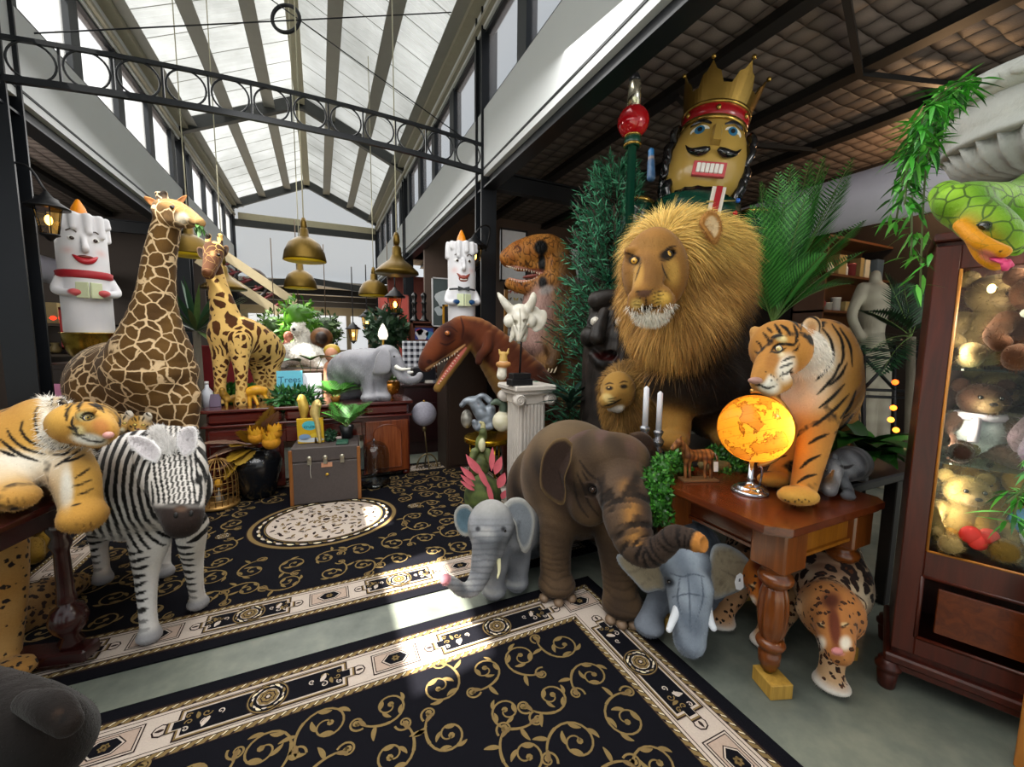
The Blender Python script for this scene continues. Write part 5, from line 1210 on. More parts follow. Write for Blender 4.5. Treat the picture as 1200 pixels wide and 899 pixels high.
def rhino():
 root = thing('rhino', gz(990, 1.95, .79), 'small grey rhino figurine at the table corner beside the tiger paw', 'rhino figurine')
 b = PB(.005); b.soft = .012
 b.ch([(992, 545, 1.86, 19), (998, 543, 1.95, 20), (1000, 546, 2.05, 16)], 'body', .03)
 b.el(975, 548, 1.8, 10, 11, .05, tag='head', k=.02); b.ch([(975, 555, 1.77, 10), (973, 568, 1.73, 8.5), (972, 574, 1.72, 8)], 'head', .02)
 b.ch([(970, 563, 1.72, 4), (974, 557, 1.68, 2.5), (977, 551, 1.66, 1.2)], 'horn', .008)
 for x, y in ((966, 535), (978, 536)): b.el(x, y, 1.82, 3.4, 5, .012, tag='ear', k=.008)
 for J in ([(985, 560, 1.82, 7), (994, 575, 1.78, 5.5), (993, None, 1.75, 6)], [(968, 560, 1.84, 6), (965, None, 1.84, 5)], [(1004, 555, 2.0, 7), (1009, None, 2.0, 5)], [(985, 560, 2.06, 7), (984, None, 2.05, 5)]): leg_to(b, J, .795, foot=1.1, k=.015)
 b.surface(2); n = len(b.V); col = lerp(C3('55565c', n), C3('9a9ba0', n), vnoise(b.V, 45, 3)*.5+.5)
 col = lerp(col, C3('8a6a48', n), b.w('horn')); col = b.stroke(col, [(985, 546), (992, 548), (1000, 545)], 4, '2a2226'); col = lerp(col, C3('b08a68', n), b.w('leg')*sst(.8, .792, b.V[:, 2]))
 b.to('body', plush('rhino_hide', fine=.4, bump=.8, nscale=120, rough=.5), root, col)
 eye(root, at(968, 551, 1.745), .006, toward(968, 551, 1.7)-RT*.4, '15100c', .6)
DD[0] = .13; rhino(); DD[0] = 0
M_LEO = plush('leopard_plush', 'leopard', scale=17, freq='u', width=.5, th=.2, line=srgb('6a3a1a'), dark=(.02, .01, .008), fine=.2, hue=.51)
M_LEO2 = plush('leopard_fur', 'leopard', scale=32, width=.42, th=0, dark=(.02, .01, .008), fine=.2)
def leopard(which):
 if which == 0:
  root = thing('leopard', gz(965, 1.7, 0), 'prowling leopard plush with head lowered right of the turned table leg', 'leopard')
  b = PB(.0065); b.soft = .02
  b.ch([(970, 690, 1.62, 34), (962, 660, 1.8, 40), (955, 645, 2.1, 42), (950, 640, 2.45, 40)], 'body', .06); b.el(985, 685, 1.65, 30, 40, .13, tag='body', k=.05)
  b.el(973, 716, 1.45, 34, 33, .12, 6, tag='head', k=.03); b.ch([(977, 730, 1.36, 21), (981, 752, 1.29, 17), (983, 764, 1.27, 14)], 'head', .03)
  for x, y, a in ((941, 711, 40), (1006, 708, -40)): b.el(x, y, 1.47, 8, 10, .025, a, tag='ear', k=.015)
  leg_to(b, [(972, 735, 1.55, 18), (976, 765, 1.47, 13), (972, None, 1.42, 12)], .018, foot=1.5, k=.03)
  leg_to(b, [(925, 700, 1.8, 18), (912, 730, 1.72, 11), (902, None, 1.66, 10)], .018, foot=1.4, k=.03)
  for x in (925, 985): leg_to(b, [(x, 680, 2.4, 24), (x, 700, 2.4, 14), (x, None, 2.4, 12)], .018, foot=1.3)
  fx, fy, near = 976, 730, (1.35, .2)
 else:
  root = thing('leopard', gz(875, 1.9, 0), 'smaller leopard plush peering out behind the grey elephant ear under the table', 'leopard')
  b = PB(.0065); b.soft = .02
  b.ch([(885, 660, 1.95, 26), (882, 645, 2.1, 28), (882, 640, 2.3, 26)], 'body', .06)
  b.el(893, 672, 1.75, 24, 26, .1, 10, tag='head', k=.03); b.ch([(892, 685, 1.68, 15), (892, 698, 1.62, 12), (893, 702, 1.6, 10)], 'head', .03)
  for x, y, a in ((872, 652, 30), (912, 650, -30)): b.el(x, y, 1.8, 6, 8, .02, a, tag='ear', k=.015)
  leg_to(b, [(860, 690, 1.95, 16), (850, 712, 1.88, 11), (842, None, 1.84, 11)], .018, foot=1.5, k=.03)
  leg_to(b, [(900, 700, 1.8, 14), (900, 730, 1.75, 10), (893, None, 1.7, 9)], .018, foot=1.5, k=.03)
  for x in (872, 900): leg_to(b, [(x, 670, 2.28, 18), (x, None, 2.28, 11)], .018, foot=1.3)
  fx, fy, near = 893, 685, (1.65, .2)
 b.surface(2); n = len(b.V); no = vnoise(b.V, 20, 3)*.5+.5; white = C3('e6dfd6', n)
 col = lerp(C3('c9a98a', n), C3('e0ccb4', n), no); col = lerp(col, C3('7b3d1f', n), sst(.5, .95, b.N[:, 2])*b.w('body')*.8)
 col = lerp(col, C3('c07830', n), b.w('head')); col = lerp(col, C3('d9a878', n), b.w('leg')*.7)
 s = 1.0 if which == 0 else .85
 col = b.dab(col, fx+2*s, fy+4*s, 8*s, '7c3214', 30*s, -6, .5, near); col = b.dab(col, fx-2, fy-26*s, 14*s, '6b2c14', 12*s, 0, .7, near)
 for q in (-1, 1): col = b.dab(col, fx+q*15*s, fy+24*s, 8*s, 'eadfd0', 10*s, 0, .6, near); col = b.dab(col, fx+q*14*s, fy+2*s, 5*s, 'e0c49a', 3*s, 0, .6, near)
 col = b.dab(col, fx+6*s, fy+36*s, 9*s, 'd98a8a', 3*s, 8, .5, near)
 ft = b.w('leg')*sst(.075, .05, b.V[:, 2]); col = lerp(col, white, ft)
 sm = (.75+.25*b.w('body'))*(1-ft); d0 = np.hypot(b.X-fx-4, (b.Y-fy-14)*.7); sm = sm*(1-b.w('head')*sst(19*s, 12*s, d0))
 body = b.w('body'); sm = np.where(b.w('head') > .5, sm*.85, sm)
 for q in (-1, 1): col = b.stroke(col, [(fx+q*19*s, fy), (fx+q*14*s, fy+4*s), (fx+q*9*s, fy+6*s)], 2.4, '1a100c', near)
 b.to('body', M_LEO if which == 0 else M_LEO2, root, col, {'sm': sm, 'u': 17+19*np.clip(b.w('head', 'leg')*1.3, 0, 1)}, dict(n=22000, L=.008, w=.0016, lift=.35, comb=(0, 0, -.8), rand=.3, var=.12))
 for q in (-1, 1): eye(root, at(fx+q*13*s, fy+3*s, (1.345 if which == 0 else 1.68)), .009*s, toward(fx, fy, 1.3)+RT*q*.3, 'b98a3a', .5, rim='120c08')
 MB().ball(at(fx+5*s, fy+33*s, 1.235 if which == 0 else 1.58), (.022*s, .014, .012), CAMR, 12, 8).build('nose', flat('c97f7d', .5), root)
 if which == 1:
  mb = MB(); c = at(909, 668, 1.6); mb.prism([(-.008, -.035), (.012, -.035), (.014, .02), (.004, .032), (-.01, .02)], c, RT, UP, -FW, .002); mb.build('tag', flat('bcd4e4', .5), root)
DD[0] = .36; leopard(0); DD[0] = .33; leopard(1); DD[0] = 0
def leopard_leg():
 root = thing('leopard', on_z(5, 795, 0), 'spotted leopard plush standing at the left picture edge, only its long foreleg showing', 'leopard')
 b = PB(.008); b.ch([(-60, 600, 1.95, 70), (-120, 600, 2.2, 80), (-200, 610, 2.6, 80)], 'body', .06)
 b.ch([(-15, 610, 1.85, 34), (2, 650, 1.82, 22), (8, 700, 1.8, 17), (4, 760, 1.8, 15), (4, 775, 1.79, 15)], 'leg', .05)
 b.el(14, 785, 1.74, 20, 12, .08, tag='leg');
 for J in ([(-140, 650, 2.6, 40), (-140, None, 2.6, 18)], [(-80, 650, 1.9, 30), (-80, None, 1.9, 17)]): leg_to(b, J, .01, foot=1.3)
 b.surface(2); n = len(b.V); col = lerp(C3('b98a4a', n), C3('d0aa70', n), vnoise(b.V, 20, 3)*.5+.5)
 b.to('body', plush('leopard_coat', 'leopard', scale=28, width=.3, th=0, dark=(.02, .012, .01)), root, col, {'sm': np.ones(n)}, dict(n=14000, L=.008, w=.0018, lift=.35, comb=(0, 0, -.8), rand=.3, var=.12))
 root = thing('leopard', on_z(50, 715, 0), 'leopard plush lying on the rug beneath the side table', 'leopard')
 b = PB(.008); P = [on_z(x, y, .09) for x, y in ((15, 725), (45, 705), (75, 690))]; b.chain(P, [.09, .1, .08], 'body'); b.chain([on_z(15, 735, .05), on_z(60, 722, .04), on_z(78, 712, .035)], [.05, .035, .03], 'leg'); b.ell(on_z(90, 684, .07), (.06, .06, .055), None, 'body')
 b.surface(2); n = len(b.V); b.V[:, 2] = np.maximum(b.V[:, 2], .022); col = lerp(C3('8a6a44', n), C3('a98a5c', n), vnoise(b.V, 20, 3)*.5+.5)
 b.to('body', M_LEO2, root, col, {'sm': np.ones(n)}, dict(n=6000, L=.008, w=.0018, lift=.35, rand=.3, var=.12))
 root = thing('lion_plush', on_z(36, 655, 0), 'small tan lion plush with white chin sitting under the side table', 'lion plush')
 b = PB(.008); b.el(28, 615, 2.55, 20, 18, .1, tag='head'); b.el(26, 640, 2.65, 24, 22, .14, tag='body'); b.ch([(38, 640, 2.5, 10), (40, 652, 2.45, 9)], 'body'); b.ch([(18, 640, 2.5, 10), (17, 655, 2.45, 9)], 'body')
 b.el(34, 606, 2.44, 9, 8, .05, tag='chin', k=.02); b.surface(1); n = len(b.V); col = lerp(C3('7d611f', n), C3('a3842f', n), vnoise(b.V, 20, 3)*.5+.5); col = lerp(col, C3('e9e4d8', n), b.w('chin'))
 b.to('body', plush('lion_cub_plush'), root, col, None, dict(n=5000, L=.012, w=.002, lift=.5, rand=.3, var=.12))
leopard_leg()
def teeth(root, P, L, r, dirv, n, d=0, name='teeth', c='e6dcc4'):
 Q = catmull([at(*p) for p in P], n); mb = MB()
 for i, q in enumerate(Q): mb.tube([q, q+np.asarray(dirv)*L*(.75+.5*((i*7) % 3)/2)], [r, .0006], 6)
 return mb.build(name, flat(c, .35), root)
def t_rex():
 root = thing('tyrannosaurus', on_z(645, 560, 0), 'grey brown tyrannosaur statue with open toothy mouth and black eye patch', 'dinosaur')
 b = PB(.0085); b.soft = .02
 b.ch([(650, 300, 4.0, 20), (652, 340, 4.05, 26), (648, 390, 4.1, 30), (645, 440, 4.15, 36), (650, 500, 4.2, 40)], 'neck', .06)
 b.ch([(632, 345, 3.92, 18), (630, 370, 3.92, 20), (630, 400, 3.95, 20)], 'belly', .05)
 b.ch([(642, 292, 3.92, 17), (628, 294, 3.86, 18), (610, 297, 3.8, 15), (597, 302, 3.76, 11.5)], 'head', .04)
 b.ch([(642, 312, 3.9, 16), (625, 310, 3.85, 9), (608, 309, 3.78, 9)], 'head', .03)
 b.ch([(644, 328, 3.9, 15), (628, 336, 3.85, 10), (610, 336, 3.8, 8), (598, 332, 3.77, 6.5)], 'jaw', .03)
 b.el(633, 288, 3.8, 8, 8, .06, tag='head', k=.02)
 b.ch([(642, 395, 3.85, 12), (650, 415, 3.75, 9), (646, 428, 3.7, 7)], 'arm', .03); b.ch([(652, 398, 3.9, 14), (664, 412, 3.9, 10)], 'arm', .04)
 for x in (625, 670): b.ch([(x, 480, 4.2, 30), (x, 530, 4.15, 22), (x-3, proj(gz(x, 4.1, .1))[1], 4.1, 16)], 'leg', .05); b.ell(gz(x-5, 4.05, .06), (.14, .18, .07), CAMR@rot((1, 0, 0), PI/2), 'leg', .04)
 b.surface(2); n = len(b.V); no = vnoise(b.V, 16, 3)*.5+.5
 rg = np.abs(vnoise(b.V, 55, 4))
 col = lerp(C3('6e4e30', n), C3('ad8450', n), no); h = b.w('head', 'jaw')
 col = lerp(col, lerp(C3('a5672a', n), C3('d19a55', n), no), h); col = lerp(col, C3('5a4632', n), b.w('neck')*sst(640, 655, b.X)*.5)
 col = lerp(col, C3('c4a298', n), b.w('belly')*1.0); col = lerp(col, C3('43332a', n), b.w('arm')*.5)
 col = lerp(col, C3('2a1a10', n), sst(.25, .05, rg)*.55*(h+.4)); b.V = b.V-b.N*(sst(.3, .05, rg)*.004)[:, None]
 near = (3.85, .25)
 col = b.dab(col, 634, 290, 9, '14100e', 10, 0, .3, near); col = b.dab(col, 635, 308, 5, '14100e', 14, 0, .4, near); col = b.dab(col, 636, 331, 6, '1c1714', 9, 0, .5, near)
 col = b.dab(col, 622, 320, 16, '8a4a40', 5, -8, .5, near); col = b.stroke(col, [(593, 312), (610, 314), (635, 320)], 3, 'd9a593', near); col = b.stroke(col, [(597, 326), (612, 329), (630, 325)], 3, 'd9a593', near)
 col = b.dab(col, 640, 340, 10, 'b5aba6', 6, -20, .6, near)
 for q in range(3): col = b.stroke(col, [(601+2*q, 293-q), (606, 288), (611-q, 293), (606, 297-q)], 1.2, '6a3d18', near)
 b.to('body', plush('dino_skin', fine=.35, bump=.7, nscale=70, rough=.55, sheen=0), root, col)
 teeth(root, [(594, 311, 3.7), (604, 314, 3.7), (618, 316, 3.75), (632, 320, 3.8)], .028, .0065, -UP, 15, name='upper_teeth'); teeth(root, [(597, 328, 3.7), (608, 331, 3.72), (620, 330, 3.76), (632, 325, 3.8)], .026, .006, UP, 13, name='lower_teeth')
 eye(root, at(637, 286, 3.73), .025, toward(636, 287, 3.8)+RT*.1, 'b5a34a', .4, slit=1, rim='0c0a09')
 MB().ball(at(622, 324, 3.82), (.1, .018, .06), CAMR@rot((0, 0, 1), .12), 14, 8).build('tongue', flat('9a5a55', .35), root)
 mb = MB()
 for k in range(3): mb.tube(catmull([at(644+k*4, 430, 3.68), at(642+k*4, 436, 3.62), at(640+k*4, 437, 3.58)], 5), [.012, .011, .009, .006, .001], 6)
 mb.build('claws', flat('c9b79a', .4), root)
DD[0] = .95; t_rex(); DD[0] = 0
def brown_dino():
 root = thing('dinosaur', on_z(600, 600, 0), 'red brown velvety dinosaur plush head with gaping jaws in front of the desk', 'dinosaur')
 b = PB(.0085); b.soft = .02
 b.ch([(543, 385, 3.85, 15), (560, 392, 3.9, 19), (580, 412, 3.95, 24), (600, 436, 4.0, 30), (618, 462, 4.0, 34), (622, 500, 4.0, 32)], 'body', .06)
 b.ch([(536, 385, 3.82, 12), (524, 394, 3.75, 14), (512, 408, 3.68, 13), (503, 420, 3.63, 11), (499, 427, 3.6, 9)], 'head', .04)
 b.ch([(535, 398, 3.8, 12), (520, 410, 3.72, 9)], 'head', .03)
 b.ch([(548, 400, 3.85, 9), (535, 420, 3.78, 7.5), (522, 440, 3.7, 6), (513, 455, 3.65, 5)], 'jaw', .03)
 b.ch([(572, 395, 3.78, 7), (571, 407, 3.72, 6), (563, 417, 3.68, 5), (561, 424, 3.66, 4)], 'arm', .02)
 for x in (604, 636): b.ch([(x, 490, 4.05, 22), (x, 530, 4.08, 16), (x, proj(gz(x, 4.1, .08))[1], 4.1, 14)], 'leg', .05); b.ell(gz(x-4, 4.0, .06), (.11, .16, .06), CAMR@rot((1, 0, 0), PI/2), 'leg', .04)
 b.surface(2); n = len(b.V); no = vnoise(b.V, 14, 3)*.5+.5
 col = lerp(C3('4f2612', n), C3('7a4220', n), no); col = lerp(col, C3('c08a52', n), sst(.55, .95, b.N[:, 2])*b.w('body')*.6)  # up-facing back tinted lighter, top light put into the colour
 under = sst(0, 10, (b.Y-400)-(b.X-545)*1.0+4)*b.w('body')*sst(545, 552, b.X); col = lerp(col, C3('9a7a45', n), under*.9)
 col = lerp(col, C3('a98a4a', n), b.w('jaw')*sst(-2, 4, (b.X-530)+(b.Y-425)*.9)*.7)
 near = (3.72, .25); col = b.dab(col, 525, 393, 9, '4a1e0c', 8, 0, .6, near); col = b.dab(col, 503, 424, 4, '3f180b', 3, 0, .5, near)
 for P in ([(516, 402), (524, 404), (534, 398)], [(520, 384), (528, 383), (536, 389)], [(540, 372), (543, 385), (541, 398)]): col = b.stroke(col, P, 2, '40190a', near)
 col = b.stroke(col, [(499, 433), (520, 421), (545, 404)], 4, 'c9a276', near); col = b.stroke(col, [(546, 408), (530, 428), (513, 450)], 5, 'c97a70', near)
 b.to('body', plush('dino_plush', fine=.25, bump=.3), root, col, None, dict(n=16000, L=.008, w=.003, lift=.35, comb=(0, 0, -.8), rand=.3, var=.12))
 teeth(root, [(500, 433, 3.56), (515, 425, 3.62), (530, 416, 3.7), (545, 405, 3.78)], .022, .006, -UP-RT*.1, 16, name='upper_teeth'); teeth(root, [(515, 450, 3.6), (526, 434, 3.66), (538, 417, 3.72)], .02, .006, UP*.5-RT*.8, 12, name='lower_teeth')
 mb = MB(); mb.tube(catmull([at(545, 406, 3.82), at(530, 424, 3.74), at(517, 445, 3.66)], 10), np.linspace(.05, .02, 10), 8); mb.build('mouth', flat('b9655f', .6), root)
 eye(root, at(524.5, 390.5, 3.62), .026, toward(525, 392, 3.7)-RT*.25, 'b5652a', .5, rim='2a1006')
DD[0] = .45; brown_dino(); DD[0] = 0
def skull():
 bz = 1.115; c = at(609, 440, 3.55); c[2] = bz
 root = thing('skull', c, 'white horned animal skull sculpture on a black block stand atop the column', 'skull')
 mb = MB(); mb.box((c[0], c[1], bz+.028), (.2, .12, .056), None, bev=.004); mb.box((c[0], c[1], bz+.08), (.17, .1, .05), None, bev=.004); mb.build('base', flat('17181c', .4), root)
 p = at(612, 392, 3.5); MB().tube([(c[0], c[1], bz+.1), (c[0]*.4+p[0]*.6, c[1]*.4+p[1]*.6, p[2]-.05), p], .009, 8).build('rod', flat('2a2a2e', .35, .6), root)
 b = PB(.005); b.soft = .015; d = 3.5
 b.ch([(609, 366, d, 10), (610, 380, d-.05, 9), (609, 392, d-.08, 5), (608, 398, d-.09, 3)], 'skull', .03)
 b.el(597, 376, d, 7, 8, .05, tag='skull', k=.02); b.el(621, 376, d, 8, 8, .05, tag='skull', k=.02)
 b.ch([(602, 366, d, 6), (594, 358, d-.03, 5), (588, 350, d-.05, 3.6), (584, 344, d-.04, 1.6)], 'horn', .02); b.ch([(617, 364, d, 6), (623, 355, d-.03, 5), (625, 348, d-.05, 4), (625, 344, d-.04, 1.8)], 'horn', .02)
 b.ch([(604, 386, d-.02, 5), (600, 396, d-.02, 3), (598, 400, d-.02, 1.5)], 'skull', .015); b.ch([(614, 388, d-.02, 5), (613, 397, d-.04, 4)], 'skull', .015)
 b.el(632, 376, d+.02, 8, 14, .02, 25, tag='frill', k=.02); b.el(627, 367, d+.02, 6, 8, .02, tag='frill', k=.02)
 for x, y in ((603, 378), (617, 377)): b.el(x, y, d-.1, 4, 3, .05, 20, op='-', k=.012)
 b.surface(1); n = len(b.V); col = lerp(C3('c9c4b6', n), C3('ebe8df', n), vnoise(b.V, 40, 2)*.5+.5)
 for P in ([(609, 362), (610, 376), (609, 390)], [(600, 370), (604, 380), (607, 388)], [(620, 370), (616, 380), (612, 388)]): col = b.stroke(col, P, 1.2, '8f8a7c')
 b.to('skull', plush('bone', fine=.2, bump=.5, nscale=60, rough=.5, sheen=0), root, col)
skull()
m_maho = wood('3a1408', '6e3214', 3, .25, 1); m_mahox = wood('3a1408', '74391a', 3, .25, 0); m_leg = wood('4a2008', '8a4a1a', 3, .28, 2)
m_honey = wood('7a430f', 'a86a1e', 3, .3, 2)
TX0, TX1, TY0, TY1, TZ = 1.55, 2.34, .9, 1.62, .79
root = thing('table', ((TX0+TX1)/2, 1.26, 0), 'mahogany table with turned fluted legs carrying the globe and tiger', 'table')
mb = MB(); mb.prism([(TX0+.07, TY0), (TX1-.05, TY0), (TX1, TY0+.05), (TX1, TY1), (TX0, TY1), (TX0, TY0+.07)], (0, 0, TZ-.03), (1, 0, 0), (0, 1, 0), (0, 0, 1), .03)
mb.prism([(TX0+.085, TY0+.015), (TX1-.06, TY0+.015), (TX1-.015, TY0+.06), (TX1-.015, TY1-.01), (TX0+.015, TY1-.01), (TX0+.015, TY0+.085)], (0, 0, TZ-.045), (1, 0, 0), (0, 1, 0), (0, 0, 1), .016)
mb.build('tabletop', m_maho, root)
mb = MB(); mb.box((TX0+.165, (TY0+TY1)/2, TZ-.115), (.03, TY1-TY0-.2, .14)); mb.box((TX0+.155, (TY0+TY1)/2, TZ-.18), (.035, TY1-TY0-.2, .014)); mb.build('apron', m_maho, root)
mb = MB(); mb.box((TX1-.08, (TY0+TY1)/2, TZ-.115), (.03, TY1-TY0-.2, .14)); mb.build('apron', m_maho, root)
for y in (TY0+.09, TY1-.09): mb = MB(); mb.box((1.99, y, TZ-.115), (.5, .03, .14)); mb.box((1.99, y-.01, TZ-.18), (.5, .035, .014)); mb.build('apron', m_honey if y < 1 else m_mahox, root)
LP = [(.0, .085), (.03, .087), (.031, .105), (.04, .115), (.042, .16), (.036, .165), (.038, .18), (.05, .19), (.056, .205), (.05, .22), (.038, .228), (.04, .236), (.05, .26), (.056, .3), (.058, .36), (.054, .42), (.046, .455), (.04, .468), (.05, .475), (.062, .49), (.066, .505), (.06, .522), (.045, .53), (.05, .54), (.056, .55), (.056, .56)]
LP = [(r*1.04, z) for r, z in LP]
for lx, ly in ((1.735, 1.02), (TX1-.1, 1.02), (TX0+.1, TY1-.1), (TX1-.1, TY1-.1)):
 mb = MB(); mb.lathe((lx, ly, 0), [p for p in LP[:11]], 24); mb.lathe((lx, ly, 0), LP[10:18], 60, flute=10, fd=.13); mb.lathe((lx, ly, 0), LP[17:], 24)
 mb.box((lx, ly, .655), (.15, .15, .19), bev=.008); lg = mb.build('leg', m_leg, root)
 MB().cyl((lx, ly, .066), (lx, ly, .09), .017, .02, 12).build('caster', flat('7a6a2a', .35, .8), lg)
 lab = ('front left', 'front right', 'far left', 'far right')[(lx > 2)+2*(ly > 1.3)]
 tag(MB().box((lx, ly-.02, .033), (.1, .12, .066), euler(0, 0, -.35), bev=.003).build('wooden_block', wood('9a7226', 'd0a548', 4, .6, 2, coat=0)), 'honey coloured wooden block raising the %s leg of the mahogany table' % lab, 'block', 'blocks under the table legs')
gc = at(884, 502, 1.93); GR = .158
root = thing('globe', (gc[0], gc[1], TZ), 'glowing amber world globe on a chrome foot at the table front', 'globe')
def globe_mat():
 n = NT('lit_globe'); v = n.obj(); c = n.noise(v, 7.5, 7, .62, .35); land = n.math('MULTIPLY_ADD', n.math('SUBTRACT', c, .535), 40, .5, True)
 edge = n.math('SUBTRACT', 1, n.math('MULTIPLY', n.math('ABSOLUTE', n.math('SUBTRACT', c, .535)), 60), None, True)
 s_ = n.new('ShaderNodeSeparateXYZ'); n.l.new(n.mapping(v, (1, 1, 1), (.4, 0, 0)), s_.inputs[0])
 gr = n.math('GREATER_THAN', n.math('SINE', n.math('MULTIPLY', s_.outputs[2], 150)), .985)
 col = n.mix(land, srgb('dd9a2c'), n.mix(n.noise(v, 14, 2), srgb('9a5a1c'), srgb('c48a2c'))); col = n.mix(edge, col, srgb('5a3208')); col = n.mix(n.math('MULTIPLY', gr, .4), col, srgb('7a4a10'))
 txt = n.math('GREATER_THAN', n.noise(n.mapping(v, (40, 40, 160)), 1.2, 2), .66); col = n.mix(n.math('MULTIPLY', txt, .35), col, srgb('6a3c0c'))
 n.base(col); t = n.new('ShaderNodeBsdfTranslucent'); n.l.new(col, t.inputs[0]); m = n.new('ShaderNodeMixShader'); m.inputs[0].default_value = .72
 n.l.new(n.b.outputs[0], m.inputs[1]); n.l.new(t.outputs[0], m.inputs[2]); n.l.new(m.outputs[0], n.out.inputs[0]); return n.p(.2, 0, .5)
mb = MB(); mb.ball(gc, GR, CAMR, 40, 26); mb.build('sphere', globe_mat(), root)
bulb = lamp('globe_bulb', 'POINT', gc+RT*.07-FW*.075+UP*.012, 3.6, (1, .86, .6), .035)
mb = MB(); th = np.linspace(-PI*.5, PI*.5, 26); e = norm(RT*.96+UP*.1); f2 = norm(UP-RT*.1)
mb.tube([gc+(GR+.018)*(e*math.cos(t)+f2*math.sin(t)) for t in th], .007, 8, flat=1.6); mb.build('meridian', flat('b58a4a', .3, .8), root)
mb = MB(); mb.lathe((gc[0], gc[1], TZ), [(.0, 0), (.08, 0), (.082, .008), (.074, .018), (.06, .02), (.058, .03), (.035, .036), (.016, .046), (.013, .06), (.02, .066), (.013, .072), (.011, gc[2]-GR-TZ), (.0, gc[2]-GR-TZ+.004)], 32); mb.build('foot', flat('b9bcc4', .12, .95, .05), root)
mb = MB(); q = gc-f2*(GR+.018); mb.tube(catmull([q, q-UP*.02+RT*.02, (gc[0]+RT[0]*.045, gc[1]+RT[1]*.045, TZ+.03)], 8), .005, 6); mb.build('bracket', flat('b9bcc4', .15, .95), root)
def pony():
 d = 2.12; DD[0] = 0; root = thing('pony_figurine', gz(815, d, TZ), 'small bronze coloured zebra figurine with hanging price tag on the table edge', 'figurine')
 b = PB(.0035); b.soft = .008
 b.ch([(806, 534, d, 6.5), (818, 534, d+.02, 7), (830, 533, d+.03, 7)], 'body', .015); b.ch([(806, 531, d, 5.5), (800, 522, d-.01, 4.4), (796, 518, d-.02, 4)], 'body', .012); b.ch([(796, 518, d-.02, 4), (790, 523, d-.04, 2.8), (788, 526, d-.045, 2.4)], 'body', .008)
 zb = proj(gz(815, d, TZ+.016))[1]
 for x0, x1 in ((804, 803), (808, 808), (828, 826), (832, 833)): b.ch([(x0, 537, d, 3.2), (x1, 548, d, 1.8), (x1, zb, d, 1.9)], 'body', .01)
 b.ch([(836, 532, d, 1.6), (840, 535, d, 1.4), (840, 543, d, 1)], 'body', .006); b.el(798, 513, d, 1.3, 2.4, .006, tag='body', k=.004)
 b.surface(1); n = len(b.V); col = lerp(C3('6e4424', n), C3('b98452', n), vnoise(b.V, 90, 2)*.5+.5); st = sst(.2, .5, np.sin(b.V@RT*260)); col = lerp(col, C3('4a2a14', n), st*.6)
 b.to('body', plush('bronze', fine=.2, bump=.5, nscale=150, rough=.38, sheen=0), root, col)
 c = gz(818, d, TZ); MB().box(c+np.array([0, 0, .006]), (.19, .07, .012), euler(0, 0, -.35), bev=.003).build('base', flat('7a5a3a', .4, .3), root)
 mb = MB(); p = at(840, 538, d-.03); mb.tube([at(838, 531, d-.02), p], .0006, 4); mb.box(at(839, 547, d-.035), (.022, .003, .05), CAMR@rot((1, 0, 0), PI/2)); mb.build('tag', flat('cfcfcb', .6), root)
pony()
def stone_bird():
 d = 2.3; root = thing('stone_ornament', gz(838, d, TZ), 'small rounded stone ornament behind the bronze figurine', 'ornament'); b = PB(.005)
 b.el(832, 546, d, 14, 8, .05, 8); b.el(848, 548, d, 9, 8, .04, -10); b.surface(1); n = len(b.V); b.to('body', plush('stone', fine=.4, bump=.6, rough=.6, sheen=0), root, lerp(C3('6a5c3a', n), C3('93845a', n), vnoise(b.V, 40, 2)*.5+.5))
stone_bird()
def foliage(name, label, cat, blobs, n, L, w, cols, droop=.2, group=None, kind=None, root=None, core=True, up=.6):
 mb = MB(); r = np.random.default_rng(len(blobs)*7+n); R = [b_[1] for b_ in blobs]; pr = np.array([x**2 for x in R]); pr /= pr.sum()
 for i in range(n):
  j = r.choice(len(blobs), p=pr); c, R_ = blobs[j]; d = norm(r.normal(size=3)); p = np.asarray(c)+d*R_*r.uniform(.75, 1.02)
  mb.leaf(p, norm(d+r.normal(0, .5, 3)+np.array([0, 0, up-.5])), L*r.uniform(.7, 1.25), w*r.uniform(.7, 1.2), up=norm(d+r.normal(0, .3, 3)), bend=droop, mi=int(r.integers(len(cols))), seg=2, shape=.5)
 if core:
  for c, R_ in blobs: mb.ball(c, R_*.72, None, 10, 7, mi=0)
 o = mb.build(name, [flat(c, .45, var=.25, scale=30) for c in cols], root)
 if root is None: tag(o, label, cat, group, kind)
 return o
blobs = [(at(x, y, d), r) for x, y, d, r in ((778, 548, 2.12, .06), (790, 540, 2.2, .05), (768, 560, 2.08, .06), (775, 572, 2.06, .06), (770, 590, 2.05, .055), (776, 603, 2.06, .05), (764, 575, 2.08, .05), (800, 548, 2.25, .04))]
foliage('boxwood_bush', 'bright green boxwood trailing over the table edge beside the elephant head', 'plant', blobs, 1500, .026, .016, ['2f6a1e', '4f9430', '3b7d26', '1f4a16'])
blobs = [(at(x, y, d), r) for x, y, d, r in ((840, 535, 2.4, .06), (855, 545, 2.35, .06), (865, 552, 2.3, .05), (850, 558, 2.25, .035))]
foliage('boxwood_bush', 'green boxwood clump on the table behind the globe', 'plant', blobs, 900, .026, .016, ['2a5f1c', '44862c', '1d4516'])
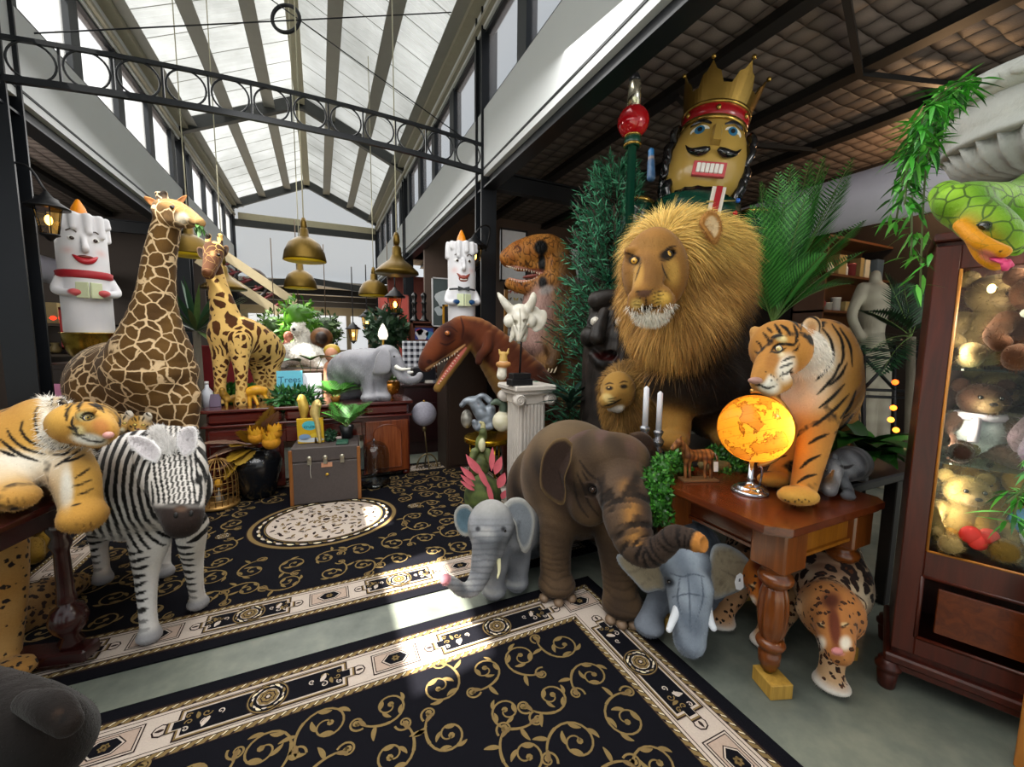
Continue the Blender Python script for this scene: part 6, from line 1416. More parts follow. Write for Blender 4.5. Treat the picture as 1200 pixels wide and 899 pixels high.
for x, yt, yb, lab in ((754, 452, 500, 'left silver candlestick with white candle between the two lions'), (770, 458, 505, 'right silver candlestick with white candle by the big lion leg')):
 d = 2.45; base = gz(x, d, TZ); root = thing('candlestick', base, lab, 'candlestick', 'candlesticks between the lions'); h0 = at(x, yb-2, d)[2]; h1 = at(x, yt, d)[2]
 mb = MB(); H = h0-TZ; mb.lathe(base, [(.0, 0), (.05, 0), (.052, .01), (.03, .025), (.022, H*.25), (.034, H*.35), (.02, H*.45), (.03, H*.55), (.036, H*.65), (.018, H*.78), (.028, H*.9), (.03, H*.95), (.02, H)], 20); mb.build('stand', flat('a8aab0', .2, .9, .3, 40, .4), root)
 mb = MB(); mb.lathe((base[0], base[1], h0), [(.017, 0), (.016, h1-h0-.01), (.006, h1-h0), (0, h1-h0+.004)], 14); mb.build('candle', flat('e6e8f0', .5, var=.03), root)
def small_lion():
 d = 2.95; root = thing('lion', gz(745, d, .5), 'smaller lion plush with light muzzle below the big lion, facing left', 'lion')
 b = PB(.0075); b.el(740, 475, 3.00, 34, 44, .17, tag='mane', k=.05); b.el(738, 455, 2.98, 33, 30, .16, tag='mane', k=.05)
 b.el(724, 458, 2.82, 20, 23, .11, tag='face', k=.03); b.ch([(718, 463, 2.75, 12), (711, 470, 2.70, 9)], 'face', .03); b.ch([(716, 476, 2.75, 6), (724, 477, 2.77, 7)], 'chin', .02)
 b.el(748, 440, 2.92, 6, 8, .03, tag='ear', k=.015); b.ch([(735, 490, 2.95, 18), (722, 515, 2.92, 9), (722, 545, 2.92, 9)], 'leg', .04); b.el(748, 520, 3.25, 26, 34, .18, tag='torso', k=.06)
 b.surface(2); n = len(b.V); no = vnoise(b.V, 30, 1); f = b.w('face')
 col = lerp(C3('80591f', n), C3('a8793a', n), no*.5+.5); col = lerp(col, C3('b07c32', n), f); near = (2.78, .2)
 col = b.dab(col, 713, 467, 9, 'c9a870', 6, 30, .5, near); col = lerp(col, C3('ece6dc', n), sst(.3, .6, b.w('chin'))); col = b.stroke(col, [(708, 476), (716, 474), (728, 468)], 2, '2a1a10', near)
 for x, y in ((714, 455), (731, 453)): col = b.dab(col, x, y, 5, '2a1a10', 3, 0, .5, near); col = b.stroke(col, [(x-5, y-4), (x, y-6), (x+5, y-5)], 1.6, '4a2e12', near)
 for k in range(3): col = b.stroke(col, [(712, 468+3*k), (718, 467+3*k), (722, 466+3*k)], 1, '2a1a10', near)
 fc = at(722, 458, 2.8); mcol = lerp(C3('b0803a', n), C3('8a5e24', n), .5+.5*no); mm = np.clip(b.w('mane')*1.5, 0, 1)*(1-f)*(1-b.w('chin'))
 col = lerp(col, mcol*.8, mm); b.to('body', plush('lion_plush_small', fine=.3, hue=.52), root, col, None, dict(n=6000, L=.01, w=.0022, lift=.5, comb=(0, 0, -.8), rand=.3, var=.15, mask=1-mm))
 def comb(P, N): q = P-fc; q[:, 2] -= .1; q = q/np.linalg.norm(q, axis=1)[:, None]; q -= N*(q*N).sum(1)[:, None]*.8; return q*1.3
 A = {'Col': mcol}; mb = MB(); mb.v.append(b.V); mb.n = n
 strands(mb, A, b.V, b.F, b.FN, b.N, dict(n=9000, L=.09, w=.0034, lift=.45, comb=comb, rand=.16, seg=3, droop=(0, 0, -.9), wave=.05, var=.2, tip=1.15, mask=mm))
 mb.v = mb.v[1:]; mb.f = [[i-n for i in q] for q in mb.f]; mb.attrs = {'Col': A['Col'][n:]}; mb.build('mane', plush('mane_hair_small', fine=.1, bump=0, rough=.6, hue=.515), root)
 for x, y in ((714, 455), (730, 453)): eye(root, at(x, y, 2.725), .011, toward(x, y, 2.5)-RT*.4, 'c9a04a', .55, rim='150d08')
 MB().ball(at(708, 468, 2.68), (.02, .013, .014), CAMR, 10, 8).build('nose', flat('6e4638', .5), root)
small_lion()
tag(MB().box(gz(742, 3.35, .25), (.34, .4, .5), euler(0, 0, .4), bev=.01).build('crate', flat('1c1512', .7)), 'dark crate behind the elephant carrying the smaller lion', 'crate')
root = thing('bench', (2.6, 1.9, 0), 'dark wooden bench behind the mahogany table under the big lion', 'bench')
mb = MB()
for x0, x1, y0, y1 in ((1.69, 3.2, 1.66, 2.25), (2.37, 3.2, 1.08, 1.655)): mb.box(((x0+x1)/2, (y0+y1)/2, .765), (x1-x0, y1-y0, .05), bev=.01)
mb.build('top', flat('17110f', .6), root)
for x, y in ((1.99, 2.21), (3.15, 2.21), (3.15, 1.12), (2.92, 1.12)): MB().box((x, y, .37), (.06, .06, .74), bev=.005).build('leg', flat('17110f', .6), root)
def nutcracker():
 d = 3.75; S = d/3.6; u = norm(UP*.98+RT*.2-FW*.05); r = norm(np.cross(FW, u))*1.0; r = norm(RT-u*(RT@u)); f = norm(np.cross(u, r))
 if f@FW > 0: f = -f
 f = norm(f-RT*.25); f = norm(f-u*(f@u)); r = norm(np.cross(f, u)); r = r if r@RT > 0 else -r
 R = np.stack([r, f, u], 1)*S; H = at(827, 192, d)
 root = thing('nutcracker', (H[0], H[1], 0), 'giant nutcracker king statue with golden crown towering behind the big lion', 'nutcracker')
 r, f, u = r*S, f*S, u*S; P = lambda x, y, z: H+r*x+f*y+u*z
 m_gold = flat('b3924a', .22, .9, .12, 8); m_face = flat('b9974a', .28, 0, .06, 6, Coat_Weight=.4); m_blk = flat('0f1013', .15, 0, .1, spec=.8); m_red = flat('a3101c', .2, 0, .1, spec=.7); m_green = flat('063a2c', .25, 0, .15, spec=.7)
 mb = MB(); mb.lathe(H, [(.0, -.36), (.2, -.36), (.26, -.32), (.305, -.24), (.325, -.12), (.325, 0), (.3, .12), (.262, .22), (.24, .26), (0, .26)], 40, 0, R); head = mb.build('head', m_face, root)
 mb = MB(); mb.lathe(H, [(.255, .235), (.272, .245), (.272, .27), (.255, .275)], 40, 0, R); mb.lathe(H, [(.255, .36), (.28, .365), (.28, .385), (.255, .39)], 40, 0, R); mb.build('crown_band', m_gold, root)
 mb = MB(); mb.lathe(H, [(.258, .27), (.27, .28), (.27, .36), (.258, .37)], 40, 0, R); rb = mb.build('ribbon', m_red, root)
 for a in (-60, -5, 50): q = math.radians(a); MB().ball(P(.272*math.sin(q), .272*math.cos(q), .318), (.02, .02, .024), R, 10, 8).build('jewel', m_gold, rb)
 mb = MB(); n = 56; Z0 = .385; V = []
 for k in range(n+1):
  a = 2*PI*k/n; w = (k % 8)/8; top = .12+(.12 if .2 < w < .8 else 0)*(1-abs(w-.5)*1.2)+(.05 if abs(w-.5) < .08 else 0)
  for rr, z in ((.265, Z0), ((.265+.08*top/.34), Z0+top), ((.25+.08*top/.34), Z0+top), (.25, Z0)): V.append(P(rr*math.sin(a), rr*math.cos(a), z))
 mb.add(V, [(4*k+j, 4*k+(j+1) % 4, 4*k+4+(j+1) % 4, 4*k+4+j) for k in range(n) for j in range(4)], 0, False)
 cr = mb.build('crown', m_gold, root)
 for k in range(7): a = 2*PI*(k*8+4)/56; MB().ball(P(.345*math.sin(a), .345*math.cos(a), Z0+.305), .02, None, 10, 8).build('finial', m_gold, cr)
 MB().lathe(H, [(.25, .4), (.25, .48), (.22, .57), (.15, .64), (.06, .675), (0, .68)], 32, 0, R).build('cap', m_blk, root)
 mb = MB(); rn = random.Random(2)
 for k in range(64):
  a = math.radians(62+236*rn.random()); z = -.38+.58*rn.random(); rr = .31*math.sqrt(max(.1, 1-(z/.62)**2)); p = P(rr*math.sin(a), rr*math.cos(a), z)
  o = r*math.sin(a)+f*math.cos(a); mb.tube(catmull([p+u*.07, p+o*.04, p-u*.09+o*.01, p-u*.14+o*.05], 8), [.03, .036, .038, .036, .034, .03, .022, .008], 8)
 mb.build('hair', m_blk, root)
 def on(x, z, dy=0): return P(x, math.sqrt(max(.01, .325**2-x*x))*(1 if z > -.1 else .98)+dy, z)
 def face_poly(pts, off, m, name, h=.006, par=head):
  mb = MB(); Q = [on(x, z, off) for x, z in pts]; n = len(Q); N_ = [norm(q-P(0, 0, z)) for q, (x, z) in zip(Q, pts)]
  V = Q+[q+e*h for q, e in zip(Q, N_)]; c0 = on(np.mean([p[0] for p in pts]), np.mean([p[1] for p in pts]), off)+f*h*1.1
  mb.add(V+[c0], [(n+i, n+(i+1) % n, 2*n) for i in range(n)]+[(i, (i+1) % n, n+(i+1) % n, n+i) for i in range(n)], 0, False); return mb.build(name, m, par)
 oval = lambda cx, cz, a, b, t=0: [(cx+a*math.cos(q)*math.cos(t)-b*math.sin(q)*math.sin(t), cz+a*math.cos(q)*math.sin(t)+b*math.sin(q)*math.cos(t)) for q in np.linspace(0, 2*PI, 21)[:-1]]
 taper = lambda z: -.03*0
 for s in (-1, 1):
  e = face_poly(oval(s*.125, .12, .068, .045, -s*.1), -.035, flat('e9e6da', .3), 'eye'); face_poly(oval(s*.125-.005, .125, .036, .034), -.026, flat('2a6f96', .3), 'iris', par=e); face_poly(oval(s*.125-.005, .125, .017, .017), -.018, m_blk, 'pupil', par=e)
  face_poly([(s*(.05+.15*t), .19+.035*math.sin(PI*t)) for t in np.linspace(0, 1, 8)]+[(s*(.05+.15*t), .175+.035*math.sin(PI*t)) for t in np.linspace(1, 0, 8)], -.05, m_blk, 'eyebrow')
 mb = MB(); V = [P(-.035, .3, .15), P(.035, .3, .15), P(-.042, .3, -.02), P(.042, .3, -.02), P(-.03, .41, -.02), P(.03, .41, -.02), P(-.02, .33, .15), P(.02, .33, .15)]
 mb.add(V, [(6, 4, 5, 7), (0, 2, 4, 6), (1, 7, 5, 3), (2, 3, 5, 4), (0, 6, 7, 1)]); mb.build('nose', m_face, head)
 for s in (-1, 1):
  Q = catmull([on(s*.03, -.06, .03), on(s*.1, -.085, .03), on(s*.17, -.06, .02), on(s*.215, -.0, .02)], 12); MB().tube(Q, [.016, .026, .033, .036, .036, .033, .029, .024, .019, .013, .008, .002], 10).build('moustache', m_blk, head)
 mb = MB(); mb.box(P(.0, .325, -.215), (.25, .04, .115), R, bev=.005); mo = mb.build('mouth', flat('c9545a', .35), head)
 for k in range(6): MB().box(P(-.085+.034*k, .348, -.215), (.029, .02, .075), R, bev=.004).build('tooth', flat('eae6e0', .3), mo)
 mb = MB(); mb.lathe(P(0, .06, 0), [(.0, -.62), (.12, -.6), (.2, -.5), (.24, -.38), (.24, -.33), (0, -.33)], 28, 0, R, flute=14, fd=.08); mb.build('beard', m_blk, root)
 bz = -.34; mb = MB(); mb.lathe(H, [(.0, -1.5), (.3, -1.5), (.34, -1.2), (.38, -.5), (.36, -.4), (.25, -.345), (0, -.34)], 40, 0, R); body = mb.build('body', m_green, root)
 mb = MB(); mb.box(P(.1, .37, -.72), (.1, .03, .7), R, 0); mb.build('coat_front', flat('e6e1d4', .35), body); MB().box(P(.1, .39, -.72), (.045, .02, .7), R).build('stripe', m_red, body)
 for k in range(4):
  z = -.47-.1*k; mb = MB(); mb.tube([P(.03, .4, z-.03), P(.24, .35, z+.02)], .007, 6); fr = mb.build('frogging', flat('c8b06a', .3, .7), body); MB().ball(P(.26, .345, z+.025), .02, None, 10, 8).build('button', [flat('2f63c0', .2, .3), flat('c01622', .2), flat('c9a02a', .2, .6), flat('1f7a3a', .2)][k], fr)
 for s in (-1, 1):
  mb = MB(); c0 = P(s*.5, .0, 0); mb.lathe(c0, [(.0, -1.15), (.13, -1.15), (.15, -.5), (.15, -.42), (.1, -.38), (0, -.37)], 28, 0, R); arm = mb.build('arm', m_green, root)
  MB().lathe(c0, [(.14, -.43), (.158, -.425), (.158, -.395), (.12, -.38)], 28, 0, R).build('epaulette', m_gold, arm)
  mb = MB()
  for k in range(7):
   z0 = -.5-.08*k; pts = []
   for a in np.linspace(-.2, 1.6, 10): pts.append(c0+(r*math.sin(a)+f*math.cos(a))*.153+u*(z0-.1*a))
   mb.tube(pts, .005, 5)
  mb.build('braid', flat('d8d6cc', .4), arm)
 for s in (-1, 1): MB().lathe(P(s*.17, 0, 0), [(0, -H[2]/u[2]+.0), (.14, -H[2]/u[2]+.0), (.15, -1.48), (0, -1.48)], 24, 0, R).build('leg', flat('e0dccf', .3), root)
 q = at(742, 143, 3.45); root2 = thing('sceptre', (q[0], q[1], 0), 'tall sceptre with shiny red ball and silver tip beside the nutcracker', 'sceptre')
 mb = MB(); z = q[2]; mb.lathe((q[0], q[1], 0), [(0, .0), (.035, .0), (.035, z-.2), (.06, z-.2), (.07, z-.16), (.06, z-.1), (0, z-.1)], 20); mb.build('shaft', flat('0a4030', .3), root2)
 MB().lathe((q[0], q[1], 0), [(.05, z-.2), (.075, z-.195), (.075, z-.18), (.05, z-.17)], 20).build('ring', m_gold, root2); MB().lathe((q[0], q[1], 0), [(.05, z-.125), (.07, z-.12), (.07, z-.105), (.05, z-.1)], 20).build('ring', m_gold, root2)
 MB().ball(q, .13, None, 30, 20).build('ball', flat('b00d18', .12, .1, .08, 5, spec=.8), root2)
 MB().lathe((q[0], q[1], 0), [(.0, z+.1), (.056, z+.1), (.054, z+.3), (.045, z+.32), (0, z+.32)], 24).build('tip', flat('c7c3b0', .18, .9), root2); MB().lathe((q[0], q[1], 0), [(.045, z+.31), (.048, z+.335), (.02, z+.4), (0, z+.405)], 20).build('cap', flat('1c1d22', .3), root2)
nutcracker()
def conifer():
 d = 4.25; base = gz(710, d, 0); root = thing('conifer_tree', base, 'dark green artificial conifer tree between the dinosaur and the big lion', 'tree')
 H = at(722, 222, d)[2]; MB().tube([base, (base[0], base[1], H)], [.05, .012], 10).build('trunk', flat('3a2618', .8), root)
 mb = MB(); r = np.random.default_rng(4); z = .55
 while z < H:
  t = (z-.55)/(H-.55); L = .66*(1-t)**.5+.13; nb = 18
  for k in range(nb):
   a = r.uniform(0, 6.283); dv = norm([math.cos(a), math.sin(a), .35+.5*t]); p = np.array([base[0]+(.0), base[1], z+r.uniform(-.06, .06)]); LL = L*r.uniform(.7, 1.15)
   while LL > .12 and any(math.hypot(p[0]+dv[0]*(LL+.08)-ox_, p[1]+dv[1]*(LL+.08)-oy_) < rr_ and p[2] < oz_ for ox_, oy_, rr_, oz_ in ((3.23, 2.66, .62, 9), (2.28, 2.78, .42, 2.0), (2.58, 4.28, .52, 2.6), (2.3, 4.0, .4, 1.6))): LL *= .88
   Q = catmull([p, p+dv*LL*.55, p+dv*LL+np.array([0, 0, .05])], 6); mb.tube(Q, .005, 4, 2)
   for j in range(26):
    s_ = r.uniform(.3, 1.0); q = p+dv*LL*s_; nd = norm(dv*.9+r.normal(0, .55, 3)); mb.leaf(q, nd, r.uniform(.06, .1), .013, up=norm(r.normal(size=3)), mi=int(r.integers(2)), seg=1 if False else 2, fold=0, bend=.2)
  z += .075
 mb.build('foliage', [flat('2a684a', .6, var=.3, scale=20), flat('3f8a64', .6, var=.3, scale=20), flat('2f2218', .8)], root)
conifer()
def tree_face():
 d = 3.3; root = thing('tree_face', on_z(715, 575, 0), 'black tree trunk sculpture with a smiling human face behind the small lion', 'sculpture')
 b = PB(.0095); b.soft = .02
 b.ch([(716, 370, d+.25, 26), (720, 410, d+.2, 36), (722, 460, d+.2, 40), (722, 530, d+.2, 44), (722, 600, d+.2, 50)], 'bark', .06); b.ch([(700, 352, d+.1, 11), (715, 348, d+.08, 9), (732, 356, d+.1, 12)], 'brow', .04)
 b.ch([(708, 366, d, 6), (702, 384, d-.06, 8), (700, 396, d-.1, 9)], 'nose', .03); b.el(690, 395, d+.05, 10, 12, .08, tag='cheek', k=.04); b.el(722, 396, d+.05, 13, 13, .1, tag='cheek', k=.04)
 b.el(697, 376, d+.05, 8, 7, .05, op='-', k=.03); b.el(727, 376, d+.05, 8, 7, .05, op='-', k=.03)
 b.ch([(694, 408, d, 4), (706, 419, d-.03, 7), (728, 413, d-.01, 5)], 'm', .02, op='-'); b.ch([(694, 416, d+.02, 5), (706, 427, d-.02, 6), (728, 421, d+.02, 5)], 'lip', .03)
 b.surface(2); n = len(b.V); rg = np.sin(np.arctan2(b.V[:, 1]-b.V[:, 1].mean(), b.V[:, 0]-b.V[:, 0].mean())*18+vnoise(b.V, 9, 3)*2); b.V = b.V+b.N*(rg*.004*b.w('bark'))[:, None]
 col = lerp(C3('1e1b1a', n), C3('463f3b', n), vnoise(b.V, 20, 2)*.5+.5); near = (d, .3); col = b.dab(col, 710, 418, 17, '4a1f1c', 5, 8, .5, near)
 b.to('trunk', plush('bark', fine=.3, bump=.7, nscale=40, rough=.45, sheen=0), root, col)
 for x in (698, 727): eye(root, at(x, 377, d-.035), .045, toward(x, 377, d)-RT*.2, 'b9b4a8', .3, white='d9d5cc', rim='0b0a09')
tree_face()
def frond(mb, p, d, L, nl, ll, lw, droop=.8, up=(0, 0, 1), mis=(0, 1), r=random, stem=2, vee=.35, hang=.15):
 d = norm(d); a, b_, _ = frame(d, up); q = np.asarray(p, float).copy(); dd = d.copy(); pts = [q.copy()]; dirs = [dd.copy()]
 for i in range(nl): dd = norm(dd-np.array([0, 0, droop/nl])); q = q+dd*L/nl; pts.append(q.copy()); dirs.append(dd.copy())
 mb.tube(pts, np.linspace(.006, .0015, len(pts))*max(.5, L), 5, stem)
 for i in range(int(nl*.18), nl+1):
  t = i/nl; l = ll*(math.sin(PI*(t*.8+.17)))*r.uniform(.85, 1.1); dd = dirs[i]; s_ = norm(np.cross(dd, (0, 0, 1))); n_ = np.cross(s_, dd)
  for s in (-1, 1): mb.leaf(pts[i], norm(s_*s*1.0+dd*.9+n_*vee), l, lw, up=n_, mi=mis[(i+(s > 0)) % len(mis)], seg=2, bend=hang, shape=.35)
 return pts
def palm(name, base, label, specs, cols, cat='plant', trunk=None, pot=None, group=None):
 root = thing(name, base, label, cat, group); r = random.Random(len(specs));
 for (p, d, L, nl, ll, lw, dr) in specs:
  mb = MB(); frond(mb, p, d, L, nl, ll, lw, dr, r=r); mb.build('frond', [flat(c, .45, var=.25, scale=12) for c in cols]+[flat('5c7a34', .5)], root)
 if trunk: MB().tube(trunk[0], trunk[1], 10).build('stem', flat('5d5648', .8, bump=.4), root)
 if pot is not None: pot(root)
 return root
pb = gz(912, 3.6, 0); top = at(905, 380, 3.5)
S = []
for (x, y, dd, dr) in ((870, 262, 3.3, .5), (893, 225, 3.4, .25), (925, 205, 3.5, .2), (960, 195, 3.4, .25), (985, 215, 3.5, .4), (1000, 255, 3.6, .6), (940, 240, 3.2, .3), (905, 250, 3.6, .3), (975, 275, 3.3, .6), (888, 290, 3.3, .8), (985, 320, 3.4, 1.0), (955, 300, 3.2, .7), (912, 215, 3.3, .2), (945, 200, 3.5, .2), (972, 235, 3.3, .3), (885, 250, 3.2, .3), (930, 220, 3.3, .2), (955, 225, 3.4, .25), (918, 240, 3.3, .2), (965, 205, 3.3, .3), (990, 195, 3.5, .3), (900, 235, 3.4, .2), (875, 300, 3.2, .5), (1000, 290, 3.5, .6)):
 e = at(x, y, dd); v = e-top; L = np.linalg.norm(v); S.append((top, norm(v)+np.array([0, 0, dr*.35]), L*1.06, 46, .3, .013, dr))
palm('palm_plant', pb, 'large feathery green palm rising behind the two tigers and lion', S, ['2c6a2a', '4f9a40'], trunk=([pb, (pb+top)/2+RT*.03, top], [.05, .045, .035]))
def broad(name, label, base, specs, cols, cat='plant', sh=.45):
 root = thing(name, base, label, cat)
 for i, (p, d, L, w, bend) in enumerate(specs):
  mb = MB(); mb.leaf(p, d, L, w, bend=bend, seg=8, fold=.25, shape=sh, mi=0); mb.tube([base, np.asarray(p)], .004, 5, 1); mb.build('leaf', [flat(cols[i % len(cols)], .35, var=.3, scale=18), flat('4c6a2c', .5)], root)
 return root
rr = random.Random(9); c = gz(1012, 2.32, .79); L_ = []
for k in range(34): a = rr.uniform(0, 6.28); L_.append((c+np.array([0, 0, .05+.1*rr.random()]), (math.cos(a), math.sin(a), rr.uniform(.5, 1.4)), rr.uniform(.2, .36), rr.uniform(.1, .16), rr.uniform(.7, 1.6)))
broad('leafy_plant', 'dark green broad leaved plant behind the rhino figurine', c, L_, ['2a5e22', '3c7e2a', '1f4a1a'])
rr = random.Random(3); c = at(928, 545, 2.3); c[2] = .8; L_ = []
for k in range(8): a = rr.uniform(0, 6.28); L_.append((c, (math.cos(a)*.5, math.sin(a)*.5, 1.2), rr.uniform(.16, .24), rr.uniform(.05, .07), rr.uniform(.4, 1.0)))
broad('leafy_plant', 'small dark leafed plant between the tiger legs', c, L_, ['1c3f1a', '2d5a22'])
m_cab = wood('240803', '561c0a', 2.5, .42, 2, coat=.05); m_cabx = wood('240803', '561c0a', 2.5, .42, 0, coat=.05)
CX0, CY0 = 2.2, .86
fd = norm(np.array([.385, -.923, 0])); bd_ = norm(np.array([-fd[1], fd[0], 0])); bd_ = bd_ if bd_[0] > 0 else -bd_
CW_, CD_, CHT = .92, .42, 1.9
o = np.array([2.215, .8, 0]); Rz = np.stack([fd, bd_, np.array([0, 0, 1.])], 1)
def cp(x, y, z): return o+fd*x+bd_*y+np.array([0, 0, z])
root = thing('display_cabinet', cp(CW_/2, CD_/2, 0), 'tall dark mahogany cabinet with glass door full of teddy bears at right', 'cabinet')
def cbox(x0, x1, y0, y1, z0, z1, bev=.004, mb=None): return (mb or MB()).box(cp((x0+x1)/2, (y0+y1)/2, (z0+z1)/2), (x1-x0, y1-y0, z1-z0), Rz, 0, bev)
mb = MB(); cbox(0, .03, 0, CD_, .16, CHT, mb=mb); cbox(CW_-.03, CW_, 0, CD_, .16, CHT, mb=mb); cbox(0, CW_, CD_-.02, CD_, .16, CHT, mb=mb); cbox(0, CW_, 0, CD_, .16, .2, mb=mb); cbox(0, CW_, 0, CD_, CHT-.03, CHT, mb=mb); cbox(.03, CW_-.03, .02, CD_-.02, .62, .64, mb=mb)
mb.build('carcass', m_cab, root)
mb = MB(); cbox(-.01, CW_+.01, -.03, CD_+.01, CHT, CHT+.03, mb=mb); mb.build('cornice', m_cabx, root)
mb = MB(); cbox(-.02, CW_+.02, -.03, CD_, .13, .17, .008, mb=mb); cbox(-.01, CW_+.01, -.015, CD_, .1, .13, mb=mb); mb.build('plinth_moulding', m_cabx, root)
for x in (.0, CW_):
 for y in (.0, CD_-.04): p = cp(x, y, 0); MB().lathe(p, [(0, 0), (.026, 0), (.03, .01), (.036, .07), (.03, .078), (.045, .09), (.045, .105), (.035, .115), (.035, .13), (0, .13)], 20).build('foot', m_cab, root)
DZ0, DZ1 = .2, CHT-.02
mb = MB(); st = .07
for (x0, x1, z0, z1) in ((.0, st, DZ0, DZ1), (CW_-st, CW_, DZ0, DZ1), (st, CW_-st, DZ0, .28), (st, CW_-st, .55, .66), (st, CW_-st, DZ1-.09, DZ1)): cbox(x0, x1, -.022, 0, z0, z1, .003, mb=mb)
door = mb.build('door', m_cab, root)
mb = MB(); cbox(st+.05, CW_-st-.05, -.014, -.002, .32, .51, .003, mb=mb); mb.build('panel', wood('3a1206', '74350f', 2.5, .3, 0), door)
mb = MB()
for a, b_ in (((st, .28), (st, .55)), ((st, .28), (CW_-st, .28)), ((st, .55), (CW_-st, .55)), ((CW_-st, .28), (CW_-st, .55))): mb.tube([cp(a[0], -.02, a[1]), cp(b_[0], -.02, b_[1])], .008, 6)
mb.build('moulding', m_cab, door)
mb = MB(); cbox(st, CW_-st, -.012, -.008, .66, DZ1-.09, 0, mb=mb); mb.build('glass', glass('f4f6f2', .01, .1), door)
mb = MB()
for a, b_ in (((st, .66), (st, DZ1-.09)), ((st, .66), (CW_-st, .66))): mb.tube([cp(a[0]+.004, -.02, a[1]), cp(b_[0]+.004, -.02, b_[1])], .005, 6)
mb.build('edge_strip', wood('9a5a1e', 'c98a3a', 3, .35, 2), door)
for z in (1.02, 1.4): mb = MB(); cbox(.03, CW_-.03, .03, CD_-.03, z, z+.008, 0, mb=mb); mb.build('shelf', glass('cfe0d8', .02, .3), root)
lamp('cabinet_light', 'AREA', cp(.45, .12, 1.85), 26, (1, .86, .66), .5, look=(0, .05, -1), size_y=.15)
for k in range(5):
 p = cp(.17+.13*k, .1, 1.72); tag(MB().ball(p, (.012, .012, .018), None, 10, 8).build('bulb', emit('ffe2a0', 5)), 'small warm bulb under the cabinet top, number %s from its left side' % ('one', 'two', 'three', 'four', 'five')[k], 'light bulb', 'bulbs inside the cabinet')
lamp('cabinet_fill', 'AREA', cp(.11, .03, 1.2), 4, (1, .88, .7), .03, look=fd*.8+bd_*.6, size_y=.95)  # added fill lamp behind the door stile to brighten the teddies
def teddy(x, y, z, s, col, label, yaw=0, dress=None, muzzle=None, ears='round', lie=False, extra=None):
 z = {.668: .668, .93: 1.03, 1.21: 1.41}[z]; s = s*1.42; c = cp(x, y, z); f = -bd_*math.cos(yaw)+fd*math.sin(yaw); r = np.cross(f, (0, 0, 1)); u = np.array([0, 0, 1.]); R = np.stack([r, f, u], 1)
 root = thing('teddy_bear', c, label, 'teddy bear', 'teddy bears in the cabinet'); b = Body(.0055 if s > .8 else .005); b.soft = .01; P = lambda a, b_, d: c+s*(r*a+f*b_+u*d)
 b.ell(P(0, 0, .075), (.058*s, .05*s, .072*s), R, 'body', .015); b.ell(P(0, .012, .175), (.054*s, .048*s, .048*s), R, 'head', .012); b.ell(P(0, .055, .163), (.024*s, .024*s, .02*s), R, 'muzzle', .01)
 for q in (-1, 1):
  if ears == 'round': b.ell(P(q*.046, 0, .215), (.021*s, .01*s, .021*s), R, 'ear', .006)
  else: b.chain([P(q*.03, 0, .21), P(q*.045, 0, .27)], [.015*s, .01*s], 'ear', .006)
  b.chain([P(q*.052, .01, .115), P(q*.08, .045, .08), P(q*.078, .07, .06)], [.022*s, .02*s, .019*s], 'limb', .012); b.chain([P(q*.035, .03, .03), P(q*.055, .085, .024), P(q*.06, .105, .034)], [.026*s, .024*s, .026*s], 'limb', .012)
 b.surface(1); n = len(b.V); cc = C3(col, n); nz = vnoise(b.V, 60, 2)*.5+.5; cc = lerp(cc*.75, cc*1.12, nz); cc = lerp(cc, C3(muzzle or 'b09a78', n), b.w('muzzle')*.8)
 if dress: m = sst(0, .012*s, b.V[:, 2]-c[2]-.02*s)*sst(.135*s, .125*s, b.V[:, 2]-c[2])*(b.w('body')); cc = lerp(cc, C3(dress, n), sst(.4, .6, m))
 b.V[:, 2] = np.maximum(b.V[:, 2], z+.001)
 b.to('body', M_TED, root, cc, None, dict(n=2600, L=.013*s+.004, w=.002, lift=.5, rand=.4, var=.14))
 for q in (-1, 1): MB().ball(P(q*.02, .057, .186), .0062*s, None, 8, 6).build('eye', flat('0c0a08', .1, spec=.8), root)
 MB().ball(P(0, .078, .17), (.009*s, .006*s, .006*s), R, 8, 6).build('nose', flat('1a1210', .4), root)
 if extra == 'bow': mb = MB(); mb.ball(P(-.025, .05, .128), (.024*s, .01*s, .014*s), R, 10, 6); mb.ball(P(.025, .05, .128), (.024*s, .01*s, .014*s), R, 10, 6); mb.ball(P(0, .052, .128), .009*s, None, 8, 6); mb.build('bow', flat('d9d6ce', .7), root)
 if extra == 'heart': mb = MB(); mb.ball(P(-.018, .1, .07), (.026*s, .014*s, .026*s), R, 12, 8); mb.ball(P(.018, .1, .07), (.026*s, .014*s, .026*s), R, 12, 8); mb.ball(P(0, .1, .055), (.026*s, .014*s, .028*s), R, 12, 8); mb.build('heart', flat('c8281c', .6), root)
 if extra == 'apron': mb = MB(); mb.ball(P(0, .032, .075), (.046*s, .03*s, .05*s), R, 14, 8); mb.build('apron', flat('3d7fae', .7), root); MB().ball(P(0, .06, .06), (.03*s, .014*s, .03*s), R, 12, 8).build('patch', flat('d7dde6', .7), root)
 if extra == 'scarf': mb = MB(); th = np.linspace(0, 2*PI, 16); mb.tube([P(.045*math.cos(t), .042*math.sin(t)+.005, .128) for t in th], .012*s, 6); mb.tube([P(.02, .05, .125), P(.03, .075, .06)], .011*s, 6); mb.build('scarf', flat('b9b4c4', .8), root)
 return root
M_TED = plush('teddy_plush', fine=.3, bump=.4, nscale=120)
